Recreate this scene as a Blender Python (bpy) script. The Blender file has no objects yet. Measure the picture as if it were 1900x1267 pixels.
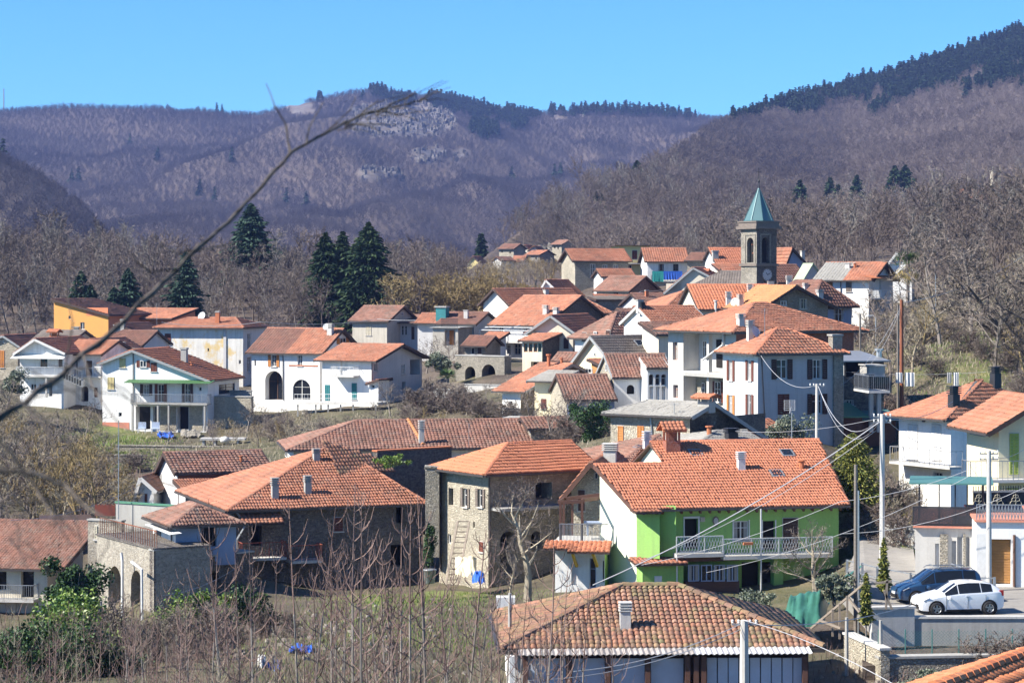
import bpy, math, random
import numpy as np
from mathutils import Vector, Matrix

R = math.radians
SC = bpy.context.scene
COL = SC.collection
# ---------------------------------------------------------------- camera
F, CX, HY = 1900 * 85 / 36.0, 950.0, 520.0        # focal length in photo pixels, optical axis, eye level
cam = bpy.data.cameras.new('camera')
cam.lens = 85
cam.sensor_width = 36
cam.shift_y = -(633.5 - HY) / 1900.0
cam.clip_start = 0.5
cam.clip_end = 12000
cam.dof.use_dof = True
cam.dof.focus_distance = 170
cam.dof.aperture_fstop = 7.1
camo = bpy.data.objects.new('camera', cam)
camo.rotation_euler = (R(90), 0, 0)
COL.objects.link(camo)
SC.camera = camo
# ---------------------------------------------------------------- light
SUN_EL, SUN_AZ = 41.0, 17.0                         # sun stands to the left, a little on the camera's side
sd = Vector((-math.cos(R(SUN_EL)) * math.cos(R(SUN_AZ)), -math.cos(R(SUN_EL)) * math.sin(R(SUN_AZ)), math.sin(R(SUN_EL))))
sun = bpy.data.lights.new('sun', 'SUN')
sun.energy = 5.0
sun.angle = R(0.53)
sun.color = (1.0, 0.94, 0.84)
suno = bpy.data.objects.new('sun', sun)
suno.rotation_euler = (-sd).to_track_quat('-Z', 'Y').to_euler()
COL.objects.link(suno)
W = bpy.data.worlds.new('World')
SC.world = W
W.use_nodes = True
wn = W.node_tree
for n in list(wn.nodes):
    wn.nodes.remove(n)
sky = wn.nodes.new('ShaderNodeTexSky')
sky.sky_type = 'NISHITA'
sky.sun_disc = False
sky.sun_elevation = R(SUN_EL)
sky.sun_rotation = math.atan2(sd.x, sd.y)
sky.altitude = 1800
sky.air_density = 1.0
sky.dust_density = 0.1
sky.ozone_density = 4.0
tint = wn.nodes.new('ShaderNodeMix')
tint.data_type = 'RGBA'
tint.blend_type = 'MULTIPLY'
tint.inputs[0].default_value = 1.0
tint.inputs[7].default_value = (0.42, 0.86, 1.2, 1)
bg = wn.nodes.new('ShaderNodeBackground')
bg.inputs[1].default_value = 0.075
wo = wn.nodes.new('ShaderNodeOutputWorld')
wn.links.new(sky.outputs[0], tint.inputs[6])
wn.links.new(tint.outputs[2], bg.inputs[0])
wn.links.new(bg.outputs[0], wo.inputs[0])
vs = SC.view_settings
vs.view_transform = 'Standard'
vs.look = 'None'
vs.exposure = 1.15
vs.gamma = 1.0
vs.use_curve_mapping = False
SC.render.engine = 'CYCLES'
cy = SC.cycles
cy.max_bounces = 4
cy.diffuse_bounces = 2
cy.glossy_bounces = 2
cy.transmission_bounces = 3
cy.volume_bounces = 0
cy.transparent_max_bounces = 6
cy.caustics_reflective = False
cy.caustics_refractive = False
cy.sample_clamp_indirect = 4
cy.use_adaptive_sampling = True
cy.adaptive_threshold = 0.025
cy.use_denoising = True
cy.denoiser = 'OPENIMAGEDENOISE'
cy.denoising_input_passes = 'RGB_ALBEDO_NORMAL'

# ---------------------------------------------------------------- helpers
def P(px, py, Y):
    """world point seen at photo pixel (px, py) at distance Y"""
    return Vector(((px - CX) * Y / F, Y, (HY - py) * Y / F))

def link(o, parent=None):
    COL.objects.link(o)
    if parent is not None:
        o.parent = parent
    return o

def tag(o, label=None, cat=None, group=None, kind=None):
    if label: o['label'] = label
    if cat: o['category'] = cat
    if group: o['group'] = group
    if kind: o['kind'] = kind
    return o

def empty(name, loc, rz=0.0):
    o = bpy.data.objects.new(name, None)
    o.location = loc
    o.rotation_euler = (0, 0, rz)
    o.empty_display_size = 0.3
    return link(o)

def np_mesh(name, verts, faces, mats=(), midx=None, smooth=False):
    """mesh from numpy arrays: verts (n,3), faces list of arrays (k, 3|4)"""
    me = bpy.data.meshes.new(name)
    verts = np.asarray(verts, dtype=np.float32)
    fl = [np.asarray(f, dtype=np.int32) for f in faces if len(f)]
    me.vertices.add(len(verts))
    me.vertices.foreach_set('co', verts.ravel())
    nl = sum(f.size for f in fl)
    me.loops.add(nl)
    me.loops.foreach_set('vertex_index', np.concatenate([f.ravel() for f in fl]))
    nf = sum(len(f) for f in fl)
    me.polygons.add(nf)
    tot = np.concatenate([np.full(len(f), f.shape[1], dtype=np.int32) for f in fl])
    start = np.concatenate([[0], np.cumsum(tot)[:-1]]).astype(np.int32)
    me.polygons.foreach_set('loop_start', start)
    me.polygons.foreach_set('loop_total', tot)
    if midx is not None:
        me.polygons.foreach_set('material_index', np.asarray(midx, dtype=np.int32))
    if smooth:
        me.polygons.foreach_set('use_smooth', np.ones(nf, dtype=bool))
    for m in mats:
        me.materials.append(m)
    me.update(calc_edges=True)
    return me

class MB:
    """collects boxes, prisms and tubes; build() links them as one mesh object"""
    def __init__(s):
        s.v, s.f, s.m = [], [], []
    def add(s, vs, fs, m=0):
        k = len(s.v)
        s.v += [tuple(p) for p in vs]
        s.f += [tuple(i + k for i in f) for f in fs]
        s.m += [m] * len(fs)
        return s
    def box(s, x0, x1, y0, y1, z0, z1, m=0):
        v = [(x0, y0, z0), (x1, y0, z0), (x1, y1, z0), (x0, y1, z0), (x0, y0, z1), (x1, y0, z1), (x1, y1, z1), (x0, y1, z1)]
        return s.add(v, [(0, 3, 2, 1), (4, 5, 6, 7), (0, 1, 5, 4), (1, 2, 6, 5), (2, 3, 7, 6), (3, 0, 4, 7)], m)
    def bar(s, a, b, w, h=None, m=0, up=(0, 0, 1)):
        """box beam from a to b, w wide, h high"""
        a, b = Vector(a), Vector(b)
        h = w if h is None else h
        d = (b - a).normalized()
        u = Vector(up)
        if abs(d.dot(u)) > 0.97: u = Vector((0, 1, 0))
        r = d.cross(u).normalized() * (w / 2)
        t = r.normalized().cross(d) * (h / 2)
        v = [a - r - t, a + r - t, a + r + t, a - r + t, b - r - t, b + r - t, b + r + t, b - r + t]
        return s.add(v, [(0, 1, 2, 3), (7, 6, 5, 4), (0, 4, 5, 1), (1, 5, 6, 2), (2, 6, 7, 3), (3, 7, 4, 0)], m)
    def tube(s, pts, rad, n=6, m=0, cap=True):
        pts = [Vector(p) for p in pts]
        if not hasattr(rad, '__len__'): rad = [rad] * len(pts)
        k = len(s.v)
        ref = None
        for i, p in enumerate(pts):
            d = (pts[min(i + 1, len(pts) - 1)] - pts[max(i - 1, 0)])
            if d.length < 1e-9: d = Vector((0, 0, 1))
            d.normalize()
            if ref is None:
                ref = Vector((0, 0, 1)) if abs(d.z) < 0.9 else Vector((1, 0, 0))
            x = d.cross(ref)
            if x.length < 1e-5: x = d.cross(Vector((0.3, 1, 0.2)))
            x.normalize()
            y = x.cross(d)
            ref = y
            for j in range(n):
                an = 2 * math.pi * j / n
                s.v.append(tuple(p + (x * math.cos(an) + y * math.sin(an)) * rad[i]))
        for i in range(len(pts) - 1):
            for j in range(n):
                a = k + i * n + j
                b = k + i * n + (j + 1) % n
                s.f.append((a, b, b + n, a + n)); s.m.append(m)
        if cap and n > 2:
            s.f.append(tuple(k + j for j in range(n))[::-1]); s.m.append(m)
            s.f.append(tuple(k + (len(pts) - 1) * n + j for j in range(n))); s.m.append(m)
        return s
    def lathe(s, prof, n=10, c=(0, 0, 0), m=0):
        """prof = [(r, z)...] round the vertical through c"""
        k = len(s.v)
        for r, z in prof:
            for j in range(n):
                an = 2 * math.pi * j / n
                s.v.append((c[0] + r * math.cos(an), c[1] + r * math.sin(an), c[2] + z))
        for i in range(len(prof) - 1):
            for j in range(n):
                a = k + i * n + j; b = k + i * n + (j + 1) % n
                s.f.append((a, b, b + n, a + n)); s.m.append(m)
        s.f.append(tuple(k + (len(prof) - 1) * n + j for j in range(n))); s.m.append(m)
        s.f.append(tuple(k + j for j in range(n))[::-1]); s.m.append(m)
        return s
    def prism(s, poly, d, m=0):
        """poly = list of 3D points (planar), extruded by the vector d"""
        n = len(poly)
        d = Vector(d)
        v = [Vector(p) for p in poly] + [Vector(p) + d for p in poly]
        f = [tuple(range(n))[::-1], tuple(range(n, 2 * n))]
        f += [(i, (i + 1) % n, n + (i + 1) % n, n + i) for i in range(n)]
        return s.add(v, f, m)
    def mesh(s, name, mats, smooth=False):
        me = bpy.data.meshes.new(name)
        me.from_pydata(s.v, [], s.f)
        for mm in (mats if isinstance(mats, (list, tuple)) else [mats]):
            me.materials.append(mm)
        if any(s.m):
            me.polygons.foreach_set('material_index', s.m)
        if smooth:
            me.polygons.foreach_set('use_smooth', [True] * len(me.polygons))
        me.update()
        return me
    def build(s, name, mats, parent=None, smooth=False, M=None):
        o = bpy.data.objects.new(name, s.mesh(name, mats, smooth))
        link(o, parent)
        if M is not None:
            o.matrix_local = M
        return o

def copy_tree(o, parent=None):
    c = o.copy()
    COL.objects.link(c)
    c.parent = parent
    for ch in o.children:
        copy_tree(ch, c)
    return c

# ---------------------------------------------------------------- materials
class NT:
    def __init__(s, name):
        s.mat = bpy.data.materials.new(name)
        s.mat.use_nodes = True
        s.t = s.mat.node_tree
        s.b = s.t.nodes['Principled BSDF']
        s.b.inputs['Roughness'].default_value = 0.85
        s.b.inputs['Specular IOR Level'].default_value = 0.25
        s._tc = None
    def n(s, t, **k):
        x = s.t.nodes.new(t)
        for a, b in k.items(): setattr(x, a, b)
        return x
    def l(s, a, b): s.t.links.new(a, b)
    def obj(s):
        if s._tc is None: s._tc = s.n('ShaderNodeTexCoord')
        return s._tc.outputs['Object']
    def gen(s):
        """world position, so that copies of one mesh differ"""
        return s.n('ShaderNodeNewGeometry').outputs['Position']
    def mapping(s, v, sc):
        m = s.n('ShaderNodeMapping')
        s.l(v, m.inputs[0]); m.inputs['Scale'].default_value = sc
        return m.outputs[0]
    def noise(s, v, scale, detail=4, rough=0.6):
        x = s.n('ShaderNodeTexNoise')
        s.l(v, x.inputs['Vector'])
        x.inputs['Scale'].default_value = scale
        x.inputs['Detail'].default_value = detail
        x.inputs['Roughness'].default_value = rough
        return x.outputs[0]
    def ramp(s, f, stops):
        x = s.n('ShaderNodeValToRGB')
        s.l(f, x.inputs[0])
        el = x.color_ramp.elements
        while len(el) < len(stops): el.new(0.5)
        for e, (p, c) in zip(el, stops):
            e.position = p
            e.color = (c, c, c, 1) if not hasattr(c, '__len__') else (*c, 1)
        return x.outputs[0]
    def mix(s, f, a, b, bt='MIX'):
        x = s.n('ShaderNodeMix', data_type='RGBA', blend_type=bt)
        for i, q in ((0, f), (6, a), (7, b)):
            if hasattr(q, 'default_value') or hasattr(q, 'is_linked'): s.l(q, x.inputs[i])
            elif hasattr(q, '__len__'): x.inputs[i].default_value = (*q, 1)
            else: x.inputs[i].default_value = q
        return x.outputs[2]
    def math(s, op, a, b=0.0, clamp=False):
        x = s.n('ShaderNodeMath', operation=op, use_clamp=clamp)
        for i, q in ((0, a), (1, b)):
            if hasattr(q, 'is_linked'): s.l(q, x.inputs[i])
            else: x.inputs[i].default_value = q
        return x.outputs[0]
    def color(s, c):
        if hasattr(c, 'is_linked'): s.l(c, s.b.inputs['Base Color'])
        else: s.b.inputs['Base Color'].default_value = (*c, 1)
        return s
    def bump(s, h, strength=0.4, dist=0.03):
        x = s.n('ShaderNodeBump')
        x.inputs['Strength'].default_value = strength
        x.inputs['Distance'].default_value = dist
        s.l(h, x.inputs['Height'])
        s.l(x.outputs[0], s.b.inputs['Normal'])
        return s
    def rough(s, r, spec=None, metal=0.0):
        s.b.inputs['Roughness'].default_value = r
        s.b.inputs['Metallic'].default_value = metal
        if spec is not None: s.b.inputs['Specular IOR Level'].default_value = spec
        return s

def mul(c, k): return tuple(min(1.0, x * k) for x in c)

def plaster(name, col, dirt=None, amount=0.5, patch=None, pamt=0.5):
    t = NT(name)
    v = t.gen()
    dirt = dirt or mul(col, 0.55)
    n1 = t.ramp(t.noise(v, 0.35, 6, 0.65), [(0.42, 0.0), (0.75, 1.0)])
    n2 = t.ramp(t.noise(t.mapping(v, (2.2, 2.2, 0.16)), 1.0, 5, 0.7), [(0.45, 0.0), (0.78, 1.0)])
    f = t.math('MULTIPLY', t.math('ADD', t.math('MULTIPLY', n1, 0.5), t.math('MULTIPLY', n2, 0.7)), amount, True)
    c = t.mix(f, col, dirt)
    if patch:
        n3 = t.ramp(t.noise(v, 0.45, 5, 0.7), [(0.54, 0.0), (0.64, 1.0)])
        c = t.mix(t.math('MULTIPLY', n3, pamt), c, patch)
    n4 = t.noise(v, 9.0, 4)
    n5 = t.ramp(t.noise(t.mapping(v, (5, 5, .1)), 1.0, 4, .75), [(.56, 0.), (.74, 1.)])
    c = t.mix(t.math('MULTIPLY', n5, amount * .7), c, mul(dirt, .8))
    c = t.mix(0.12, c, t.ramp(n4, [(0.3, 0.25), (0.7, 1.0)]), 'MULTIPLY')
    t.color(c).bump(n4, 0.25, 0.03)
    return t.mat

def stone(name, ca, cb, mortar, scale=3.2, bump=0.8):
    scale = scale * 1.5 if scale > 2 else scale; ca, cb, mortar = mul(ca, 1.15), mul(cb, 1.15), mul(mortar, 1.1)
    t = NT(name)
    v = t.mapping(t.gen(), (1, 1, 1.5))
    w = t.n('ShaderNodeVectorMath', operation='ADD')
    nz = t.n('ShaderNodeTexNoise'); t.l(v, nz.inputs['Vector']); nz.inputs['Scale'].default_value = 2.5
    sc = t.n('ShaderNodeVectorMath', operation='SCALE'); t.l(nz.outputs[1], sc.inputs[0]); sc.inputs['Scale'].default_value = 0.22
    t.l(v, w.inputs[0]); t.l(sc.outputs[0], w.inputs[1])
    vo = t.n('ShaderNodeTexVoronoi'); t.l(w.outputs[0], vo.inputs['Vector']); vo.inputs['Scale'].default_value = scale
    ve = t.n('ShaderNodeTexVoronoi', feature='DISTANCE_TO_EDGE'); t.l(w.outputs[0], ve.inputs['Vector']); ve.inputs['Scale'].default_value = scale
    sep = t.n('ShaderNodeSeparateColor'); t.l(vo.outputs['Color'], sep.inputs[0])
    c = t.mix(sep.outputs[0], ca, cb)
    edge = t.ramp(ve.outputs['Distance'], [(0.01, 0.0), (0.16, 1.0)])
    c = t.mix(edge, t.mix(.55, mortar, c), c)
    c = t.mix(.55, c, t.ramp(t.noise(v, 6.0, 6, .75), [(.3, .5), (.7, 1.0)]), 'MULTIPLY')
    big = t.ramp(t.noise(v, 0.4, 5), [(0.35, 0.62), (0.65, 1.0)])
    c = t.mix(0.7, c, big, 'MULTIPLY')
    t.color(c).bump(t.math('ADD', edge, t.math('MULTIPLY', sep.outputs[1], 0.5)), bump, 0.08)
    return t.mat

def rooftile(name, cols, dark=(0.10, 0.075, 0.06), moss=0.25, mscale=0.5, lich=None):
    t = NT(name)
    r = t.n('ShaderNodeNewGeometry').outputs['Random Per Island']
    k = len(cols)
    mean = tuple(sum(c_[i] for c_ in cols) / k for i in range(3))
    c = t.mix(.45, t.ramp(r, [(i / max(1, k - 1), cc) for i, cc in enumerate(cols)]), mean)
    v = t.gen()
    c = t.mix(.5, c, t.ramp(t.noise(v, .22, 5, .65), [(.3, .55), (.7, 1.)]), 'MULTIPLY')
    n1 = t.ramp(t.noise(v, mscale, 6, 0.7), [(0.42, 0.0), (0.72, 1.0)])
    r2 = t.math('FRACT', t.math('MULTIPLY', r, 37.7))
    f = t.math('MULTIPLY', t.math('MULTIPLY', n1, t.math('ADD', 0.35, r2)), moss, True)
    c = t.mix(f, c, dark)
    if lich:
        n2 = t.ramp(t.noise(v, 1.1, 5, 0.75), [(0.5, 0.0), (0.7, 1.0)])
        c = t.mix(t.math('MULTIPLY', t.math('MULTIPLY', n2, r2), 0.75), c, lich)
    fine = t.noise(v, 14.0, 3)
    c = t.mix(0.35, c, t.ramp(fine, [(0.3, 0.45), (0.7, 1.0)]), 'MULTIPLY')
    t.color(c).rough(0.8, 0.25).bump(fine, 0.3, 0.02)
    return t.mat

def flat(name, col, rough=0.75, metal=0.0, spec=0.3, var=0.25, scale=4.0):
    t = NT(name)
    v = t.gen()
    n = t.noise(v, scale, 5)
    t.color(t.mix(var, col, t.ramp(n, [(0.3, 0.35), (0.7, 1.0)]), 'MULTIPLY')).rough(rough, spec, metal)
    return t.mat

def wood(name, col, var=0.5):
    t = NT(name)
    v = t.gen()
    n = t.noise(t.mapping(v, (3, 3, 14)), 1.0, 5)
    n2 = t.noise(v, 1.2, 3)
    c = t.mix(var, col, t.ramp(n, [(0.3, 0.4), (0.7, 1.0)]), 'MULTIPLY')
    c = t.mix(0.3, c, t.ramp(n2, [(0.3, 0.5), (0.7, 1.0)]), 'MULTIPLY')
    t.color(c).rough(0.7, 0.3)
    return t.mat

MT = {}
MT['white'] = plaster('white_plaster', (0.78, 0.77, 0.74), (0.36, 0.34, 0.31), 0.62)
MT['white_clean'] = plaster('clean_white_plaster', (0.82, 0.81, 0.78), (0.50, 0.48, 0.44), 0.5)
MT['cream'] = plaster('cream_plaster', (0.66, 0.60, 0.48), (0.36, 0.32, 0.26), 0.5)
MT['stained'] = plaster('stained_plaster', (0.78, 0.76, 0.70), (0.38, 0.35, 0.30), 0.65, (0.68, 0.48, 0.16), 0.8)
MT['orange_wall'] = plaster('orange_plaster', (0.70, 0.35, 0.10), (0.5, 0.26, 0.10), 0.4)
MT['red_wall'] = plaster('salmon_plaster', (0.68, 0.24, 0.12), None, 0.3)
MT['yellow_wall'] = plaster('yellow_plaster', (0.78, 0.66, 0.30), None, 0.25)
MT['paleyellow'] = plaster('pale_yellow_plaster', (0.80, 0.70, 0.46), None, 0.25)
MT['grey_wall'] = plaster('grey_render', (0.46, 0.46, 0.46), (0.26, 0.26, 0.26), 0.5)
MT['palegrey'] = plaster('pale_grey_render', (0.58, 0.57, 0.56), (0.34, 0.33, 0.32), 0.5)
MT['old_beige'] = plaster('old_beige_render', (0.52, 0.48, 0.40), (0.24, 0.22, 0.19), 0.75)
MT['concrete'] = plaster('concrete', (0.40, 0.39, 0.36), (0.20, 0.19, 0.18), 0.7)
MT['concrete_light'] = plaster('light_concrete', (0.56, 0.54, 0.50), (0.30, 0.29, 0.27), 0.55)
MT['green_wall'] = plaster('green_plaster', (0.28, 0.50, 0.13), (0.22, 0.34, 0.13), 0.6)
MT['lime_wall'] = plaster('lime_plaster', (0.78, 0.80, 0.62), None, 0.15)
MT['blue_wall'] = plaster('blue_grey_shade', (0.30, 0.36, 0.48), None, 0.3)  # blue holds the shade of unlit walls; also colours a table and frames
MT['pink_band'] = plaster('pink_band', (0.62, 0.25, 0.17), None, 0.4)
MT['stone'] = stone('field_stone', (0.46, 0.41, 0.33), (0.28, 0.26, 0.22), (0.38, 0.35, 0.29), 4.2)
MT['stone_pale'] = stone('pale_stone', (0.62, 0.56, 0.44), (0.42, 0.37, 0.28), (0.58, 0.52, 0.41), 4.2)
MT['curtain'] = flat('curtain', (0.34, 0.33, 0.31), 0.9)
MT['stone_dark'] = stone('dark_stone', (0.27, 0.235, 0.20), (0.13, 0.115, 0.105), (0.20, 0.178, 0.155), 4.2)  # darkened to carry the depth of shaded stone walls in its colour
MT['stone_old'] = stone('old_patched_stone', (0.42, 0.38, 0.31), (0.25, 0.22, 0.18), (0.46, 0.42, 0.35), 4.0, 0.5)
MT['brick'] = stone('raw_brick', (0.45, 0.15, 0.08), (0.33, 0.10, 0.06), (0.35, 0.3, 0.27), 6.0, 0.4)
MT['r_new'] = rooftile('new_orange_tiles', [(0.52, 0.19, 0.10), (0.60, 0.235, 0.135), (0.56, 0.21, 0.115), (0.64, 0.26, 0.15)], moss=0.15)
MT['r_orange'] = rooftile('orange_tiles', [(0.42, 0.16, 0.09), (0.52, 0.215, 0.125), (0.36, 0.14, 0.085), (0.57, 0.26, 0.16), (0.46, 0.18, 0.105)], moss=0.6, lich=(0.36, 0.25, 0.18))
MT['r_bright'] = rooftile('bright_orange_tiles', [(0.60, 0.22, 0.11), (0.66, 0.26, 0.14), (0.56, 0.20, 0.105)], moss=0.2)
MT['r_yellow'] = rooftile('yellow_orange_tiles', [(0.54, 0.235, 0.10), (0.60, 0.27, 0.12), (0.56, 0.25, 0.115)], moss=0.35)
MT['r_old'] = rooftile('old_red_tiles', [(0.28, 0.125, 0.085), (0.38, 0.185, 0.13), (0.22, 0.115, 0.085), (0.42, 0.245, 0.185), (0.31, 0.145, 0.10)], moss=0.8, lich=(0.30, 0.26, 0.21))
MT['r_brown'] = rooftile('brown_tiles', [(0.22, 0.10, 0.075), (0.30, 0.14, 0.10), (0.18, 0.09, 0.07), (0.33, 0.18, 0.13)], moss=0.7)
MT['r_grey'] = rooftile('grey_brown_tiles', [(0.21, 0.175, 0.15), (0.27, 0.23, 0.20), (0.18, 0.15, 0.13), (0.31, 0.26, 0.225)], moss=0.4)
MT['r_slate'] = rooftile('grey_slabs', [(0.33, 0.315, 0.285), (0.40, 0.38, 0.345), (0.28, 0.265, 0.24)], moss=0.35, dark=(0.2, 0.19, 0.16))
MT['r_mossy'] = rooftile('mossy_tiles', [(0.36, 0.15, 0.09), (0.50, 0.23, 0.14), (0.27, 0.13, 0.09), (0.42, 0.20, 0.13), (0.22, 0.13, 0.09), (0.55, 0.29, 0.19)], moss=0.6, mscale=0.8, lich=(0.27, 0.26, 0.13))
MT['eave'] = wood('eave_wood', (0.085, 0.055, 0.045))
MT['eave_grey'] = flat('eave_sheet', (0.30, 0.31, 0.31), 0.6)
MT['eave_white'] = flat('eave_white', (0.62, 0.60, 0.57), 0.7)
MT['gutter'] = flat('gutter_metal', (0.085, 0.075, 0.07), 0.5, 0.3)
MT['copper'] = flat('gutter_copper', (0.16, 0.085, 0.06), 0.5, 0.3)
MT['glass'] = flat('window_glass', (0.014, 0.017, 0.022), 0.12, 0, 0.35, 0.1)
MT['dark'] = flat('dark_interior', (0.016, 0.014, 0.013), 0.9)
MT['frame'] = flat('white_frame', (0.70, 0.69, 0.66), 0.5)
MT['frame_brown'] = wood('brown_frame', (0.12, 0.06, 0.035))
MT['sill'] = flat('sill_stone', (0.50, 0.48, 0.45), 0.8)
MT['sh_brown'] = wood('brown_shutter', (0.17, 0.055, 0.035))
MT['sh_dark'] = wood('dark_shutter', (0.085, 0.045, 0.035))
MT['sh_orange'] = wood('orange_shutter', (0.58, 0.23, 0.06))
MT['sh_yellow'] = wood('pale_yellow_shutter', (0.70, 0.58, 0.28))
MT['sh_teal'] = wood('teal_shutter', (0.045, 0.24, 0.25))
MT['sh_green'] = wood('lime_shutter', (0.45, 0.52, 0.12))
MT['sh_grey'] = wood('weathered_shutter', (0.22, 0.18, 0.15))
MT['sh_pale'] = wood('pale_shutter', (0.55, 0.50, 0.38))
MT['sh_white'] = flat('white_shutter', (0.72, 0.71, 0.68), 0.6)
MT['garage'] = wood('garage_wood', (0.50, 0.25, 0.085))
MT['metal_white'] = flat('white_metal', (0.66, 0.66, 0.64), 0.45)
MT['metal_grey'] = flat('grey_metal', (0.34, 0.35, 0.36), 0.45, 0.5)
MT['metal_dark'] = flat('dark_metal', (0.045, 0.045, 0.05), 0.5, 0.3)
MT['rust'] = flat('rusty_metal', (0.24, 0.085, 0.045), 0.85)
MT['rail_red'] = flat('rust_red_rail', (0.27, 0.075, 0.05), 0.7)
MT['galv'] = flat('galvanised', (0.42, 0.44, 0.45), 0.4, 0.6)
MT['green_sheet'] = flat('green_sheet', (0.10, 0.24, 0.15), 0.55)
MT['teal_sheet'] = flat('teal_sheet', (0.085, 0.21, 0.19), 0.5)
MT['sheet_edge'] = flat('weathered_green_sheet', (0.34, 0.40, 0.28), 0.6)
MT['awning_green'] = flat('green_awning', (0.075, 0.17, 0.065), 0.6)
MT['slat_brown'] = wood('slat_wood', (0.16, 0.075, 0.05))
MT['wood_raw'] = wood('raw_wood', (0.33, 0.27, 0.21))
MT['wood_pole'] = wood('pole_wood', (0.22, 0.19, 0.16))
MT['wood_brown'] = wood('stained_wood', (0.14, 0.07, 0.05))
MT['tarp_green'] = flat('green_tarp', (0.05, 0.17, 0.12), 0.45, 0, 0.4, 0.4, 3)
MT['tarp_blue'] = flat('blue_tarp', (0.035, 0.13, 0.55), 0.5, 0, 0.4, 0.3)
MT['tarp_teal'] = flat('teal_tarp', (0.03, 0.30, 0.28), 0.5, 0, 0.4, 0.3)
MT['dish'] = flat('dish_grey', (0.55, 0.57, 0.58), 0.5)
MT['terracotta'] = flat('terracotta', (0.48, 0.17, 0.08), 0.85)
MT['wire'] = flat('cable_grey', (0.42, 0.42, 0.43), 0.6)
MT['wire_dark'] = flat('cable_dark', (0.10, 0.10, 0.11), 0.6)
MT['yellow_paint'] = flat('yellow_paint', (0.62, 0.42, 0.05), 0.6)
MT['blue_panel'] = flat('pale_blue_panel', (0.50, 0.56, 0.66), 0.5, 0, 0.4, 0.2, 2)
# ---------------------------------------------------------------- roof tiles
RNG = np.random.default_rng(7)

_SG = RNG.random((32, 32))
def sagf(x, y):
    xi, yi = np.floor(x).astype(int), np.floor(y).astype(int); fx, fy = x - xi, y - yi; g = lambda a, b: _SG[a % 32, b % 32]
    return (g(xi, yi) * (1 - fx) + g(xi + 1, yi) * fx) * (1 - fy) + (g(xi, yi + 1) * (1 - fx) + g(xi + 1, yi + 1) * fx) * fy - .5

def in_poly(px, py, poly):
    ins = np.zeros(px.shape, dtype=bool)
    n = len(poly)
    j = n - 1
    for i in range(n):
        xi, yi = poly[i]; xj, yj = poly[j]
        with np.errstate(divide='ignore', invalid='ignore'):
            c = ((yi > py) != (yj > py)) & (px < (xj - xi) * (py - yi) / (yj - yi + 1e-12) + xi)
        ins ^= c
        j = i
    return ins

def slope_frame(pts):
    p0, p1 = Vector(pts[0]), Vector(pts[1])
    e = (p1 - p0).normalized()
    n = Vector((0, 0, 0))
    for i in range(1, len(pts) - 1):
        n += (Vector(pts[i]) - p0).cross(Vector(pts[i + 1]) - p0)
    n.normalize()
    if n.z < 0: n = -n
    s = n.cross(e)
    return p0, e, s, n

def tile_cells(pts, tw, tl):
    p0, e, s, n = slope_frame(pts)
    q = [((Vector(p) - p0).dot(e), (Vector(p) - p0).dot(s)) for p in pts]
    x0, x1 = min(a for a, b in q), max(a for a, b in q)
    y1 = max(b for a, b in q)
    nx = max(1, int(round((x1 - x0) / tw))); ny = max(1, int(round(y1 / tl)))
    tw, tl = (x1 - x0) / nx, y1 / ny
    gx, gy = np.meshgrid(x0 + np.arange(nx) * tw, np.arange(ny) * tl)
    gx, gy = gx.ravel(), gy.ravel()
    ok = in_poly(gx + tw / 2, gy + tl / 2, q)
    return (p0, e, s, n), gx[ok], gy[ok], tw, tl

def tile_mesh(name, polys, mat, tw=0.25, tl=0.38, hgt=0.055, lift=0.045, jit=1.0):
    V, Fq = [], []
    base = 0
    prof = [(0.0, 0.0), (0.28, 1.0), (0.66, 1.0), (1.0, 0.0)]
    k = len(prof)
    for pts in polys:
        (p0, e, s, n), gx, gy, w, l = tile_cells(pts, tw, tl)
        N = len(gx)
        if N == 0: continue
        lf = lift * (1 + RNG.normal(0, 0.25 * jit, N)); dx = RNG.normal(0, 0.012 * jit, N); ds = RNG.normal(0, 0.015 * jit, N)
        sag = .07 * np.clip(.5 + 1.2 * sagf(gx / 2.6 + p0.x, gy / 2.6 + p0.y), 0, 1)
        vx = np.zeros((N, 3 * k)); vy = np.zeros((N, 3 * k)); vz = np.zeros((N, 3 * k))
        for i, (u, h) in enumerate(prof):
            vx[:, i] = vx[:, k + i] = vx[:, 2 * k + i] = gx + dx + u * w
            vy[:, i] = vy[:, 2 * k + i] = gy + ds
            vy[:, k + i] = gy + l * 1.03
            vz[:, i] = 0.015 + sag + h * hgt + lf
            vz[:, k + i] = 0.015 + sag + h * hgt
            vz[:, 2 * k + i] = 0.012 + h * hgt * 0.4
        E, S, Nn, O = (np.array(q) for q in (e, s, n, p0))
        co = O + vx[..., None] * E + vy[..., None] * S + vz[..., None] * Nn
        V.append(co.reshape(-1, 3))
        q = []
        for i in range(k - 1):
            q.append((i, i + 1, k + i + 1, k + i))
            q.append((2 * k + i, 2 * k + i + 1, i + 1, i))
        q = np.array(q)
        Fq.append((q[None] + (base + np.arange(N) * 3 * k)[:, None, None]).reshape(-1, 4))
        base += N * 3 * k
    if not V: return None
    return np_mesh(name, np.concatenate(V), [np.concatenate(Fq)], [mat])

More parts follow.
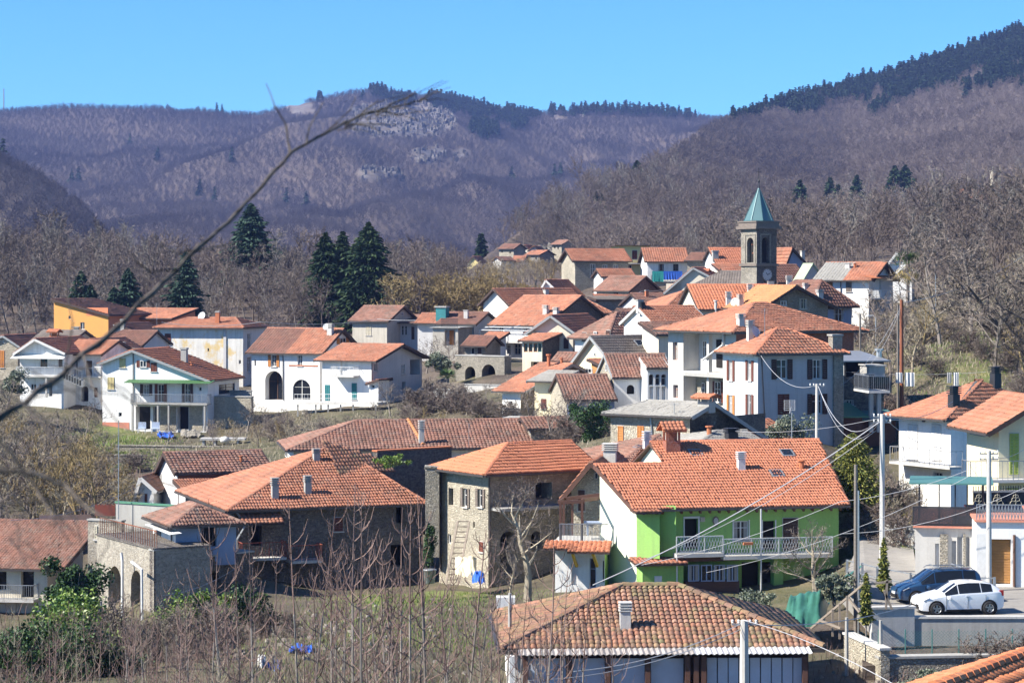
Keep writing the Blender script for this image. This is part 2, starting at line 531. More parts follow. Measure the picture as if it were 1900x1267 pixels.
def cap_tiles(mb, a, b, r=0.15, step=0.42):
    """half-round ridge tiles from a up to b"""
    a, b = Vector(a), Vector(b)
    L = (b - a).length
    if L < 0.2: return
    n = max(1, int(L / step)); d = (b - a) / L
    x = d.cross(Vector((0, 0, 1))).normalized(); z = x.cross(d)
    for i in range(n):
        p, q = a + d * (L * i / n), a + d * (L * (i + 1.06) / n)
        r0, r1 = r * random.uniform(1.0, 1.1), r * random.uniform(0.82, 0.92)
        v = []
        for (c, rr) in ((p, r0), (q, r1)):
            for k in range(5):
                an = math.pi * k / 4
                v.append(c + x * math.cos(an) * rr + z * (math.sin(an) * rr * 0.8 + 0.02))
        mb.add(v, [(k, k + 1, k + 6, k + 5) for k in range(4)] + [(4, 3, 2, 1, 0)])

CTRL = []          # ground control points (x, y, z)
HOUSES = {}

class House:
    def __init__(s, name, label, Y, xc, yaw, xf, ye, yb, xs=None, D=None, wall='white', cat='house', root=None, sink=3.0, wallmats=None, ctrl=True, Wm=None, group=None):
        th = R(yaw)
        s.th = th
        s.u, s.v = Vector((math.cos(th), math.sin(th), 0)), Vector((-math.sin(th), math.cos(th), 0))
        C = P(xc, ye, Y)
        def solve(px, d):
            k = (px - CX) / F
            return (k * C.y - C.x) / (d.x - k * d.y)
        if yaw >= 0:
            s.W = Wm or solve(xf, s.u)
            s.O = C.copy()
            if D is None: D = solve(xs, s.v)
        else:
            s.W = Wm or solve(xf, -s.u)
            s.O = C - s.u * s.W
            if D is None: D = solve(xs, s.v)
        assert s.W > 0 and D > 0, (name, s.W, D)
        s.D = D
        zb = (HY - yb) * Y / F
        s.H = C.z - zb
        s.zb = zb
        s.O.z = zb
        s.M = Matrix.Translation(s.O) @ Matrix.Rotation(th, 4, 'Z')
        s.Mi = s.M.inverted()
        s.sink = sink
        s.wall = wall
        s.wallmats = wallmats or {}
        s.ops = {'F': [], 'R': [], 'B': [], 'L': []}
        s.slopes, s.right = [], yaw < 0
        s.tops = {}
        if root is None:
            s.root = empty(name, s.O, th)
            tag(s.root, label, cat, group)
            s.Ml = None
        else:
            s.root = root.root
            s.Ml = root.Mi @ s.M
        if ctrl:
            for a in (0, .5, 1):
                for b in (0, 1):
                    q = s.M @ Vector((a * s.W, b * s.D, 0))
                    CTRL.append((q.x, q.y, q.z))
    # -- frames
    def fr(s, f):
        W, D = s.W, s.D
        return {'F': (Vector((0, 0, 0)), Vector((1, 0, 0)), Vector((0, -1, 0)), W),
                'R': (Vector((W, 0, 0)), Vector((0, 1, 0)), Vector((1, 0, 0)), D),
                'B': (Vector((W, D, 0)), Vector((-1, 0, 0)), Vector((0, 1, 0)), W),
                'L': (Vector((0, D, 0)), Vector((0, -1, 0)), Vector((-1, 0, 0)), D)}[f]
    def hit(s, f, px, py, out=0.0):
        """(along, z) of the face f point seen at the photo pixel"""
        o, e, n, L = s.fr(f)
        R3 = s.M.to_3x3()
        ow, nw, ew = s.M @ (o + n * out), R3 @ n, R3 @ e
        d = Vector(((px - CX) / F, 1, (HY - py) / F))
        q = d * (nw.dot(ow) / nw.dot(d))
        return (q - ow).dot(ew), q.z - s.zb
    def pt(s, f, a, z, out=0.0):
        o, e, n, L = s.fr(f)
        return o + e * a + n * out + Vector((0, 0, z))
    def add(s, mb, name, mats, parent=None, smooth=False):
        o = mb.build(name, mats, parent or s.root, smooth)
        if parent is None and s.Ml is not None: o.matrix_local = s.Ml
        return o
    def addmesh(s, me, name):
        o = bpy.data.objects.new(name, me)
        link(o, s.root)
        if s.Ml is not None: o.matrix_local = s.Ml
        return o
    def fbox(s, mb, f, a0, a1, z0, z1, o0, o1, m=0):
        v = [s.pt(f, a, z, o) for z in (z0, z1) for (a, o) in ((a0, o1), (a1, o1), (a1, o0), (a0, o0))]
        mb.add(v, [(0, 3, 2, 1), (4, 5, 6, 7), (0, 1, 5, 4), (1, 2, 6, 5), (2, 3, 7, 6), (3, 0, 4, 7)], m)
    # -- roofs
    def roof(s, kind='gx', mat='r_orange', yr=None, rise=None, rf=0.5, oh=0.45, og=0.35, hl=0, hr=0, yeb=None, eave='eave', tile=None, split=None, gutter=True, verge=None, caps=True, capmat=None):
        W, D, H = s.W, s.D, s.H
        def zat(py, a, b):
            q = s.M @ Vector((a, b, 0))
            return (HY - py) * q.y / F - s.zb
        P_ = []; ridges = []; eaves = []; verges = []
        if kind in ('gx', 'hip') :
            if kind == 'hip':
                if D > W:
                    kind = 'gy'; hl = hl or W * 0.5; hr = hr or W * 0.5
                else:
                    kind = 'gx'; hl = hl or D * 0.5; hr = hr or D * 0.5
        if kind == 'gx':
            rb = rf * D
            zr = H + rise if rise is not None else zat(yr, W / 2 + (hl - hr) / 2, rb)
            zk = H if yeb is None else zat(yeb, W if s.right else 0, D)
            m1 = (zr - H) / rb; m2 = (zr - zk) / (D - rb)
            oL, oR = (oh * m1 * hl / (zr - H) if hl else og), (oh * m1 * hr / (zr - H) if hr else og)
            zf, zk2 = H - oh * m1, zk - oh * m2
            fr_ = [(-oL, -oh, zf), (W + oR, -oh, zf), (W - hr if hr else W + oR, rb, zr), (hl if hl else -oL, rb, zr)]
            bk = [(W + oR, D + oh, zk2), (-oL, D + oh, zk2), (hl if hl else -oL, rb, zr), (W - hr if hr else W + oR, rb, zr)]
            P_ = [fr_, bk]
            if hl: P_.append([(-oL, D + oh, zk2), (-oL, -oh, zf), (hl, rb, zr)])
            if hr: P_.append([(W + oR, -oh, zf), (W + oR, D + oh, zk2), (W - hr, rb, zr)])
            ridges = [(fr_[3], fr_[2])]
            if hl: ridges += [(fr_[0], fr_[3]), (bk[1], fr_[3])]
            else: verges += [(fr_[0], fr_[3]), (bk[1], fr_[3])]; s.tops['L'] = [(0, zk), (D - rb, zr), (D, H)]
            if hr: ridges += [(fr_[1], fr_[2]), (bk[0], fr_[2])]
            else: verges += [(fr_[1], fr_[2]), (bk[0], fr_[2])]; s.tops['R'] = [(0, H), (rb, zr), (D, zk)]
            s.tops['B'] = [(0, zk), (W, zk)]
        elif kind == 'gy':
            ra = rf * W
            zr = H + rise if rise is not None else zat(yr, ra, hl if hl else 0)
            if s.right:
                zR = H; zL = H if yeb is None else zat(yeb, 0, 0)
            else:
                zL = H; zR = H if yeb is None else zat(yeb, W, 0)
            mL, mR = (zr - zL) / ra, (zr - zR) / (W - ra)
            oF, oB = (oh * mL * hl / (zr - zL) if hl else og), (oh * mL * hr / (zr - zL) if hr else og)
            el, er = zL - oh * mL, zR - oh * mR
            yf, yk = (hl if hl else -oF), (D - hr if hr else D + oB)
            lf = [(-oh, D + oB, el), (-oh, -oF, el), (ra, yf, zr), (ra, yk, zr)]
            rt = [(W + oh, -oF, er), (W + oh, D + oB, er), (ra, yk, zr), (ra, yf, zr)]
            P_ = [lf, rt]
            if hl: P_.append([(-oh, -oF, el), (W + oh, -oF, er), (ra, yf, zr)])
            if hr: P_.append([(W + oh, D + oB, er), (-oh, D + oB, el), (ra, yk, zr)])
            ridges = [((ra, yf, zr), (ra, yk, zr))]
            if hl: ridges += [(lf[1], (ra, yf, zr)), (rt[0], (ra, yf, zr))]
            else: verges += [(lf[1], (ra, yf, zr)), (rt[0], (ra, yf, zr))]; s.tops['F'] = [(0, zL), (ra, zr), (W, zR)]
            if hr: ridges += [(lf[0], (ra, yk, zr)), (rt[1], (ra, yk, zr))]
            else: verges += [(lf[0], (ra, yk, zr)), (rt[1], (ra, yk, zr))]; s.tops['B'] = [(0, zR), (W - ra, zr), (W, zL)]
            s.tops['L'] = [(0, zL), (D, zL)]; s.tops['R'] = [(0, zR), (D, zR)]
            if hl: s.tops['F'] = [(0, min(zL, zR)), (W, min(zL, zR))]
        elif kind in ('shx', 'shy', 'flat'):
            # one plane: shx rises along -u (high at the left end), shy rises along +v (high at the back)
            z2 = H + (rise or 0) if yr is None else zat(yr, 0 if kind == 'shx' else W / 2, 0 if kind == 'shx' else D)
            if kind == 'shx':
                m = (z2 - H) / W
                if m >= 0: P_ = [[(W + oh, -og, H - oh * m), (W + oh, D + og, H - oh * m), (-oh, D + og, z2 + oh * m), (-oh, -og, z2 + oh * m)]]
                else: P_ = [[(-oh, D + og, z2 + oh * m), (-oh, -og, z2 + oh * m), (W + oh, -og, H - oh * m), (W + oh, D + og, H - oh * m)]]
                s.tops['F'] = [(0, z2), (W, H)]; s.tops['L'] = [(0, z2), (D, z2)]; s.tops['B'] = [(0, H), (W, z2)]
                verges = [(P_[0][0], P_[0][3]), (P_[0][1], P_[0][2])]
            else:
                m = (z2 - H) / D
                P_ = [[(-og, -oh, H - oh * m), (W + og, -oh, H - oh * m), (W + og, D + oh, z2 + oh * m), (-og, D + oh, z2 + oh * m)]]
                s.tops['L'] = [(0, z2), (D, H)]; s.tops['R'] = [(0, H), (D, z2)]; s.tops['B'] = [(0, z2), (W, z2)]
                verges = [(P_[0][0], P_[0][3]), (P_[0][1], P_[0][2])]
        s.zr = locals().get('zr', H)
        s.roof_polys(P_, mat, ridges, verges, eave, tile, split, gutter, verge, capmat if capmat else mat, caps)
        return s
    def roof_polys(s, P_, mat, ridges=(), verges=(), eave='eave', tile=None, split=None, gutter=True, verge=None, capmat=None, caps=True):
        s.slopes += P_
        dist = s.O.y
        if tile is None:
            tile = (0.19, 0.39) if dist < 170 else ((0.29, 0.42) if dist < 240 else (0.34, 0.46))
        mb = MB()
        for pts in P_:
            n = slope_frame(pts)[3]
            mb.prism([Vector(p) for p in pts], -n * 0.10)
        s.add(mb, 'roof_slab', MT[eave])
        if mat in ('sheet_green', 'sheet_teal', 'sheet_grey', 'flatc'):
            return s
        if split:
            fr_, m2 = split
            p = [Vector(q) for q in P_[0]]
            a, b = p[0].lerp(p[1], fr_), p[3].lerp(p[2], fr_)
            me = tile_mesh('roof_tiles', [[p[0], a, b, p[3]]], MT[m2], *tile)
            tag(s.addmesh(me, 'roof_tiles'), kind='stuff')
            rest = [[a, p[1], p[2], b]] + P_[1:]
        else:
            rest = P_
        hh = (0.02, 0.03) if mat == 'r_slate' else ((0.045, 0.06) if dist < 170 else (0.05, 0.06) if dist < 240 else (0.055, 0.065))
        me = tile_mesh('roof_tiles', rest, MT[mat], *tile, *hh)
        if me: tag(s.addmesh(me, 'roof_tiles'), kind='stuff')
        if caps and ridges:
            mb = MB()
            for a, b in ridges: cap_tiles(mb, a, b, 0.15 if dist < 200 else 0.19, 0.42 if dist < 200 else 0.6)
            if mb.v: tag(s.add(mb, 'ridge_tiles', MT[capmat or mat]), kind='stuff')
        if gutter:
            for pts in P_:
                a, b = Vector(pts[0]), Vector(pts[1])
                dn = -slope_frame(pts)[2]; dn.z = 0; dn.normalize()
                s.add(MB().bar(a + dn * 0.06 - Vector((0, 0, .05)), b + dn * 0.06 - Vector((0, 0, .05)), 0.13, 0.11), 'gutter', MT['gutter'])
        if verges:
            for a, b in verges:
                s.add(MB().bar(Vector(a) - Vector((0, 0, .06)), Vector(b) - Vector((0, 0, .06)), 0.07, 0.26), 'bargeboard', MT[verge or eave])
    # -- openings
    def win(s, f, x0, y0, x1, y1, kind='win', sh='sh_brown', frame='frame', depth=None, sill=True, out=0.0):
        a0, zt = s.hit(f, x0, y0, out); a1, zb_ = s.hit(f, x1, y1, out)
        am, zt2 = s.hit(f, (x0 + x1) / 2, y0, out); am, zb2 = s.hit(f, (x0 + x1) / 2, y1, out)
        a0, a1 = min(a0, a1), max(a0, a1)
        z0, z1 = min(zb2, zt2), max(zb2, zt2)
        return s.winl(f, a0, z0, a1, z1, kind, sh, frame, depth, sill, out)
    def winl(s, f, a0, z0, a1, z1, kind='win', sh='sh_brown', frame='frame', depth=None, sill=True, out=0.0):
        w, h = a1 - a0, z1 - z0
        top = s.tops.get(f)
        hole = kind in ('win', 'open', 'door', 'hole', 'arch', 'archwin', 'recess') and out == 0 and z1 < s.H - 0.02 and a0 > 0.02 and a1 < s.fr(f)[3] - 0.02
        d = depth if depth is not None else {'win': .14, 'open': .14, 'door': .18, 'hole': .7, 'arch': .8, 'archwin': .18, 'recess': 1.4}.get(kind, .1)
        arch = kind in ('arch', 'archwin')
        if hole: s.ops[f].append((a0, a1, z0, z1, d, arch))
        bk = (-d if hole else 0.012) + out
        mb = MB()
        nm = {'door': 'door', 'hole': 'opening', 'arch': 'archway_shade', 'recess': 'recess'}.get(kind, 'window')
        fw = min(0.06, w * 0.14)
        if kind in ('win', 'open', 'archwin'):
            t = bk + 0.05
            for (p, q, r, u_) in ((a0, a0 + fw, z0, z1), (a1 - fw, a1, z0, z1), (a0 + fw, a1 - fw, z0, z0 + fw), (a0 + fw, a1 - fw, z1 - fw, z1)):
                s.fbox(mb, f, p, q, r, u_, bk, t)
            if w > 0.55: s.fbox(mb, f, (a0 + a1) / 2 - fw * .6, (a0 + a1) / 2 + fw * .6, z0 + fw, z1 - fw, bk, t + .003)
            if h > 1.0: s.fbox(mb, f, a0 + fw, a1 - fw, z0 + h * .62, z0 + h * .62 + .035, bk, t - .004)
            o = s.add(mb, nm, MT[frame])
            pm = MB(); s.fbox(pm, f, a0 + .004, a1 - .004, z0 + .004, z1 - .004, bk - .05, bk + .012)
            s.add(pm, 'pane', MT['glass'], o)
            if w > .6 and random.random() < .45:
                cw = w * random.uniform(.16, .3)
                for c0 in (a0 + fw, a1 - fw - cw): cm_ = MB(); s.fbox(cm_, f, c0, c0 + cw, z0 + .05, z1 - .05, bk + .013, bk + .022); s.add(cm_, 'curtain', MT['curtain'], o)
        elif kind == 'door':
            s.fbox(mb, f, a0 + .003, a1 - .003, z0, z1 - .003, bk - .02, bk + .03)
            o = s.add(mb, nm, MT[sh])
            for (p, q) in ((a0 + w * .08, a0 + w * .46), (a0 + w * .54, a0 + w * .92)):
                for (r, u_) in ((.06, .46), (.52, .94)):
                    pm = MB(); s.fbox(pm, f, p, q, z0 + h * r, z0 + h * u_, bk + .028, bk + .05); s.add(pm, 'panel', MT[sh], o)
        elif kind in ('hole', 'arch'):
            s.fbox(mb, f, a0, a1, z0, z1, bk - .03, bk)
            o = s.add(mb, nm, MT['dark'])  # near-black sheet stands in for the unlit inside
        elif kind == 'recess':
            s.fbox(mb, f, a0, a1, z0, z1, bk - .03, bk)
            o = s.add(mb, nm, MT[sh])
        elif kind == 'shut':
            t0, t1 = .005 + out, .055 + out
            s.fbox(mb, f, a0 - .04, a1 + .04, z0 - .04, z1 + .04, out - .02, t0)
            o = s.add(mb, nm, MT['sill'])
            half = (a0 + a1) / 2
            for p, q in (((a0, half - .008), (half + .008, a1)) if w > 0.5 else ((a0, a1),)):
                s.shutter(f, p, q, z0, z1, t0, t1, sh, o)
        if kind == 'open':
            hw = w * 0.52
            s.shutter(f, a0 - hw, a0 - .02, z0 - .02, z1 + .02, .03 + out, .075 + out, sh, o)
            s.shutter(f, a1 + .02, a1 + hw, z0 - .02, z1 + .02, .03 + out, .075 + out, sh, o)
        if sill and kind in ('win', 'open', 'shut') :
            sm = MB(); s.fbox(sm, f, a0 - .08, a1 + .08, z0 - .09, z0 - .012, out - .02, .1 + out)
            s.add(sm, 'sill', MT['sill'], o)
        return o
    def shutter(s, f, a0, a1, z0, z1, o0, o1, sh, parent):
        mb = MB()
        fw = min(.06, (a1 - a0) * .2)
        s.fbox(mb, f, a0, a0 + fw, z0, z1, o0, o1); s.fbox(mb, f, a1 - fw, a1, z0, z1, o0, o1)
        n = max(4, int((z1 - z0) / .16)) if s.O.y < 200 else 4
        if s.O.y < 200:
            st = (z1 - z0) / n
            for i in range(n):
                z = z0 + st * i
                v = [s.pt(f, a0 + fw, z + .01, o1 - .004), s.pt(f, a1 - fw, z + .01, o1 - .004), s.pt(f, a1 - fw, z + st, o0 + .005), s.pt(f, a0 + fw, z + st, o0 + .005)]
                mb.add(v, [(0, 1, 2, 3)])
            s.fbox(mb, f, a0 + fw, a1 - fw, z1 - .05, z1, o0, o1 - .002); s.fbox(mb, f, a0 + fw, a1 - fw, z0, z0 + .06, o0, o1 - .002)
        else:
            s.fbox(mb, f, a0 + fw, a1 - fw, z0, z1, o0, o1 - .02)
            s.fbox(mb, f, a0 + fw, a1 - fw, z0 + (z1 - z0) * .45, z0 + (z1 - z0) * .55, o1 - .021, o1 - .005)
        s.add(mb, 'shutter', MT[sh], parent)
    # -- walls
    def walls(s, skip=''):
        groups = {}
        for f in 'FRBL':
            if f in skip: continue
            o, e, n, L = s.fr(f)
            top = s.tops.get(f) or [(0, s.H), (L, s.H)]
            hm = min(z for a, z in top)
            mb = groups.setdefault(s.wallmats.get(f, s.wall), MB())
            ops = [q for q in s.ops[f]]
            xs = sorted({0.0, L} | {round(c, 4) for q in ops for c in q[:2]})
            zs = sorted({-s.sink, hm} | {round(c, 4) for q in ops for c in q[2:4]})
            for i in range(len(xs) - 1):
                for j in range(len(zs) - 1):
                    cx, cz = (xs[i] + xs[i + 1]) / 2, (zs[j] + zs[j + 1]) / 2
                    if any(q[0] < cx < q[1] and q[2] < cz < q[3] for q in ops): continue
                    mb.add([s.pt(f, xs[i], zs[j]), s.pt(f, xs[i + 1], zs[j]), s.pt(f, xs[i + 1], zs[j + 1]), s.pt(f, xs[i], zs[j + 1])], [(0, 1, 2, 3)])
            if max(z for a, z in top) > hm + .01:
                poly = [(0, hm)] + [(a, max(hm, z - .06)) for a, z in reversed(top)][::-1] + [(L, hm)]
                pp = []
                for q in poly:
                    if not pp or abs(q[0] - pp[-1][0]) + abs(q[1] - pp[-1][1]) > 1e-4: pp.append(q)
                pp = [pp[0]] + pp[1:]
                # polygon runs bottom-left, along the top, to bottom-right
                vs_ = [s.pt(f, a, z) for a, z in pp]
                mb.add(vs_, [tuple(range(len(vs_)))[::-1]])
            for (a0, a1, z0, z1, d, arch) in ops:
                zt = z1
                for q in (((a0, z0), (a0, z1)), ((a1, z1), (a1, z0)), ((a0, z1), (a1, z1)), ((a1, z0), (a0, z0))):
                    (p0, p1), (r0, r1) = q
                    mb.add([s.pt(f, p0, p1), s.pt(f, r0, r1), s.pt(f, r0, r1, -d), s.pt(f, p0, p1, -d)], [(0, 1, 2, 3)])
                if arch:
                    rx = (a1 - a0) / 2; ry = min(rx, (z1 - z0) * .6); cx = (a0 + a1) / 2; cz = z1 - ry
                    N = 6
                    for sg in (-1, 1):
                        arc = [(cx + sg * rx * math.cos(t * math.pi / 2 / N), cz + ry * math.sin(t * math.pi / 2 / N)) for t in range(N + 1)]
                        cor = (cx + sg * rx, z1)
                        v = [s.pt(f, *cor)] + [s.pt(f, a, z) for a, z in arc]
                        mb.add(v, [(0, i + 1, i + 2) if sg < 0 else (0, i + 2, i + 1) for i in range(N)])
                        v2 = [s.pt(f, a, z) for a, z in arc] + [s.pt(f, a, z, -d) for a, z in arc]
                        mb.add(v2, [(i, i + 1, N + 2 + i, N + 1 + i) for i in range(N)])
        for k, mb in groups.items():
            s.add(mb, 'wall', MT[k])
        return s
    # -- things on the roof
    def roof_hit(s, px, py):
        d = Vector(((px - CX) / F, 1, (HY - py) / F))
        dl, ol = (s.Mi.to_3x3() @ d), s.Mi @ Vector((0, 0, 0))
        best = None
        for pts in s.slopes:
            p0, e, sv, n = slope_frame(pts)
            if abs(n.dot(dl)) < 1e-6: continue
            t = n.dot(p0 - ol) / n.dot(dl)
            q = ol + dl * t
            poly = [((Vector(p) - p0).dot(e), (Vector(p) - p0).dot(sv)) for p in pts]
            x, y = (q - p0).dot(e), (q - p0).dot(sv)
            if in_poly(np.array([x]), np.array([y]), poly)[0] and (best is None or t < best[0]):
                best = (t, q, e, sv, n)
        if best is None:
            t = (s.M @ Vector((s.W / 2, s.D / 2, 0))).y
            q = ol + dl * t
            best = (t, q, Vector((1, 0, 0)), Vector((0, 1, 0)), Vector((0, 0, 1)))
        return best
    def chimney(s, px, yt, yb, w=0.5, kind='stack', mat='concrete_light', d=None):
        t, q, e, sv, n = s.roof_hit(px, yb)
        h = (yb - yt) * t / F
        d = d or w * .9
        mb = MB()
        x, y, z = q
        if kind == 'stack':
            mb.box(x - w / 2, x + w / 2, y - d / 2, y + d / 2, z - .5, z + h * .62)
            o = s.add(mb, 'chimney', MT[mat])
            cb = MB()
            for i in range(4):
                zz = z + h * (.62 + .1 * i)
                cb.box(x - w * .62, x + w * .62, y - d * .62, y + d * .62, zz + h * .035, zz + h * .08)
            cb.box(x - w * .35, x + w * .35, y - d * .35, y + d * .35, z + h * .6, z + h * .99)
            s.add(cb, 'chimney_cap', MT[mat if mat != 'brick' else 'concrete'], o)
        elif kind == 'plain':
            mb.box(x - w / 2, x + w / 2, y - d / 2, y + d / 2, z - .5, z + h * .88)
            o = s.add(mb, 'chimney', MT[mat])
            cb = MB(); cb.box(x - w * .6, x + w * .6, y - d * .6, y + d * .6, z + h * .88, z + h)
            s.add(cb, 'chimney_cap', MT['concrete'], o)
        elif kind == 'hood':
            mb.box(x - w / 2, x + w / 2, y - d / 2, y + d / 2, z - .5, z + h * .35)
            for sx in (-1, 1):
                for sy in (-1, 1):
                    mb.box(x + sx * w * .5 - (w * .14 if sx > 0 else 0), x + sx * w * .5 + (w * .14 if sx < 0 else 0), y + sy * d * .5 - (d * .14 if sy > 0 else 0), y + sy * d * .5 + (d * .14 if sy < 0 else 0), z + h * .35, z + h * .72)
            mb.box(x - w * .3, x + w * .3, y - d * .3, y + d * .3, z + h * .35, z + h * .7)
            o = s.add(mb, 'chimney', MT[mat])
            k = w * .85
            polys = [[(x - k, y - k, z + h * .72), (x + k, y - k, z + h * .72), (x + k * .9, y, z + h), (x - k * .9, y, z + h)],
                     [(x + k, y + k, z + h * .72), (x - k, y + k, z + h * .72), (x - k * .9, y, z + h), (x + k * .9, y, z + h)]]
            cb = MB()
            for pp in polys: cb.prism(pp, (0, 0, -.06))
            c = s.add(cb, 'chimney_cap', MT['terracotta'], o)
            tm = tile_mesh('cap_tiles', polys, MT['r_new'], .25, .3)
            co = bpy.data.objects.new('cap_tiles', tm); link(co, o); tag(co, kind='stuff')
            for ch in (c, co): pass
        elif kind == 'pipe':
            mb.tube([(x, y, z - .3), (x, y, z + h * .9)], w / 2, 8)
            mb.tube([(x, y, z + h * .88), (x, y, z + h)], w * .8, 8)
            o = s.add(mb, 'flue_pipe', MT[mat])
        return o
    def skylight(s, px, py, w=0.6, l=0.8):
        t, q, e, sv, n = s.roof_hit(px, py)
        mb = MB()
        def b(mb_, x0, x1, y0, y1, z0, z1):
            mb_.add([q + e * x + sv * y + n * z for z in (z0, z1) for (x, y) in ((x0, y0), (x1, y0), (x1, y1), (x0, y1))], [(0, 3, 2, 1), (4, 5, 6, 7), (0, 1, 5, 4), (1, 2, 6, 5), (2, 3, 7, 6), (3, 0, 4, 7)])
        b(mb, -w / 2 - .07, -w / 2, -l / 2, l / 2, 0, .17); b(mb, w / 2, w / 2 + .07, -l / 2, l / 2, 0, .17)
        b(mb, -w / 2 - .07, w / 2 + .07, -l / 2 - .1, -l / 2, 0, .15); b(mb, -w / 2 - .07, w / 2 + .07, l / 2, l / 2 + .07, 0, .17)
        o = s.add(mb, 'skylight', MT['metal_grey'])
        pm = MB(); b(pm, -w / 2, w / 2, -l / 2, l / 2, .1, .135)
        s.add(pm, 'pane', MT['glass'], o)
    def dish(s, px, py, r=0.4, yaw=-25, ysup=None):
        t, q, e, sv, n = s.roof_hit(px, (ysup or py) )
        c = s.Mi @ P(px, py, t)
        mb = MB()
        dr = Vector((math.sin(R(yaw)), -math.cos(R(yaw)), .45)).normalized()
        dr = s.Mi.to_3x3() @ dr
        x = dr.cross(Vector((0, 0, 1))).normalized(); y = x.cross(dr)
        rings = 4; k = 12
        vs_ = [c - dr * r * .18]
        for i in range(1, rings + 1):
            rr = r * i / rings
            for j in range(k):
                an = 2 * math.pi * j / k
                vs_.append(c + (x * math.cos(an) + y * math.sin(an)) * rr + dr * (r * .2 * (i / rings) ** 2 - r * .18))
        fs = [(0, 1 + j, 1 + (j + 1) % k) for j in range(k)]
        for i in range(rings - 1):
            for j in range(k):
                a, b = 1 + i * k + j, 1 + i * k + (j + 1) % k
                fs.append((a, a + k, b + k, b))
        mb.add(vs_, fs)
        o = s.add(mb, 'satellite_dish', MT['dish'], smooth=True)
        am = MB()
        am.tube([c - dr * r * .2, Vector((c.x, c.y, c.z - r * 1.3)) - dr * r * .2], .025, 5)
        am.tube([c - y * r * .9, c + dr * r * .85], .015, 4)
        am.box(*(c.x + dr.x * r * .85 - .04, c.x + dr.x * r * .85 + .04, c.y + dr.y * r * .85 - .04, c.y + dr.y * r * .85 + .04, c.z + dr.z * r * .85 - .04, c.z + dr.z * r * .85 + .04))
        s.add(am, 'dish_arm', MT['metal_grey'], o)
    def antenna(s, px, yt, yb, bars=5, wd=0.7):
        t, q, e, sv, n = s.roof_hit(px, yb)
        h = (yb - yt) * t / F
        mb = MB()
        mb.tube([q - Vector((0, 0, .3)), q + Vector((0, 0, h))], .022, 5)
        for i in range(bars):
            z = q.z + h * (.97 - .07 * i)
            mb.tube([(q.x - wd / 2 * (1 - .08 * i), q.y, z), (q.x + wd / 2 * (1 - .08 * i), q.y + .1, z)], .011, 4)
        s.add(mb, 'antenna', MT['metal_grey'])
    # -- balconies, awnings, pipes
    def balcony(s, f, x0, x1, yfl, depth=1.1, rail=1.0, mat='metal_white', slab='concrete_light', step=0.14, panel=None, posts=None, thick=.16, sides=True):
        a0, z = s.hit(f, x0, yfl, depth); a1, z1 = s.hit(f, x1, yfl, depth)
        z = (z + z1) / 2
        mb = MB(); s.fbox(mb, f, a0, a1, z - thick, z, .004, depth)
        o = s.add(mb, 'balcony', MT[slab])
        rm = MB()
        segs = [((a0 + .04, depth - .04), (a1 - .04, depth - .04))]
        if sides: segs += [((a0 + .04, .02), (a0 + .04, depth - .04)), ((a1 - .04, .02), (a1 - .04, depth - .04))]
        for (p, q) in segs:
            A, B = s.pt(f, p[0], z, p[1]), s.pt(f, q[0], z, q[1])
            up = Vector((0, 0, 1))
            rm.bar(A + up * rail, B + up * rail, .05, .04)
            rm.bar(A + up * .1, B + up * .1, .03, .03)
            L = (B - A).length
            n = max(1, int(L / step))
            for i in range(n + 1):
                c = A.lerp(B, i / n)
                wd = .04 if i % 8 == 0 else .018
                rm.bar(c, c + up * rail, wd, wd)
            if panel:
                rm.bar(A + up * (rail * .52), B + up * (rail * .52), .012, rail * .8, m=1)
        s.add(rm, 'railing', [MT[mat], MT[panel]] if panel else MT[mat], o)
        if posts:
            for (xp, yp) in posts:
                pm = MB(); a, zz = s.hit(f, xp, yp, depth - .15)
                s.fbox(pm, f, a - .09, a + .09, zz, z - thick, depth - .24, depth - .06)
                s.add(pm, 'post', MT[slab], o)
        return o
    def awning(s, f, x0, x1, ytop, ylow, depth=1.2, mat='awning_green', wave=True):
        a0, zt = s.hit(f, x0, ytop, 0); a1, _ = s.hit(f, x1, ytop, 0)
        a0b, zl = s.hit(f, x0, ylow, depth); a1b, _ = s.hit(f, x1, ylow, depth)
        a0, a1 = min(a0, a0b), max(a1, a1b)
        mb = MB()
        n = max(2, int((a1 - a0) / .09)) if wave else 1
        for i in range(n):
            p, q = a0 + (a1 - a0) * i / n, a0 + (a1 - a0) * (i + 1) / n
            k0, k1 = (.025 if i % 2 else 0) if wave else 0, (0 if i % 2 else .025) if wave else 0
            v = [s.pt(f, p, zl + k0, depth), s.pt(f, q, zl + k1, depth), s.pt(f, q, zt + k1, .004), s.pt(f, p, zt + k0, .004)]
            v += [x - Vector((0, 0, .03)) for x in v]
            mb.add(v, [(0, 1, 2, 3), (7, 6, 5, 4), (0, 4, 5, 1)])
        o = s.add(mb, 'awning', MT[mat])
        return o
    def pipe(s, f, pts, mat='gutter', r=.05, out=.08):
        mb = MB()
        pp = []
        for x, y in pts:
            a, z = s.hit(f, x, y, out)
            pp.append(s.pt(f, a, z, out))
        mb.tube(pp, r, 6)
        s.add(mb, 'drainpipe', MT[mat])
    def tilelet(s, f, x0, x1, ytop, ylow, depth=.7, mat='r_orange'):
        """small tiled canopy on a face"""
        a0, zl = s.hit(f, x0, ylow, depth); a1, _ = s.hit(f, x1, ylow, depth)
        _, zt = s.hit(f, (x0 + x1) / 2, ytop, 0)
        poly = [s.pt(f, a0, zl, depth), s.pt(f, a1, zl, depth), s.pt(f, a1, zt, 0.0), s.pt(f, a0, zt, 0.0)]
        mb = MB(); mb.prism(poly, (0, 0, -.09))
        o = s.add(mb, 'tiled_canopy', MT['eave'])
        tm = tile_mesh('canopy_tiles', [poly], MT[mat], .25, .3)
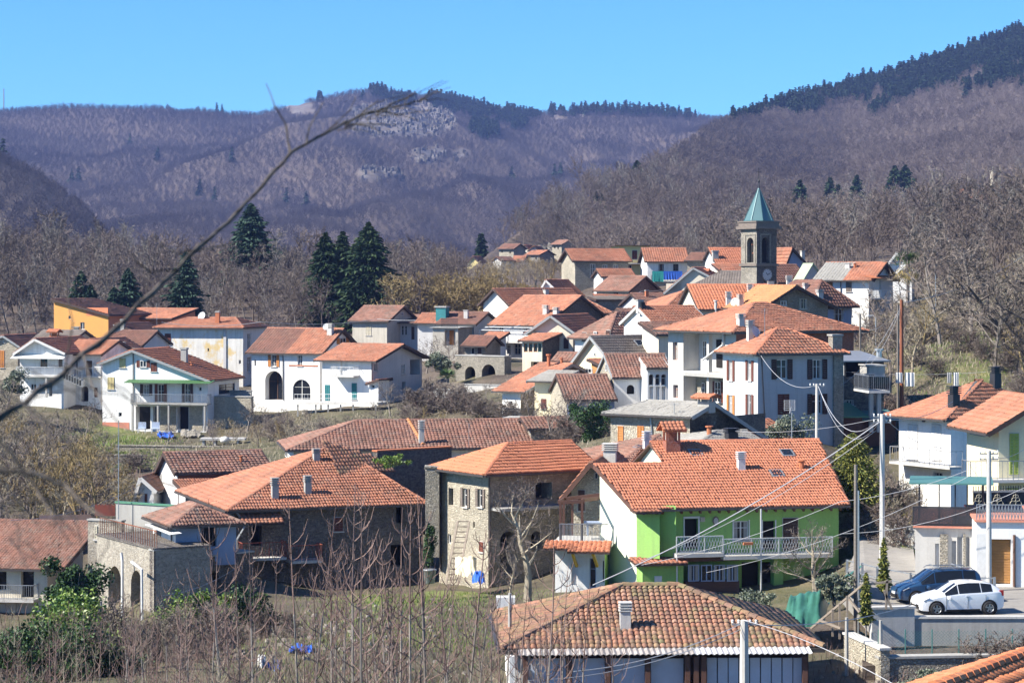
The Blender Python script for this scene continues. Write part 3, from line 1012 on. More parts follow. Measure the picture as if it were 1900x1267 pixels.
        c = bpy.data.objects.new('canopy_tiles', tm); link(c, o); tag(c, kind='stuff')
        return o
# ================================================================ houses: left cluster
h = House('orange_house', 'tall orange house with sloping tile roof at the far left edge of village', 325, 201, -20, 100, 584, 640, D=11, wall='orange_wall', wallmats={'R': 'red_wall'})
h.roof('shx', 'r_brown', yr=556, oh=.35, og=.4, verge='eave')
h.win('F', 127, 586, 131, 592, 'win', sill=False); h.win('F', 149, 598, 157, 611, 'win')
h.win('R', 215, 600, 222, 612, 'win'); h.win('R', 232, 600, 240, 612, 'win')
h.winl('F', h.W * .60, h.H - .1, h.W - .05, h.H + .95, 'recess', 'red_wall', out=.02, sill=False)
h.walls()
w = House('x', '', 332, 318, -20, 205, 590, 640, D=7, wall='red_wall', root=h)
w.roof('shy', 'r_orange', yr=573, oh=.5)
w.win('F', 225, 600, 236, 612, 'win'); w.win('F', 252, 600, 262, 615, 'win'); w.win('F', 283, 602, 291, 614, 'win')
w.walls()
a = House('x', '', 326, 118, -20, 62, 621, 645, D=6, wall='orange_wall', root=h)
a.roof('shx', 'r_brown', rise=-1.9, oh=.2, og=.25); a.walls()
h.chimney(116, 588, 607, .55, 'plain')

h = House('stone_cottage', 'stone gable cottage with orange shutters at the left edge of the photo', 305, 33, -14, -35, 640, 705, D=9, wall='stone_pale')
h.roof('gy', 'r_orange', yr=623, rf=.62, verge='eave_grey')
h.win('F', 0, 650, 8, 682, 'shut', 'sh_orange'); h.win('F', -18, 650, -9, 682, 'shut', 'sh_orange'); h.win('F', 6, 633, 10, 637, 'win', sill=False)
h.walls()

h = House('grey_roof_shed', 'low house with weathered grey roof and orange chimney below the orange house', 292, 132, -14, 62, 632, 680, D=7, wall='cream')
h.roof('gx', 'r_grey', yr=614); h.chimney(101, 611, 629, .9, 'hood', 'terracotta'); h.chimney(142, 606, 630, .8, 'stack', 'concrete'); h.walls()

h = House('white_balcony_house', 'white gabled house with scalloped awning and balcony at far left', 262, 118, -16, 37, 652, 752, D=10, wall='white')
h.roof('gy', 'r_orange', yr=629, rf=.4, eave='eave_white', verge='eave_white', oh=.5, og=.7)
h.awning('F', 27, 117, 657, 665, 1.1, 'metal_white')
h.win('F', 75, 665, 88, 681, 'win', frame='frame_brown'); h.win('F', 108, 665, 116, 682, 'door', 'sh_grey')
h.balcony('F', 29, 119, 697, 1.15, .95, 'metal_white', posts=[(86, 738)])
h.win('F', 57, 712, 67, 724, 'win'); h.win('F', 72, 712, 81, 724, 'win', sh='sh_teal'); h.win('F', 91, 708, 97, 735, 'hole')
h.walls()
w = House('x', '', 264, 187, -16, 121, 655, 752, D=8, wall='white', root=h)
w.roof('gx', 'r_orange', yr=632, oh=.6)
w.win('F', 137, 667, 144, 694, 'door', 'sh_dark'); w.win('F', 159, 669, 171, 698, 'door', 'sh_dark')
w.balcony('F', 121, 187, 698, 1.0, .9, 'metal_grey')
w.win('F', 150, 716, 164, 745, 'arch'); w.win('F', 174, 719, 181, 737, 'door', 'sh_brown')
w.walls()
# outside stair in front of the wing
st = MB()
p0, p1 = P(118, 690, 258.5), P(152, 705, 258.5)
for i in range(8):
    q = p0.lerp(p1, i / 7)
    st.box(q.x - .2, q.x + .25, q.y - .4, q.y + .5, q.z - .7, q.z)
o = st.build('stone_stair', MT['concrete']); tag(o, 'outside stair with handrails in front of white balcony house wing', 'stair')
rl = MB()
for dy in (-.4, .5):
    rl.bar(p0 + Vector((0, dy, 1)), p1 + Vector((0, dy, .9)), .06)
    for i in range(5):
        q = p0.lerp(p1, i / 4); rl.bar(q + Vector((0, dy, 0)), q + Vector((0, dy, 1)), .05)
rl.build('handrail', MT['metal_grey'], o)

h = House('white_gable_cottage', 'small white gable house with orange roof tucked behind the balcony house', 275, 206, -16, 152, 653, 700, D=9, wall='white_clean')
h.roof('gy', 'r_orange', yr=630, rf=.28, eave='eave_grey', og=.3); h.win('F', 188, 648, 192, 653, 'win', sill=False)
h.chimney(227, 634, 652, .55, 'plain'); h.walls()
w = House('x', '', 273, 232, -16, 204, 655, 700, D=3, wall='white_clean', root=h); w.roof('shy', 'r_grey', rise=.3, oh=.5); w.walls()

h = House('brown_roof_house', 'house with hipped dark brown roof below the orange house', 288, 262, -16, 160, 639, 690, D=8, wall='palegrey')
h.roof('gx', 'r_brown', yr=614, hl=3); h.walls()
h = House('grey_gable_house', 'narrow grey house with dark brown roof between orange and stained houses', 305, 262, -16, 206, 619, 680, D=9, wall='palegrey')
h.roof('gy', 'r_brown', yr=601, rf=.2, oh=.5); h.win('R', 271, 620, 277, 641, 'win', frame='frame_brown')
h.chimney(228, 592, 606, .5, 'plain', 'concrete'); h.chimney(215, 602, 614, .5, 'plain', 'concrete'); h.walls()

h = House('stained_house', 'big block house with yellow stained white wall and hipped roof', 300, 451, -12, 291, 607, 715, D=9, wall='stained', wallmats={'R': 'palegrey'})  # right side takes a greyer plaster, its shade put into the colour
h.roof('hip', 'r_orange', yr=590, hl=2.5, hr=2.5, oh=.55)
h.win('F', 306, 619, 317, 639, 'shut', 'sh_brown'); h.win('F', 385, 646, 388, 652, 'win', sill=False); h.win('F', 443, 668, 447, 675, 'win', sill=False)
mb = MB(); a0, _ = h.hit('F', 415, 640); a1, _ = h.hit('F', 420, 640); h.fbox(mb, 'F', a0, a1, -2, h.H - .05, .0, .12); h.add(mb, 'pilaster', MT['palegrey'])
h.win('R', 459, 618, 466, 650, 'win'); h.win('R', 459, 662, 466, 690, 'win')
h.chimney(404, 577, 600, .5, 'plain', 'terracotta'); h.dish(374, 586, .55, -30, 592); h.antenna(291, 562, 606, 2); h.walls()

h = House('green_awning_house', 'white gabled house with long orange roof, green awning and big dish', 255, 385, -14, 190, 704, 800, D=9.5, wall='white_clean', sink=4)
h.roof('gy', 'r_bright', yr=650, rf=.30, yeb=673, eave='eave_grey', og=.5)
h.win('F', 222, 665, 233, 682, 'shut', 'sh_yellow'); h.win('F', 200, 700, 212, 722, 'shut', 'sh_yellow')
h.win('F', 260, 669, 272, 681, 'open', 'sh_brown'); h.win('F', 280, 673, 291, 689, 'shut', 'sh_brown')
h.win('F', 266, 713, 277, 733, 'open', 'sh_dark'); h.win('F', 293, 713, 304, 746, 'open', 'sh_brown'); h.win('F', 343, 712, 353, 746, 'open', 'sh_dark')
h.win('F', 369, 718, 374, 725, 'win', sill=False); h.win('F', 220, 765, 226, 773, 'win', sill=False)
h.awning('F', 239, 389, 704, 710, 1.5, 'awning_green')
h.balcony('F', 242, 384, 748, 1.35, .95, 'metal_grey', 'concrete', posts=[(246, 800), (293, 800), (313, 800), (380, 800)])
h.win('F', 252, 754, 279, 797, 'hole', depth=1.0); h.win('F', 284, 754, 296, 797, 'hole'); h.win('F', 328, 754, 350, 797, 'hole', depth=1.0)
for x0, x1 in ((297, 327), (351, 376)):
    mb = MB(); a0, z1 = h.hit('F', x0, 754); a1, z0 = h.hit('F', x1, 799); h.fbox(mb, 'F', a0, a1, z0, z1, -.05, .03); h.add(mb, 'stone_base', MT['stone_pale'])
mb = MB(); a0, z1 = h.hit('F', 191, 783); a1, z0 = h.hit('F', 240, 795); h.fbox(mb, 'F', .01, a1, z0 - 1, z1, -.05, .025); h.add(mb, 'painted_plinth', MT['pink_band'])
h.win('R', 406, 712, 436, 730, 'win', frame='frame_brown')
h.pipe('F', [(247, 656), (247, 748)]); h.chimney(342, 645, 673, .62, 'plain', 'concrete'); h.chimney(356, 671, 681, .3, 'pipe', 'terracotta'); h.dish(318, 690, .95, -40); h.antenna(230, 697, 745, 4)
h.walls()

def slabwall(name, label, x0, x1, yt, yb, Y0, Y1=None, th=.5, mat='stone', openings=(), coping=None, sink=2.5, cat='wall', ytr=None):
    """free-standing wall from pixel x0 to x1; openings are (px0, py0, px1, py1, arch)"""
    Y1 = Y1 or Y0
    A, B = P(x0, yt, Y0), P(x1, ytr or yt, Y1)
    d = B - A; dz = d.z; d.z = 0
    L = d.length
    yaw = math.degrees(math.atan2(d.y, d.x))
    hh = House(name, label, Y0, x0, max(0, yaw), x1, yt, yb, D=th, wall=mat, cat=cat, sink=sink, Wm=L, ctrl=False) if yaw >= 0 else \
         House(name, label, Y1, x1, yaw, x0, yt, yb, D=th, wall=mat, cat=cat, sink=sink, Wm=L, ctrl=False)
    for (p, q, r, t, ar) in openings:
        hh.win('F', p, q, r, t, 'arch' if ar else 'hole', depth=th * .95)
    cp = MB(); cp.box(-.05, L + .05, -.06, th + .06, hh.H, hh.H + .1); hh.add(cp, 'coping', MT[coping or 'concrete'])
    hh.walls()
    return hh
sw = slabwall('garage_wall', 'rough stone wall with green garage door right of the green awning house', 388, 466, 737, 800, 257, 256, .8, 'stone_pale', ())
sw.win('F', 404, 760, 418, 797, 'door', 'sh_teal'); 
slabwall('terrace_wall', 'upper concrete parapet beside the green awning house', 391, 466, 726, 738, 262, 261, .3, 'concrete')

h = House('arched_white_house', 'white house with arched windows and half brown half orange roof', 268, 593, -25, 467, 653, 762, D=9, wall='white_clean')
h.roof('gx', 'r_orange', yr=610, split=(.52, 'r_brown'), og=.6)
h.win('F', 472, 667, 475, 679, 'win', sill=False); h.win('F', 503, 659, 513, 680, 'open', 'sh_orange'); h.win('F', 552, 659, 561, 679, 'win')
h.win('F', 492, 688, 524, 742, 'archwin', frame='frame_brown', sill=False, depth=.9); h.win('F', 543, 704, 576, 742, 'archwin', sill=False)
mb = MB(); a0, z0 = h.hit('F', 536, 679); a1, z1 = h.hit('F', 590, 676); h.fbox(mb, 'F', a0, a1, z0, z0 + .14, 0, .05); h.add(mb, 'brick_band', MT['terracotta'])
h.win('R', 630, 627, 641, 638, 'open', 'sh_orange'); h.chimney(613, 600, 622, .6, 'stack'); h.pipe('F', [(525, 653), (525, 742)]); h.dish(605, 606, .4, -20, 618); h.walls()

h = House('terrace_white_house', 'white house with balcony, teal shutters and open corner loggia', 259, 690, -25, 598, 668, 752, xs=783, wall='white_clean', wallmats={'R': 'palegrey'}, sink=3.5)  # shaded right gable coloured greyer than the sunlit white front
h.roof('gx', 'r_orange', yr=639, og=.8, oh=.5)
h.win('F', 632, 671, 645, 696, 'door', 'frame'); h.balcony('F', 613, 656, 697, 1.3, .95, 'metal_white')
h.win('F', 603, 714, 612, 743, 'shut', 'sh_teal'); h.win('F', 653, 711, 662, 741, 'shut', 'sh_teal'); 
h.win('R', 694, 674, 701, 689, 'win'); h.win('R', 745, 676, 751, 694, 'win'); h.win('R', 761, 667, 779, 695, 'hole', depth=2.0); h.win('R', 746, 708, 753, 727, 'hole')
h.pipe('F', [(690, 668), (690, 715)]); h.walls()
w = House('x', '', 257.5, 702, -25, 685, 705, 752, D=2.5, wall='white_clean', root=h); w.roof('shx', 'r_orange', rise=-.35, oh=.25); w.win('F', 689, 714, 695, 720, 'win', sill=False); w.walls()

# terrace on posts in front of the two white houses
t = empty('garden_terrace', P(620, 790, 253)); tag(t, 'raised terrace on thin posts in front of the two white houses', 'terrace')
Mi = t.matrix_basis.inverted()
A, B = P(546, 747, 256), P(700, 747, 251)
A2, B2 = A + Vector((1.2, 3.2, 0)), B + Vector((1.2, 3.2, 0))
mb = MB(); mb.prism([Mi @ q for q in (A, B, B2, A2)], (0, 0, -.22)); mb.build('slab', MT['concrete_light'], t)
mb = MB()
for i in range(25):
    q = Mi @ A.lerp(B, i / 24); mb.bar(q, q + Vector((0, 0, .9)), .03)
for zz in (.45, .9): mb.bar(Mi @ A + Vector((0, 0, zz)), Mi @ B + Vector((0, 0, zz)), .045)
mb.build('railing', MT['metal_white'], t)
for fx in (.03, .25, .4, .55, .7, .97):
    mb = MB(); q = Mi @ A.lerp(B, fx) + Vector((.1, .2, -.22)); mb.bar(q, q - Vector((0, 0, 3.2)), .16); mb.build('post', MT['concrete'], t)
slabwall('terrace_base_wall', 'pale wall under the raised terrace of white houses', 560, 712, 766, 800, 257, 254, .4, 'concrete_light')

h = House('grey_hay_house', 'plain grey beige house with pale shutter below the dark spruces', 332, 718, -25, 654, 594, 655, D=8.5, wall='old_beige')
h.roof('gx', 'r_old', yr=568, og=.5); h.win('F', 679, 600, 689, 622, 'shut', 'sh_pale'); h.win('R', 744, 580, 748, 586, 'win', sill=False); h.walls()
w = House('x', '', 334, 828, -14, 738, 598, 655, D=7, wall='grey_wall', root=h); w.roof('shy', 'r_old', rise=.8, oh=.9)
for x in (738, 745, 751): w.win('F', x, 604, x + 4, 622, 'win')
w.win('F', 763, 606, 769, 630, 'door', 'sh_dark'); w.win('F', 782, 606, 788, 628, 'win'); w.walls()

h = House('terrace_roof_house', 'stone house with roof terrace, dark railing and orange shutter', 288, 850, -15, 803, 607, 668, D=6, wall='old_beige', wallmats={'R': 'stone'})
h.roof('flat', 'flatc', rise=0, oh=.3, og=.3, eave='concrete', gutter=False)
h.win('F', 825, 612, 845, 641, 'recess', 'grey_wall', depth=.8); h.win('F', 834, 613, 842, 640, 'shut', 'sh_orange', out=-.7); 
h.walls()
rm = MB()
for i in range(30):
    a = h.W * (.35 + .65 * i / 29); rm.bar((a, -.2, h.H), (a, -.2, h.H + 1.0), .025)
rm.bar((h.W * .35, -.2, h.H + 1), (h.W, -.2, h.H + 1), .05); h.add(rm, 'railing', MT['metal_dark'])
w = House('x', '', 294, 880, -20, 815, 600, 668, D=8, wall='grey_wall', root=h); w.roof('gx', 'r_brown', yr=580, og=.4); w.chimney(821, 568, 590, 1.3, 'plain', 'sh_teal'); w.chimney(865, 575, 592, .5, 'plain'); w.walls()
w = House('x', '', 297, 815, -14, 775, 598, 668, D=6, wall='palegrey', root=h); w.roof('gx', 'r_orange', yr=582); w.walls()

for x0, x1, yt, Y, lab in ((85, 262, 846, 218, 'upper dry stone terrace wall on the left slope'), (215, 452, 830, 232, 'long dry stone garden wall below the green awning house'), (40, 236, 897, 194, 'lower dry stone terrace wall on the left slope'), (560, 720, 800, 238, 'dry stone wall below the raised white terrace')):
    slabwall('dry_stone_wall', lab, x0, x1, yt, yt + 13, Y, Y - 2, .5, 'stone', (), 'stone')
aw = slabwall('arcade_wall', 'stone terrace wall with two dark arches below the center houses', 845, 936, 662, 715, 262, 258, 1.2, 'stone', [(863, 680, 882, 712, 1), (894, 676, 919, 712, 1)], 'concrete')
slabwall('garden_wall', 'low pale garden wall with dark fence below the stone arcade', 862, 960, 716, 730, 250, 247, .4, 'concrete_light')
fw = slabwall('picket_wall', 'grey garden wall topped by picket fence beside the palm', 803, 860, 724, 740, 252, 250, .3, 'concrete', cat='wall')
for i in range(22):
    mb = MB(); a = fw.W * (i + .5) / 22; mb.box(a - .05, a + .05, .1, .14, fw.H + .1, fw.H + .75); fw.add(mb, 'picket', MT['wood_raw'])

# ================================================================ houses: centre
h = House('gable_end_house', 'white gable end house with long orange roof at top of center cluster', 318, 946, 38, 1080, 562, 612, xs=897, wall='white')
h.roof('gx', 'r_orange', yr=536, oh=.6, og=.6); h.chimney(1013, 537, 546, .6, 'plain'); h.win('L', 926, 546, 929, 551, 'win', sill=False); h.walls()
h = House('white_dormer_house', 'small white gable peeking above the long orange roof', 332, 1040, -20, 1000, 545, 600, D=9, wall='white'); h.roof('gy', 'r_orange', yr=520, rf=.35, eave='eave_white'); h.walls()
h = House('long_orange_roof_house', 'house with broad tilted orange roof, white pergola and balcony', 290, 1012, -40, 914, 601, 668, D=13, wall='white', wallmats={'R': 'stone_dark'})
h.roof('gx', 'r_orange', yr=549, og=.4, oh=.5)
h.win('F', 925, 603, 934, 622, 'win'); h.win('F', 970, 603, 984, 622, 'win'); h.win('F', 940, 640, 947, 658, 'win'); h.win('F', 954, 638, 966, 658, 'win')
h.chimney(1013, 566, 583, .6, 'stack'); h.chimney(1032, 570, 584, .6, 'stack')
h.balcony('F', 915, 990, 634, 1.8, 1.0, 'metal_white', panel='metal_white')
mb = MB()
for x in (890, 935, 980):
    a, z = h.hit('F', x, 612, 2.2); z0 = h.hit('F', x, 668, 2.2)[1]
    h.fbox(mb, 'F', a - .05, a + .05, z0, z, 2.15, 2.25); mb.bar(h.pt('F', a, z, 2.2), h.pt('F', a + 1.5, z + .7, .1), .09)
a0, z = h.hit('F', 888, 612, 2.2); a1, _ = h.hit('F', 985, 612, 2.2)
for o_, dz in ((2.2, 0), (1.2, .35)): mb.bar(h.pt('F', a0, z + dz, o_), h.pt('F', a1, z + dz, o_), .09)
h.add(mb, 'pergola', MT['metal_white']); h.walls()
h = House('orange_hip_house', 'orange roofed house half hidden behind the long orange roof', 306, 1078, 18, 1133, 579, 620, D=9, wall='cream'); h.roof('gx', 'r_orange', yr=548, hr=3); h.walls()
h = House('lean_to_shed', 'small orange roofed shed under the white pergola', 284, 915, -30, 886, 634, 665, D=3, wall='white'); h.roof('shy', 'r_orange', rise=.9, oh=.4); h.walls()
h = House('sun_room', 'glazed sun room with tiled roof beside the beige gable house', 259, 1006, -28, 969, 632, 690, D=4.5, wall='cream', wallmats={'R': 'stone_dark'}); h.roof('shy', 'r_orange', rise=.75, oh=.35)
for x, k in ((972, 'frame'), (981, 'frame'), (990, 'frame'), (998, 'sh_teal')): h.win('F', x, 637, x + 7, 653, 'win', frame='sh_orange' if k == 'frame' else k, sill=False)
h.win('F', 985, 671, 1002, 684, 'hole'); h.walls()
h = House('beige_gable_house', 'beige rendered gable house with grey verge and brown shutter', 262, 1066, -20, 982, 616, 682, D=12, wall='old_beige', wallmats={'F': 'cream'})
h.roof('gy', 'r_orange', yr=586, rf=.5, eave='eave_grey', og=.5); h.win('F', 1046, 627, 1055, 647, 'shut', 'sh_dark'); h.pipe('F', [(1064, 618), (1064, 668)]); h.walls()
h = House('white_hip_house', 'white house with hipped orange roof in the middle of the village', 252, 1130, 33, 1262, 622, 690, xs=1067, wall='white_clean')
h.roof('hip', 'r_old', yr=580, oh=.6); h.win('L', 1080, 617, 1088, 633, 'shut', 'sh_dark'); h.win('L', 1102, 615, 1108, 624, 'win'); h.win('L', 1125, 613, 1132, 622, 'shut', 'sh_dark'); h.win('L', 1090, 625, 1097, 634, 'win'); h.win('L', 1080, 643, 1087, 658, 'win')
h.chimney(1166, 598, 618, .3, 'pipe', 'rust'); h.chimney(1183, 576, 588, .6, 'plain', 'terracotta'); h.skylight(1178, 604, .5, .6); h.walls()
h = House('grey_roof_house', 'cream gable house with grey brown roof and skylight', 232, 1132, 33, 1250, 661, 720, xs=1062, wall='paleyellow')
h.roof('gx', 'r_grey', yr=624, rf=.42, yeb=680, oh=.5, og=.5, eave='eave_grey'); h.win('L', 1102, 655, 1106, 660, 'win', sill=False); h.skylight(1186, 638, .8, .8)
h.walls()
a = House('x', '', 228, 1127, 20, 1160, 680, 720, D=4, wall='garage', root=h); a.roof('shy', 'r_orange', rise=.5, oh=.4); a.win('L', 1085, 683, 1100, 692, 'win', sill=False); a.walls()
h = House('old_tile_chapel', 'low white building with old tile roof, niche and three arches', 216, 1139, 8, 1246, 698, 760, D=8, wall='white_clean', wallmats={'L': 'stone_pale'}); h.roof('gx', 'r_old', yr=658, oh=.35, og=.2, eave='eave_grey')
h.win('F', 1163, 714, 1177, 731, 'arch', depth=.25); h.win('L', 1124, 675, 1127, 688, 'win', sill=False)
h.walls()
w = House('x', '', 213.5, 1201, 8, 1240, 682, 760, D=3, wall='white_clean', root=h); w.roof('shy', 'r_old', rise=.7, oh=.2, og=.1, eave='eave_white')
for x in (1204, 1216, 1227): w.win('F', x, 694, x + 9, 715, 'archwin', sill=False, depth=.3, frame='metal_white'); w.win('F', x + 1, 717, x + 8, 742, 'recess', 'white_clean', depth=.25)
w.walls()
h = House('barn_house', 'long low house with steep orange roof seen from its end', 226, 966, -38, 932, 724, 790, D=14, wall='white', wallmats={'R': 'stone_old'})
h.roof('gx', 'r_orange', yr=675, oh=.5, og=.9, eave='eave_grey'); h.win('F', 945, 744, 951, 752, 'win'); h.chimney(1018, 657, 682, .32, 'pipe', 'terracotta'); h.chimney(1042, 664, 676, .25, 'pipe', 'terracotta'); h.win('F', 935, 762, 955, 783, 'hole'); h.walls()
w = House('x', '', 220, 1027, -20, 992, 706, 795, D=5, wall='paleyellow', root=h); w.roof('shy', 'r_slate', rise=.6, oh=.6, og=.6, eave='eave_grey'); w.win('F', 1004, 740, 1013, 758, 'shut', 'sh_brown'); w.walls()
h = House('collapsed_tile_house', 'old stone house with ragged reddish tile roof behind bare trees', 212, 1052, 9, 1140, 739, 790, D=9, wall='blue_wall', wallmats={'L': 'stone_pale'}); h.roof('gx', 'r_old', yr=696, oh=.4, og=.2); h.win('L', 1040, 712, 1043, 720, 'win', sill=False); h.walls()
h = House('low_garden_shed', 'low brown tiled shed roof beside the bare fruit trees', 200, 985, 12, 1055, 793, 830, D=5, wall='stone'); h.roof('gx', 'r_old', yr=775); h.walls()
h = House('terrace_shack', 'small concrete terrace shack with railing at the center', 214, 1000, -12, 930, 778, 800, D=5, wall='concrete_light'); h.roof('flat', 'flatc', rise=0, oh=.2, eave='concrete_light', gutter=False); h.walls()
rm = MB()
for i in range(40): a = h.W * i / 39; rm.bar((a, -.1, h.H), (a, -.1, h.H + .95), .025)
rm.bar((0, -.1, h.H + .95), (h.W, -.1, h.H + .95), .05); h.add(rm, 'railing', MT['metal_dark'])

# ================================================================ houses: upper village
h = House('upper_stone_house', 'long stone house with orange roof at the top of the village', 352, 1067, 13, 1166, 483, 532, D=8, wall='stone', wallmats={'L': 'stone_pale'}); h.roof('gx', 'r_orange', yr=463, og=.5)
h.win('F', 1095, 490, 1105, 514, 'win'); h.win('F', 1117, 491, 1127, 500, 'win'); h.win('F', 1138, 491, 1147, 500, 'win'); h.walls()
h = House('yellow_tower_house', 'yellow house with flat dark roof and red shutter', 366, 1148, 6, 1206, 455, 525, D=8, wall='yellow_wall'); h.roof('flat', 'flatc', rise=0, oh=.6, og=.6, gutter=False)
h.win('F', 1173, 465, 1182, 481, 'shut', 'sh_brown'); h.win('F', 1163, 492, 1172, 500, 'win'); h.balcony('F', 1152, 1200, 488, 1.0, .1, 'sh_orange'); h.walls()
h = House('blue_tarp_house', 'white upper house with orange roof and tarp covered balcony', 347, 1201, 3, 1275, 484, 528, D=9, wall='white'); h.roof('gx', 'r_orange', yr=461, og=.4)
h.win('F', 1222, 490, 1232, 503, 'win', frame='frame_brown'); h.win('F', 1249, 490, 1259, 503, 'win', frame='frame_brown'); 
o = h.balcony('F', 1209, 1266, 522, 1.0, .9, 'metal_grey')
def drape(f, x0, x1, y0, y1, mat, nm='tarp'):
    a0, zt = h.hit(f, x0, y0, 1.04); a1, zb_ = h.hit(f, x1, y1, 1.04)
    n = 24; v = []
    for i in range(n + 1):
        a = a0 + (a1 - a0) * i / n; k = .05 * math.sin(i * 1.9) + .03 * math.sin(i * 4.7)
        v += [h.pt(f, a, zt - abs(k) * .5, 1.06), h.pt(f, a, zb_ + k, 1.1 + k)]
    mb = MB(); mb.add(v, [(2 * i, 2 * i + 1, 2 * i + 3, 2 * i + 2) for i in range(n)]); return h.add(mb, nm, MT[mat])
drape('F', 1210, 1231, 503, 523, 'tarp_teal'); drape('F', 1231, 1266, 503, 519, 'tarp_blue'); h.walls()
h = House('porch_roof_cottage', 'small orange roofed white porch below the upper stone house', 338, 1119, 13, 1176, 512, 535, D=5, wall='white'); h.roof('gx', 'r_orange', yr=500); h.walls()
h = House('weathered_cottage', 'weathered cottage with old orange roof and dark gable below the tarp', 322, 1166, -30, 1107, 538, 575, D=9, wall='old_beige', wallmats={'R': 'stone_dark'}); h.roof('gx', 'r_old', yr=513, og=.4); h.win('F', 1139, 543, 1147, 549, 'hole'); h.walls()
h = House('beige_gable_cottage', 'beige gable cottage with dark verge below the church tower', 318, 1318, -14, 1236, 513, 570, D=9, wall='white', wallmats={'F': 'cream'}); h.roof('gy', 'r_orange', yr=497, rf=.62, yeb=541, eave='eave_grey', og=.4, oh=.6); h.win('F', 1265, 526, 1270, 541, 'win'); h.chimney(1308, 499, 516, .8, 'hood', 'concrete'); h.walls()
h = House('church_side_house', 'white house with grey brown roof standing before the church tower', 302, 1392, -8, 1291, 527, 585, D=8, wall='white'); h.roof('gx', 'r_grey', yr=504, oh=.7, hl=3); h.win('F', 1304, 534, 1314, 553, 'win'); h.win('F', 1341, 532, 1352, 545, 'win'); h.pipe('F', [(1290, 530), (1290, 562)]); h.walls()
h = House('red_roof_house', 'white house with bright red orange roof left of the church tower', 335, 1332, 10, 1392, 488, 540, D=8, wall='white_clean', wallmats={'F': 'stone_dark'}); h.roof('gx', 'r_new', yr=461); h.win('F', 1352, 491, 1364, 504, 'hole'); h.chimney(1327, 465, 480, .8, 'plain', 'concrete'); h.walls()
h = House('ruined_shed', 'ruined stone shed with open dark roof beside the tarp house', 342, 1312, -20, 1275, 482, 520, D=6, wall='stone'); h.roof('gx', 'r_brown', yr=470); h.walls()
h = House('low_orange_shed', 'low orange roofed shed left of the church tower', 325, 1340, 10, 1385, 502, 530, D=4, wall='cream'); h.roof('shy', 'r_orange', rise=.8); h.walls()
h = House('shaded_gable_house', 'gable house with shade-tinted blue grey wall behind the church tower', 312, 1456, 28, 1496, 492, 540, D=9, wall='blue_wall'); h.roof('gy', 'r_orange', yr=461, rf=.3, og=.4); h.chimney(1489, 465, 485, .45, 'plain'); h.walls()  # the gable's bluish shade is part of the wall colour
h = House('brown_hip_annex', 'brown roofed annex against the right side of church tower', 300, 1445, 20, 1500, 522, 560, D=8, wall='stone'); h.roof('gx', 'r_brown', yr=492); h.walls()
h = House('metal_verge_house', 'dark gable house with pale green metal roof edge', 284, 1490, 26, 1527, 516, 560, D=1.6, wall='grey_wall'); h.roof('gy', 'sheet_green', yr=488, rf=.45, eave='sheet_edge', og=.3, oh=.5); h.walls()
h = House('orange_slab_house', 'wide bright orange roof with many chimneys below the church tower', 262, 1300, 6, 1445, 572, 620, D=13, wall='cream'); h.roof('gx', 'r_bright', yr=529)
for x, yt, yb in ((1352, 541, 569), (1392, 527, 554), (1430, 522, 543), (1464, 511, 534)): h.chimney(x, yt, yb, .55, 'stack')
h.chimney(1328, 557, 575, .3, 'pipe'); h.walls()
h = House('yellow_verge_stone_house', 'dark stone gable house with yellow orange roof in the upper center', 236, 1418, 22, 1536, 566, 630, D=6.5, wall='stone', wallmats={'F': 'stone'}); h.roof('gy', 'r_yellow', yr=531, rf=.45, og=.8, oh=.7)
h.win('F', 1447, 558, 1459, 567, 'win'); h.win('F', 1483, 554, 1497, 573, 'win', frame='sh_pale'); h.chimney(1374, 546, 569, .5, 'stack'); h.dish(1363, 560, .45, -30, 569); h.walls()
h = House('dark_roof_house', 'house with shade-tinted blue wall and dark brown roof right of stone gable', 256, 1510, 24, 1580, 560, 620, D=10, wall='blue_wall'); h.roof('hip', 'r_brown', yr=521, oh=.6); h.win('F', 1547, 573, 1566, 600, 'win'); h.chimney(1495, 525, 540, .5, 'stack'); h.chimney(1521, 537, 552, .6, 'stack'); h.walls()  # blue of the front wall is painted shade
h = House('white_corner_house', 'tall white house with half grey half orange roof below the palm', 264, 1612, -24, 1520, 518, 650, D=10, wall='white_clean', wallmats={'R': 'palegrey'}); h.roof('gx', 'r_orange', yr=488, split=(.5, 'r_slate'), og=.7)  # right gable greyed in colour to show its shade
h.win('F', 1535, 524, 1545, 542, 'shut', 'sh_orange'); h.win('F', 1570, 521, 1580, 541, 'shut', 'sh_grey'); h.win('F', 1573, 563, 1580, 585, 'shut', 'sh_grey')
h.win('R', 1643, 501, 1648, 510, 'win'); h.awning('R', 1617, 1657, 511, 516, 1.1, 'terracotta'); h.balcony('R', 1614, 1658, 553, 1.1, .9, 'metal_white'); h.win('R', 1620, 520, 1634, 551, 'door', 'sh_white')
h.pipe('F', [(1560, 520), (1560, 545)]); h.chimney(1573, 488, 499, .5, 'plain'); h.chimney(1586, 488, 498, .3, 'pipe', 'terracotta'); h.walls()
h = House('white_gable_behind_palm', 'small white gable house behind the palm tree', 292, 1692, -12, 1640, 500, 560, D=7, wall='white_clean'); h.roof('gy', 'r_slate', yr=470, rf=.45, eave='eave_white', og=.4); h.walls()
h = House('brown_valley_house', 'low house with brown and orange hipped roof left of center', 286, 1238, 20, 1296, 569, 600, D=9, wall='stone_old'); h.roof('gx', 'r_orange', yr=541, hl=4); h.walls()
h = House('half_hip_cottage', 'small half hipped orange cottage left of the brown valley house', 300, 1195, 20, 1245, 565, 600, D=7, wall='grey_wall'); h.roof('gx', 'r_old', yr=545); h.chimney(1200, 538, 552, .4, 'plain', 'terracotta'); h.walls()
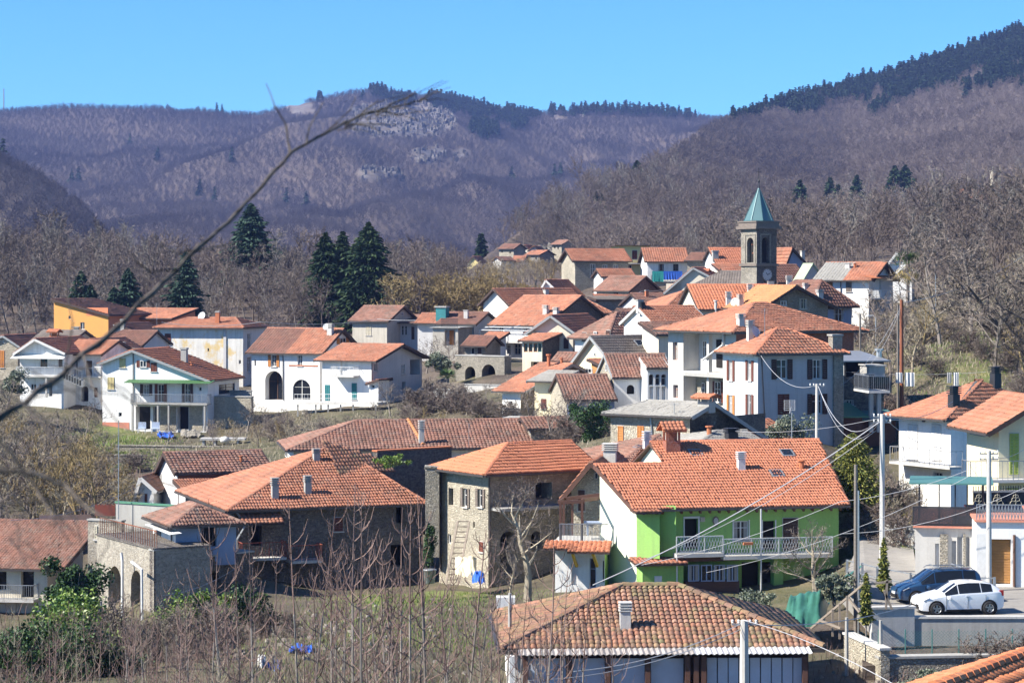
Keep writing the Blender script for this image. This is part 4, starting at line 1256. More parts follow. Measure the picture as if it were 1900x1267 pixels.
h = House('flat_ruin', 'long grey stone ruin with mossy flat roof in upper center', 310, 1110, 10, 1205, 556, 590, D=5, wall='stone_old'); h.roof('flat', 'r_grey', rise=.3, gutter=False); h.walls()
h = House('double_eave_house', 'house with two stepped rows of orange tiles in the center', 238, 1216, 20, 1312, 600, 660, D=8, wall='white', wallmats={'F': 'grey_wall'}); h.roof('gx', 'r_orange', yr=569, eave='eave_white'); h.chimney(1187, 556, 572, .6, 'plain'); h.chimney(1193, 560, 575, .5, 'stack', 'metal_dark'); h.walls()
w = House('x', '', 232, 1222, 20, 1300, 620, 660, D=4, wall='cream', root=h); w.roof('shy', 'r_old', rise=1.0, oh=.3); w.walls()
for (nm, lab, Y, xc, yaw, xf, ye, yb, D, rk, kw, wl) in (
    ('strip_roof_shed', 'low shed with thin orange roof strip below the weathered cottage', 314, 1114, 10, 1184, 557, 590, 3, 'shy', dict(mat='r_orange', rise=.6), 'grey_wall'),
    ('lane_cottage', 'small cottage with brown roof squeezed beside the white hip roof house', 270, 1172, 24, 1222, 590, 640, 6, 'gx', dict(mat='r_old', yr=574), 'old_beige'),
    ('upper_lane_house', 'small white house with orange roof right of the low orange shed', 318, 1352, 12, 1392, 512, 560, 5, 'gx', dict(mat='r_orange', yr=499), 'white'),
    ('slope_hut', 'small white hut on the slope right of the dark roof house', 246, 1652, -16, 1618, 628, 665, 4, 'gx', dict(mat='r_old', yr=616), 'white'),
    ('courtyard_shed', 'small tiled shed left of the grey roof house', 240, 1062, -18, 1030, 668, 700, 4, 'gx', dict(mat='r_old', yr=655), 'stone_pale'),
    ('arcade_cottage', 'small stone cottage above the arcade wall', 272, 900, -20, 862, 640, 670, 5, 'gx', dict(mat='r_brown', yr=624), 'stone')):
    h = House(nm, lab, Y, xc, yaw, xf, ye, yb, D=D, wall=wl); h.roof(rk, **kw); a_, b_ = min(xc, xf), max(xc, xf); h.win('F', a_ + (b_ - a_) * .3, ye + 5, a_ + (b_ - a_) * .3 + 7, ye + 17, 'win'); h.win('F', a_ + (b_ - a_) * .65, ye + 5, a_ + (b_ - a_) * .65 + 7, ye + 17, 'shut', 'sh_dark'); h.walls()
# ================================================================ church tower
t = House('church_tower', 'square stone church tower with green copper spire and clock', 290, 1404, 32, 1441, 416, 640, xs=1375, wall='stone', wallmats={'F': 'stone_dark'}, cat='church tower', sink=2)  # dark stone on the front face paints its deep shade
W_, D_ = t.W, t.D
zc = lambda py: t.hit('F', 1404, py)[1]
z_sill, z_corn, z_spire = zc(489), zc(424), zc(411)
t.H = z_corn
for f, x0, x1 in (('L', 1386, 1398), ('F', 1414, 1426)):
    t.win(f, x0, 441, x1, 487, 'arch', depth=.5)
    mb = MB()
    a0, _ = t.hit(f, x0 - 3, 440); a1, _ = t.hit(f, x1 + 3, 440); zt = zc(436)
    a0, a1 = min(a0, a1), max(a0, a1)
    t.fbox(mb, f, a0 - .08, a0 + .1, z_sill, zt, 0, .08); t.fbox(mb, f, a1 - .1, a1 + .08, z_sill, zt, 0, .08); t.fbox(mb, f, a0 - .08, a1 + .08, zt, zt + .14, 0, .1)
    t.add(mb, 'arch_surround', MT['stone'])
t.walls()
mb = MB()
def band(mb, z0, z1, o): mb.box(-o, W_ + o, -o, D_ + o, z0, z1)
band(mb, z_sill - .3, z_sill, .18); band(mb, z_corn - .05, z_corn + .3, .45); band(mb, z_corn + .3, z_corn + .75, .22); band(mb, z_corn + .75, z_corn + .9, .32)
t.add(mb, 'cornice', MT['sh_grey'])
cm = NT('copper_patina'); v = cm.gen(); cm.color(cm.mix(cm.noise(cm.mapping(v, (1, 1, .3)), .8, 5), (0.055, 0.125, 0.135), (0.105, 0.195, 0.205))).rough(.5, .4, .15); MT['patina'] = cm.mat
mb = MB(); cx_, cy_ = W_ / 2, D_ / 2; zt0, zt1 = z_corn + .9, zc(346)
rb = W_ / 2 * 1.14; ring = []
for k in range(8):
    an = math.pi / 8 + k * math.pi / 4; ring.append((cx_ + rb * 1.08 * math.cos(an), cy_ + rb * 1.08 * math.sin(an), zt0))
for k in range(8):
    q, r_ = Vector(ring[k]), Vector(ring[(k + 1) % 8]); top = Vector((cx_, cy_, zt1))
    mb.add([q, r_, top], [(0, 1, 2)])
sp = t.add(mb, 'spire', MT['patina'])
mb = MB()
for k in range(8): mb.bar(Vector(ring[k]) + Vector((0, 0, .02)), Vector((cx_, cy_, zt1)), .09)
for k in range(8):
    q, r_ = Vector(ring[k]), Vector(ring[(k + 1) % 8]); mb.bar(q + Vector((0, 0, .04)), r_ + Vector((0, 0, .04)), .1)
t.add(mb, 'seam', MT['patina'], sp)
mb = MB(); mb.lathe([(.16, 0), (.12, .4), (.07, .8), (.05, 1.0), (.13, 1.1), (.14, 1.25), (.04, 1.4), (.03, 1.6)], 8, (cx_, cy_, zt1 - .5)); mb.bar((cx_, cy_, zt1 + .8), (cx_, cy_, zt1 + 2.3), .06); mb.bar((cx_ - .35, cy_, zt1 + 1.8), (cx_ + .35, cy_, zt1 + 1.8), .06)
t.add(mb, 'cross_finial', MT['metal_dark'])
# clock
a, z = t.hit('F', 1423, 510); mb = MB(); n = 24
v = [t.pt('F', a + .82 * math.cos(2 * math.pi * i / n), z + .82 * math.sin(2 * math.pi * i / n), .06) for i in range(n)]; mb.prism(v, t.pt('F', 0, 0, -.06) - t.pt('F', 0, 0, 0))
ck = t.add(mb, 'clock', MT['sh_grey']); mb = MB()
v = [t.pt('F', a + .68 * math.cos(2 * math.pi * i / n), z + .68 * math.sin(2 * math.pi * i / n), .075) for i in range(n)]; mb.add(v, [tuple(range(n))]); t.add(mb, 'clock_face', MT['palegrey'], ck)
mb = MB()
for i in range(12):
    an = math.pi / 6 * i; mb.bar(t.pt('F', a + .56 * math.cos(an), z + .56 * math.sin(an), .085), t.pt('F', a + .65 * math.cos(an), z + .65 * math.sin(an), .085), .05, .02, up=(0, 1, 0))
for an, L in ((125, .34), (25, .5)): mb.bar(t.pt('F', a, z, .095), t.pt('F', a + L * math.cos(R(an)), z + L * math.sin(R(an)), .095), .07, .02, up=(0, 1, 0))
t.add(mb, 'clock_hands', MT['metal_dark'], ck)
mb = MB(); mb.lathe([(.5, 0), (.46, .08), (.36, .3), (.3, .6), (.22, .75), (.05, .8)], 12, (cx_ - .6, cy_ - .2, z_sill + 1.2)); mb.bar((cx_ - .6, cy_ - .2, z_sill + 1.9), (cx_ - .6, cy_ - .2, z_sill + 2.3), .1); mb.bar((.3, cy_ - .2, z_sill + 2.3), (W_ - .3, cy_ - .2, z_sill + 2.3), .14); t.add(mb, 'bell', MT['rust'])
mb = MB(); mb.box(.3, W_ - .3, .3, D_ - .3, z_sill - .4, z_sill); t.add(mb, 'belfry_floor', MT['dark'])

# ================================================================ houses: right centre
h = House('raw_concrete_house', 'large unfinished concrete house with broad orange hipped roof and loggia', 192, 1366, 28, 1584, 609, 765, xs=1240, wall='concrete_light', wallmats={'F': 'brick', 'R': 'brick'})
h.roof('hip', 'r_orange', yr=563, oh=.9, capmat='r_orange')
h.win('L', 1248, 635, 1257, 668, 'win', frame='brick', sill=False, depth=.3); h.win('L', 1249, 714, 1258, 738, 'win', frame='brick', sill=False, depth=.3)
h.win('L', 1268, 620, 1344, 690, 'recess', 'palegrey', depth=1.5); h.win('L', 1268, 697, 1344, 752, 'recess', 'stone_pale', depth=1.2)
L1 = -1.45
h.win('L', 1305, 632, 1312, 664, 'win', out=L1, sill=False); h.win('L', 1329, 630, 1340, 682, 'hole', out=L1); h.win('L', 1327, 708, 1338, 746, 'open', 'sh_brown', out=-1.15); h.win('L', 1303, 710, 1308, 735, 'win', out=-1.15, sill=False)
mb = MB(); a, z = h.hit('L', 1314, 690, -.05); h.fbox(mb, 'L', a - .16, a + .16, -1, h.H - .05, -.35, .0); h.add(mb, 'column', MT['concrete_light'])
mb = MB(); a0, z = h.hit('L', 1268, 694, .35); a1, _ = h.hit('L', 1346, 694, .35); h.fbox(mb, 'L', min(a0, a1), max(a0, a1), z - .12, z + .12, -.02, .4); h.add(mb, 'balcony_slab', MT['concrete'])
h.pipe('L', [(1343, 612), (1341, 640), (1303, 668)], 'metal_white', .09, .15)
h.chimney(1374, 582, 606, .5, 'stack'); 
h.walls()
h = House('brown_shutter_house', 'pale grey house with brown shutters and hipped orange roof', 178, 1406, 20, 1560, 651, 800, xs=1342, wall='white_clean', wallmats={'F': 'grey_wall', 'R': 'grey_wall'})  # sunlit left face white, shaded faces coloured grey
h.roof('hip', 'r_orange', yr=610, oh=.5, eave='eave_grey', capmat='r_new')
for x in (1353, 1388):
    h.win('L', x, 669, x + 7, 706, 'open', 'sh_brown')
h.win('L', 1353, 733, 1360, 774, 'open', 'sh_orange'); h.win('L', 1388, 732, 1395, 772, 'open', 'sh_brown')
h.win('F', 1441, 667, 1460, 703, 'open', 'sh_dark'); h.win('F', 1507, 667, 1525, 703, 'open', 'sh_dark'); h.win('F', 1443, 731, 1464, 769, 'shut', 'sh_brown'); h.win('F', 1507, 731, 1525, 768, 'open', 'sh_dark')
h.pipe('F', [(1413, 655), (1415, 700), (1419, 778)], 'metal_dark', .04, .05)
mb = MB(); a0, z1 = h.hit('F', 1545, 655); h.fbox(mb, 'F', a0, h.W + .1, -2, h.H, .0, .25); h.add(mb, 'stone_flue', MT['stone'])
h.chimney(1550, 620, 646, .8, 'plain', 'stone'); h.chimney(1392, 594, 628, .45, 'stack'); h.dish(1403, 616, .5, 50, 628); h.antenna(1419, 572, 626, 3)
h.walls()
w = House('x', '', 172, 1412, 20, 1446, 794, 810, D=2, wall='white', root=h); w.roof('shy', 'r_orange', rise=.4, oh=.3); w.walls()
# dark annex with raised concrete box
h = House('stilted_annex', 'dark recessed annex with concrete box on stilts right of brown shutters', 186, 1566, 15, 1640, 668, 800, D=5, wall='stone_dark', wallmats={'L': 'grey_wall'}); h.roof('shy', 'sheet_grey', rise=.5, oh=.5, eave='metal_grey'); h.win('F', 1570, 672, 1606, 700, 'hole', depth=1.5); h.win('F', 1567, 742, 1586, 752, 'win'); h.chimney(1631, 647, 672, .45, 'pipe', 'galv'); h.walls()
w = House('x', '', 181, 1613, 8, 1642, 677, 724, D=2.5, wall='concrete', root=h, sink=.02, ctrl=False); w.roof('flat', 'flatc', rise=0, oh=.1, og=.1, eave='concrete', gutter=False)
for a in (w.W * .35, w.W * .85): w.add(MB().bar((a, 1, 0), (a, 1, -3.2), .3), 'stilt', MT['concrete_light'])
w.walls()
w.balcony('L', 1584, 1612, 723, 1.6, 1.1, 'metal_grey', panel='glass')

h = House('slate_stone_house', 'stone house with grey slab roof and orange shutters in the center', 162, 1280, -38, 1133, 769, 862, D=9.5, wall='stone_pale', wallmats={'R': 'stone_dark'})  # lit front in pale stone, shade of the gable painted with darker stone
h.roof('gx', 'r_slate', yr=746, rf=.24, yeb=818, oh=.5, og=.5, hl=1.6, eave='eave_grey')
h.win('F', 1147, 790, 1157, 822, 'shut', 'sh_orange'); h.win('F', 1183, 790, 1195, 822, 'shut', 'sh_orange'); h.win('R', 1318, 774, 1329, 790, 'hole'); h.pipe('F', [(1207, 775), (1210, 808)], 'galv'); h.chimney(1311, 732, 752, .9, 'hood', 'concrete'); h.antenna(1251, 748, 770, 3); h.walls()
# green metal sheds and slatted outbuilding
h = House('slatted_outbuilding', 'dark brown slatted outbuilding with green sheet metal roof', 182, 1542, 8, 1662, 776, 832, D=6, wall='wood_brown', cat='shed'); h.roof('shy', 'sheet_teal', rise=.55, oh=.8, og=.6, eave='teal_sheet')
for i in range(13):
    mb = MB(); z = h.H * (.04 + .07 * i); h.fbox(mb, 'F', .05, h.W * .31, z, z + .09, .03, .07); h.add(mb, 'slat', MT['slat_brown'])
for i in range(16):
    mb = MB(); z = h.H * (.02 + .058 * i); h.fbox(mb, 'F', h.W * .46, h.W * .97, z, z + .11, .03, .06); h.add(mb, 'slat', MT['slat_brown'])
h.win('F', 1575, 778, 1586, 790, 'win', frame='frame_brown', sill=False); h.chimney(1605, 730, 760, .5, 'plain', 'concrete'); h.walls()
w = House('x', '', 181, 1530, 8, 1600, 770, 832, D=5, wall='wood_brown', root=h); w.roof('shy', 'sheet_green', rise=.7, oh=.6, eave='green_sheet'); w.walls()
h = House('red_tile_shed', 'small shed with weathered red tiles beside the rusty pole', 194, 1632, -12, 1580, 758, 800, D=6, wall='stone_dark', cat='shed'); h.roof('shy', 'r_old', rise=.9, oh=.7); h.walls()

# ================================================================ right edge
h = House('white_corner_villa', 'white villa with hipped orange roof and closed tall shutters at the right edge', 165, 1764, 30, 1960, 768, 965, xs=1668, wall='white_clean')
h.roof('gx', 'r_orange', yr=706, hl=5.2, hr=5, oh=.5, eave='eave_grey')
h.win('L', 1685, 788, 1703, 852, 'shut', 'sh_white'); h.win('L', 1729, 788, 1746, 852, 'shut', 'sh_white')
h.chimney(1770, 716, 756, .62, 'stack', 'metal_dark'); h.chimney(1847, 680, 710, .6, 'stack', 'metal_dark')
mb = MB(); a, z = h.hit('L', 1714, 776, .1); h.fbox(mb, 'L', a - .09, a + .09, z - .25, z + .1, .05, .2); h.add(mb, 'wall_lamp', MT['metal_dark'])
h.balcony('L', 1650, 1762, 861, 1.2, 1.05, 'metal_grey', step=.5); h.win('L', 1732, 876, 1749, 884, 'win'); h.walls()
h = House('yellow_villa', 'pale yellow villa with bright orange roof and lime shutters at right edge', 136, 1853, 8, 2010, 786, 975, D=5.5, wall='paleyellow')
h.roof('gy', 'r_orange', rise=1.45, rf=.5, oh=.9, og=.8)
h.win('F', 1873, 804, 1890, 880, 'shut', 'sh_green', sill=False); h.win('L', 1799, 790, 1828, 808, 'recess', 'concrete', out=.02, sill=False); h.win('F', 1868, 905, 1890, 925, 'shut', 'sh_green')
h.balcony('F', 1800, 1990, 890, 1.5, 1.05, 'metal_grey', step=.3); h.walls()
h = House('pergola_garage', 'rough white garage block with dark railing terrace and pergola', 122, 1811, -10, 1698, 976, 1068, D=9, wall='white', wallmats={'F': 'concrete_light'}, cat='garage')
h.roof('flat', 'flatc', rise=0, oh=.25, og=.1, eave='pink_band', gutter=False)
for x0, x1, y0, y1 in ((1735, 1742, 1008, 1052), (1766, 1774, 1003, 1058), (1776, 1785, 996, 1062), (1792, 1798, 996, 1050)): h.win('F', x0, y0, x1, y1, 'door', 'metal_grey' if x0 != 1735 else 'sh_white')
for x0, x1 in ((1744, 1758), (1787, 1791)):
    mb = MB(); a0, z1 = h.hit('F', x0, 990); a1, z0 = h.hit('F', x1, 1056); h.fbox(mb, 'F', a0, a1, z0, z1, .002, .12); h.add(mb, 'rough_pier', MT['stone'])
h.walls()
mb = MB()
for (A, B) in (((-.1, -.2), (h.W, -.2)), ((h.W, -.2), (h.W, 3)),):
    A, B = Vector((*A, h.H)), Vector((*B, h.H)); n = 60
    for i in range(n + 1): q = A.lerp(B, i / n); mb.bar(q, q + Vector((0, 0, .95)), .05, .05)
    mb.bar(A + Vector((0, 0, .95)), B + Vector((0, 0, .95)), .06); mb.bar(A + Vector((0, 0, .08)), B + Vector((0, 0, .08)), .05)
h.add(mb, 'railing', MT['metal_dark'])
pg = empty('iron_pergola', h.M @ Vector((0, 0, h.H))); pg.rotation_euler = (0, 0, h.th); tag(pg, 'dark iron pergola with flat canopy on the garage terrace', 'pergola')
zt = (HY - 893) * 124 / F - (h.zb + h.H)
for a in (.2, 1.2, 2.0, 2.6, 3.4):
    mb = MB(); mb.bar((a, .2, .1), (a, .2, zt), .07); mb.build('post', MT['metal_dark'], pg)
for a in (.2, 3.4):
    mb = MB(); mb.bar((a, 3, .1), (a, 3, zt), .07); mb.build('post', MT['metal_dark'], pg)
mb = MB(); mb.box(-.3, 3.9, -.2, 4.2, zt, zt + .08); mb.build('canopy', MT['teal_sheet'], pg)
h = House('wooden_garage', 'white garage with brown wooden roll door below the yellow villa', 118, 1990, -7, 1812, 966, 1096, D=8, wall='white_clean', cat='garage')
h.roof('flat', 'flatc', rise=0, oh=.15, og=.1, eave='pink_band', gutter=False)
o = h.win('F', 1838, 1000, 1876, 1084, 'recess', 'garage', depth=.35)
mb = MB(); a0, z1 = h.hit('F', 1838, 1004); a1, z0 = h.hit('F', 1876, 1083)
for i in range(16):
    z = z0 + (z1 - z0) * i / 16; h.fbox(mb, 'F', a0 + .02, a1 - .02, z + .01, z + (z1 - z0) / 16 - .006, -.34, -.30)
h.add(mb, 'door_slats', MT['garage'], o)
mb = MB(); a0, z1 = h.hit('F', 1811, 990); a1, z0 = h.hit('F', 1836, 1088); h.fbox(mb, 'F', a0, a1, z0, z1, .003, .02); h.add(mb, 'panel', MT['sh_white']); h.pipe('F', [(1882, 992), (1882, 1088)], 'copper', .07); h.walls()
mb = MB(); n = 30
for i in range(n + 1): a = h.W * i / n; mb.bar((a, -.05, h.H), (a, -.05, h.H + .75), .04)
for i in range(n): a = h.W * i / n; mb.bar((a, -.05, h.H + .05), (a + h.W / n, -.05, h.H + .7), .025); mb.bar((a, -.05, h.H + .7), (a + h.W / n, -.05, h.H + .05), .025)
mb.bar((0, -.05, h.H + .75), (h.W, -.05, h.H + .75), .05); h.add(mb, 'railing', MT['metal_grey'])
# ornate dark fence panel on the upper terrace
h2 = slabwall('ornate_fence', 'dark iron fence with pale scroll ornaments above wooden garage', 1806, 1990, 914, 942, 127, 128, .05, 'metal_dark', sink=.0, cat='fence')
for i in range(40):
    mb = MB(); a = h2.W * i / 40; mb.bar((a, -.02, h2.H + .1), (a, -.02, h2.H + .35), .03); h2.add(mb, 'picket', MT['metal_dark'])
for px in (1816, 1850, 1884):
    mb = MB(); a, z = h2.hit('F', px, 930)
    for sg in (-1, 1):
        for (r0, cz) in ((.16, -.12), (.11, .1), (.07, .28)):
            mb.tube([Vector((a + sg * (r0 - r0 * math.cos(t_)), -.05, z + cz + r0 * math.sin(t_))) for t_ in np.linspace(-1.5, 3.6, 12)], .018, 4)
    mb.tube([(a, -.05, z - .3), (a, -.05, z + .42)], .018, 4); h2.add(mb, 'scroll', MT['sh_pale'])

# ================================================================ lower village
h = House('stone_hip_house', 'big pale stone house with orange hipped roof beside the green house', 148, 906, 32, 1100, 872, 1090, xs=815, wall='stone_pale', wallmats={'F': 'stone', 'R': 'stone'})  # paler stone on the sunlit face, duller stone painting shade on the others
h.roof('gx', 'r_bright', yr=821, hl=3.2, oh=.6)
h.win('L', 832, 905, 841, 937, 'hole', depth=.3); h.win('L', 860, 906, 868, 940, 'open', 'sh_grey'); h.win('L', 888, 907, 896, 940, 'open', 'sh_grey'); h.win('L', 831, 991, 837, 1008, 'win', sill=False); h.win('L', 878, 967, 881, 978, 'hole'); h.win('L', 890, 1005, 897, 1023, 'shut', 'sh_brown')
h.win('F', 994, 895, 1024, 926, 'hole', depth=1.2); h.win('F', 928, 985, 958, 1065, 'arch', depth=1.2); h.win('F', 985, 985, 1006, 1018, 'arch', depth=1)
h.pipe('F', [(908, 875), (910, 1060)]); h.pipe('L', [(818, 880), (818, 1060)])
mb = MB(); a0, z = h.hit('F', 912, 945, 1.2); a1, _ = h.hit('F', 1050, 945, 1.2); h.fbox(mb, 'F', max(a0, .2), a1, z - .18, z, .003, 1.2); h.add(mb, 'balcony_slab', MT['concrete']); h.walls()
mb = MB(); A, B = P(838, 1085, 143.5), P(860, 967, 146)
for dx in (-.35, .35): mb.bar(A + Vector((dx, 0, 0)), B + Vector((dx, 0, 0)), .12, .08)
for i in range(13): q = A.lerp(B, i / 12); mb.bar(q + Vector((-.35, 0, 0)), q + Vector((.35, 0, 0)), .06)
tag(mb.build('wooden_ladder', MT['wood_raw']), 'grey wooden ladder leaning on pale stone house', 'ladder')

h = House('stone_gable_annex', 'pale stone gable house with dark verge joined to the green house', 143, 1136, -10, 1060, 888, 1060, D=9, wall='stone_pale')
h.roof('gy', 'r_orange', yr=857, rf=.52, yeb=905, og=.8, oh=.5, verge='wood_brown'); h.win('F', 1073, 909, 1085, 947, 'shut', 'sh_dark'); h.win('F', 1104, 877, 1109, 888, 'win', sill=False); h.chimney(1132, 822, 860, .75, 'stack'); h.walls()
# brown pergola terrace
pg = empty('wood_pergola', P(1082, 1005, 138)); tag(pg, 'brown wooden pergola over railed terrace left of the green house', 'pergola'); Mi = pg.matrix_basis.inverted()
mb = MB(); q = [Mi @ P(*c) for c in ((1036, 1003, 136), (1130, 1003, 136), (1130, 996, 142), (1046, 996, 142))]; mb.prism(q, (0, 0, -.25)); mb.build('terrace_slab', MT['concrete_light'], pg)
for x, y0, y1, Y in ((1040, 932, 1003, 136.2), (1080, 930, 1003, 136.2), (1062, 928, 998, 141.5), (1046, 928, 998, 141.8)):
    mb = MB(); mb.bar(Mi @ P(x, y0, Y), Mi @ P(x, y1, Y), .14); mb.build('post', MT['wood_brown'], pg)
for (a, b) in (((1036, 932, 136.2), (1085, 930, 136.2)), ((1080, 928, 136.2), (1128, 922, 140)), ((1042, 926, 141.8), (1128, 916, 141.8)), ((1037, 931, 136.2), (1046, 926, 141.8))):
    mb = MB(); mb.bar(Mi @ P(*a), Mi @ P(*b), .12, .2); mb.build('beam', MT['wood_brown'], pg)
mb = MB(); A, B = Mi @ P(1038, 1003, 136.1), Mi @ P(1128, 1003, 136.1)
for i in range(36): q = A.lerp(B, i / 35); mb.bar(q, q + Vector((0, 0, .95)), .03)
mb.bar(A + Vector((0, 0, .95)), B + Vector((0, 0, .95)), .05); mb.build('railing', MT['metal_grey'], pg)
tb = empty('garden_table', P(1110, 992, 138.5)); tag(tb, 'grey blue garden table on the pergola terrace', 'table')
mb = MB(); mb.box(-.8, .8, -.4, .4, .7, .76); mb.build('table_top', MT['blue_wall'], tb)
for sx in (-.6, .6):
    mb = MB(); mb.box(sx - .06, sx + .06, -.3, .3, 0, .7); mb.build('leg', MT['blue_wall'], tb)
h = House('lower_white_annex', 'low white annex with small orange canopies below the pergola', 135, 1122, -8, 1030, 1012, 1098, D=5, wall='white_clean', wallmats={'R': 'green_wall'}); h.roof('flat', 'flatc', rise=0, oh=.1, eave='concrete_light', gutter=False)
h.tilelet('F', 1008, 1056, 1004, 1018, 1.2, 'r_bright'); h.tilelet('F', 1052, 1131, 1005, 1024, 1.4, 'r_bright'); h.win('F', 1060, 1045, 1072, 1085, 'door', 'sh_white'); h.win('F', 1094, 1035, 1106, 1090, 'win', frame='blue_wall'); h.win('F', 1118, 1040, 1121, 1080, 'door', 'sh_grey')
for x in (1070, 1108): h.add(MB().bar(h.pt('F', h.hit('F', x, 1045, .05)[0], h.hit('F', x, 1050, .05)[1], .05), h.pt('F', h.hit('F', x - 8, 1028, 1.2)[0], h.hit('F', x - 8, 1026, 1.2)[1], 1.2), .14), 'bracket', MT['yellow_paint'])
h.walls()

# ---- green house: custom front slope with a step in its ridge
h = House('green_house', 'bright green house with large new orange roof and white lattice balcony', 134, 1181, 12, 1556, 934, 1100, D=7.2, wall='green_wall', wallmats={'L': 'lime_wall'}, sink=3)
Wg, Hg = h.W, h.H
sl = math.tan(R(21))
ohg = .75
eL, eR = (-.35, -ohg, Hg - ohg * sl), (Wg + .4, -ohg, Hg - ohg * sl)
def onroof(px, py):
    n = Vector((0, -sl, 1)).normalized(); d = h.Mi.to_3x3() @ Vector(((px - CX) / F, 1, (HY - py) / F)); o_ = h.Mi @ Vector((0, 0, 0))
    tt = n.dot(Vector(eL) - o_) / n.dot(d); return o_ + d * tt
r1, r2, r3, r4, r5 = onroof(1525, 825), onroof(1206, 821), onroof(1243, 868), onroof(1102, 863), None
bt, bl = max(r1.y, r2.y), max(r3.y, r4.y)
r1.y = r2.y = bt; r3.y = r4.y = bl
for q in (r1, r2, r3, r4): q.z = Hg + q.y * sl
front1 = [Vector(eL), Vector((r3.x, -ohg, eL[2])), r3, r4]
front2 = [Vector((r3.x, -ohg, eL[2])), Vector(eR), r1, r2]
xb = r2.x + (r2.x - r3.x) * .9
back = [Vector((Wg + .4, bt + (bt + ohg), eL[2])), Vector((r2.x - .3, bt + (bt + ohg), eL[2])), r2, r1]
h.roof_polys([front1, front2, back], 'r_new', [(r4, r3), (r2, r1)], [(front1[0], r4), (r3, r2), (eR, r1)], 'wood_brown', (.17, .37), capmat='r_new')
h.tops['L'] = [(0, h.H), (h.D, h.H)]
h.win('L', 1151, 957, 1163, 1003, 'shut', 'sh_teal'); h.win('L', 1151, 1045, 1163, 1095, 'shut', 'sh_teal')
# lime gable walls under the verges
mb = MB()
mb.add([(0.0, 0, Hg - .3), (0.0, 0, Hg), (r4.x + .35, bl, Hg + bl * sl - .06), (r4.x + .35, bl, -2), (0, 0, -2)], [(0, 1, 2, 3, 4)])
mb.add([(r3.x + .25, bl, Hg + bl * sl - .06), (r2.x + .25, bt, Hg + bt * sl - .06), (r2.x + .25, bt, -1), (r3.x + .25, bl, -1)], [(0, 1, 2, 3)])
mb.add([(r2.x + .25, bt, Hg + bt * sl - .06), (r2.x + .25, 2 * bt, Hg - .06), (r2.x + .25, 2 * bt, -1), (r2.x + .25, bt, -1)], [(0, 1, 2, 3)])
h.add(mb, 'gable_wall', MT['lime_wall'])
gx = lambda px, py, out=0: h.hit('F', px, py, out)
# projecting bays at the left, fronts slanted so the sun brightens them
bay = MB(); a1, _ = gx(1224, 990, 1.1); a2, _ = gx(1253, 990, .75); zb0 = gx(1200, 1037, 1.1)[1]; zb1 = gx(1200, 955, 1.1)[1]
bay.prism([h.pt('F', .02, zb0, .15), h.pt('F', a1, zb0, 1.1), h.pt('F', a1, zb0, .002), h.pt('F', .02, zb0, .002)], (0, 0, zb1 - zb0)); h.add(bay, 'bay', MT['green_wall'])
bay = MB(); bay.prism([h.pt('F', a1, zb0 + .05, .25), h.pt('F', a2, zb0 + .05, .85), h.pt('F', a2, zb0 + .05, .002), h.pt('F', a1, zb0 + .05, .002)], (0, 0, Hg - .15 - zb0)); h.add(bay, 'bay', MT['green_wall'])
h.tilelet('F', 1180, 1228, 944, 951, 1.35, 'r_orange')
h.tilelet('F', 1180, 1276, 1034, 1048, 1.7, 'r_orange')
bay = MB(); a3, _ = gx(1268, 1070, 1.2); h.fbox(bay, 'F', .02, a3, -1, gx(1200, 1046, 1.2)[1], .002, 1.2); h.add(bay, 'lower_bay', MT['green_wall']); h.win('F', 1214, 1068, 1228, 1096, 'door', 'sh_white', out=1.2)
h.win('F', 1270, 962, 1295, 1018, 'hole', depth=.25); h.win('F', 1361, 966, 1389, 1002, 'win', frame='frame'); h.win('F', 1415, 966, 1438, 1020, 'hole', depth=.25); h.win('F', 1453, 961, 1480, 1020, 'shut', 'sh_dark', sill=False)
mb = MB()
for x0, x1, y0, y1 in ((1268, 1270, 960, 1020), (1295, 1298, 960, 1020), (1268, 1298, 958, 961), (1359, 1361, 964, 1003), (1389, 1391, 964, 1003), (1413, 1415, 964, 1020), (1438, 1440, 964, 1020)):
    a0, z1 = gx(x0, y0); a_, z0 = gx(x1, y1); h.fbox(mb, 'F', a0, a_, z0, z1, .002, .05)
h.add(mb, 'window_trim', MT['frame'])
a, z = gx(1328, 967); mb = MB(); n = 12; v = [h.pt('F', a + .2 * math.cos(2 * math.pi * i / n) * (1 if math.sin(2 * math.pi * i / n) > 0 else .7), z + .3 * math.sin(2 * math.pi * i / n), .05) for i in range(n)]; mb.prism(v, h.pt('F', 0, 0, -.05) - h.pt('F', 0, 0, 0)); o = h.add(mb, 'wall_plaque', MT['sh_grey'])
mb = MB(); v = [h.pt('F', a + .13 * math.cos(2 * math.pi * i / n), z + .02 + .2 * math.sin(2 * math.pi * i / n), .06) for i in range(n)]; mb.add(v, [tuple(range(n))]); h.add(mb, 'plaque_relief', MT['sill'], o)
mb = MB(); a, z = gx(1303, 963); h.fbox(mb, 'F', a - .13, a + .13, z - .13, z + .13, .0, .1); h.add(mb, 'meter_box', MT['sh_pale'])
for i in range(22): a = Wg * (.02 + .97 * i / 21); h.add(MB().bar((a, -ohg + .05, Hg - ohg * sl - .2), (a, .1, Hg - .16), .12, .16), 'rafter', MT['wood_brown'])
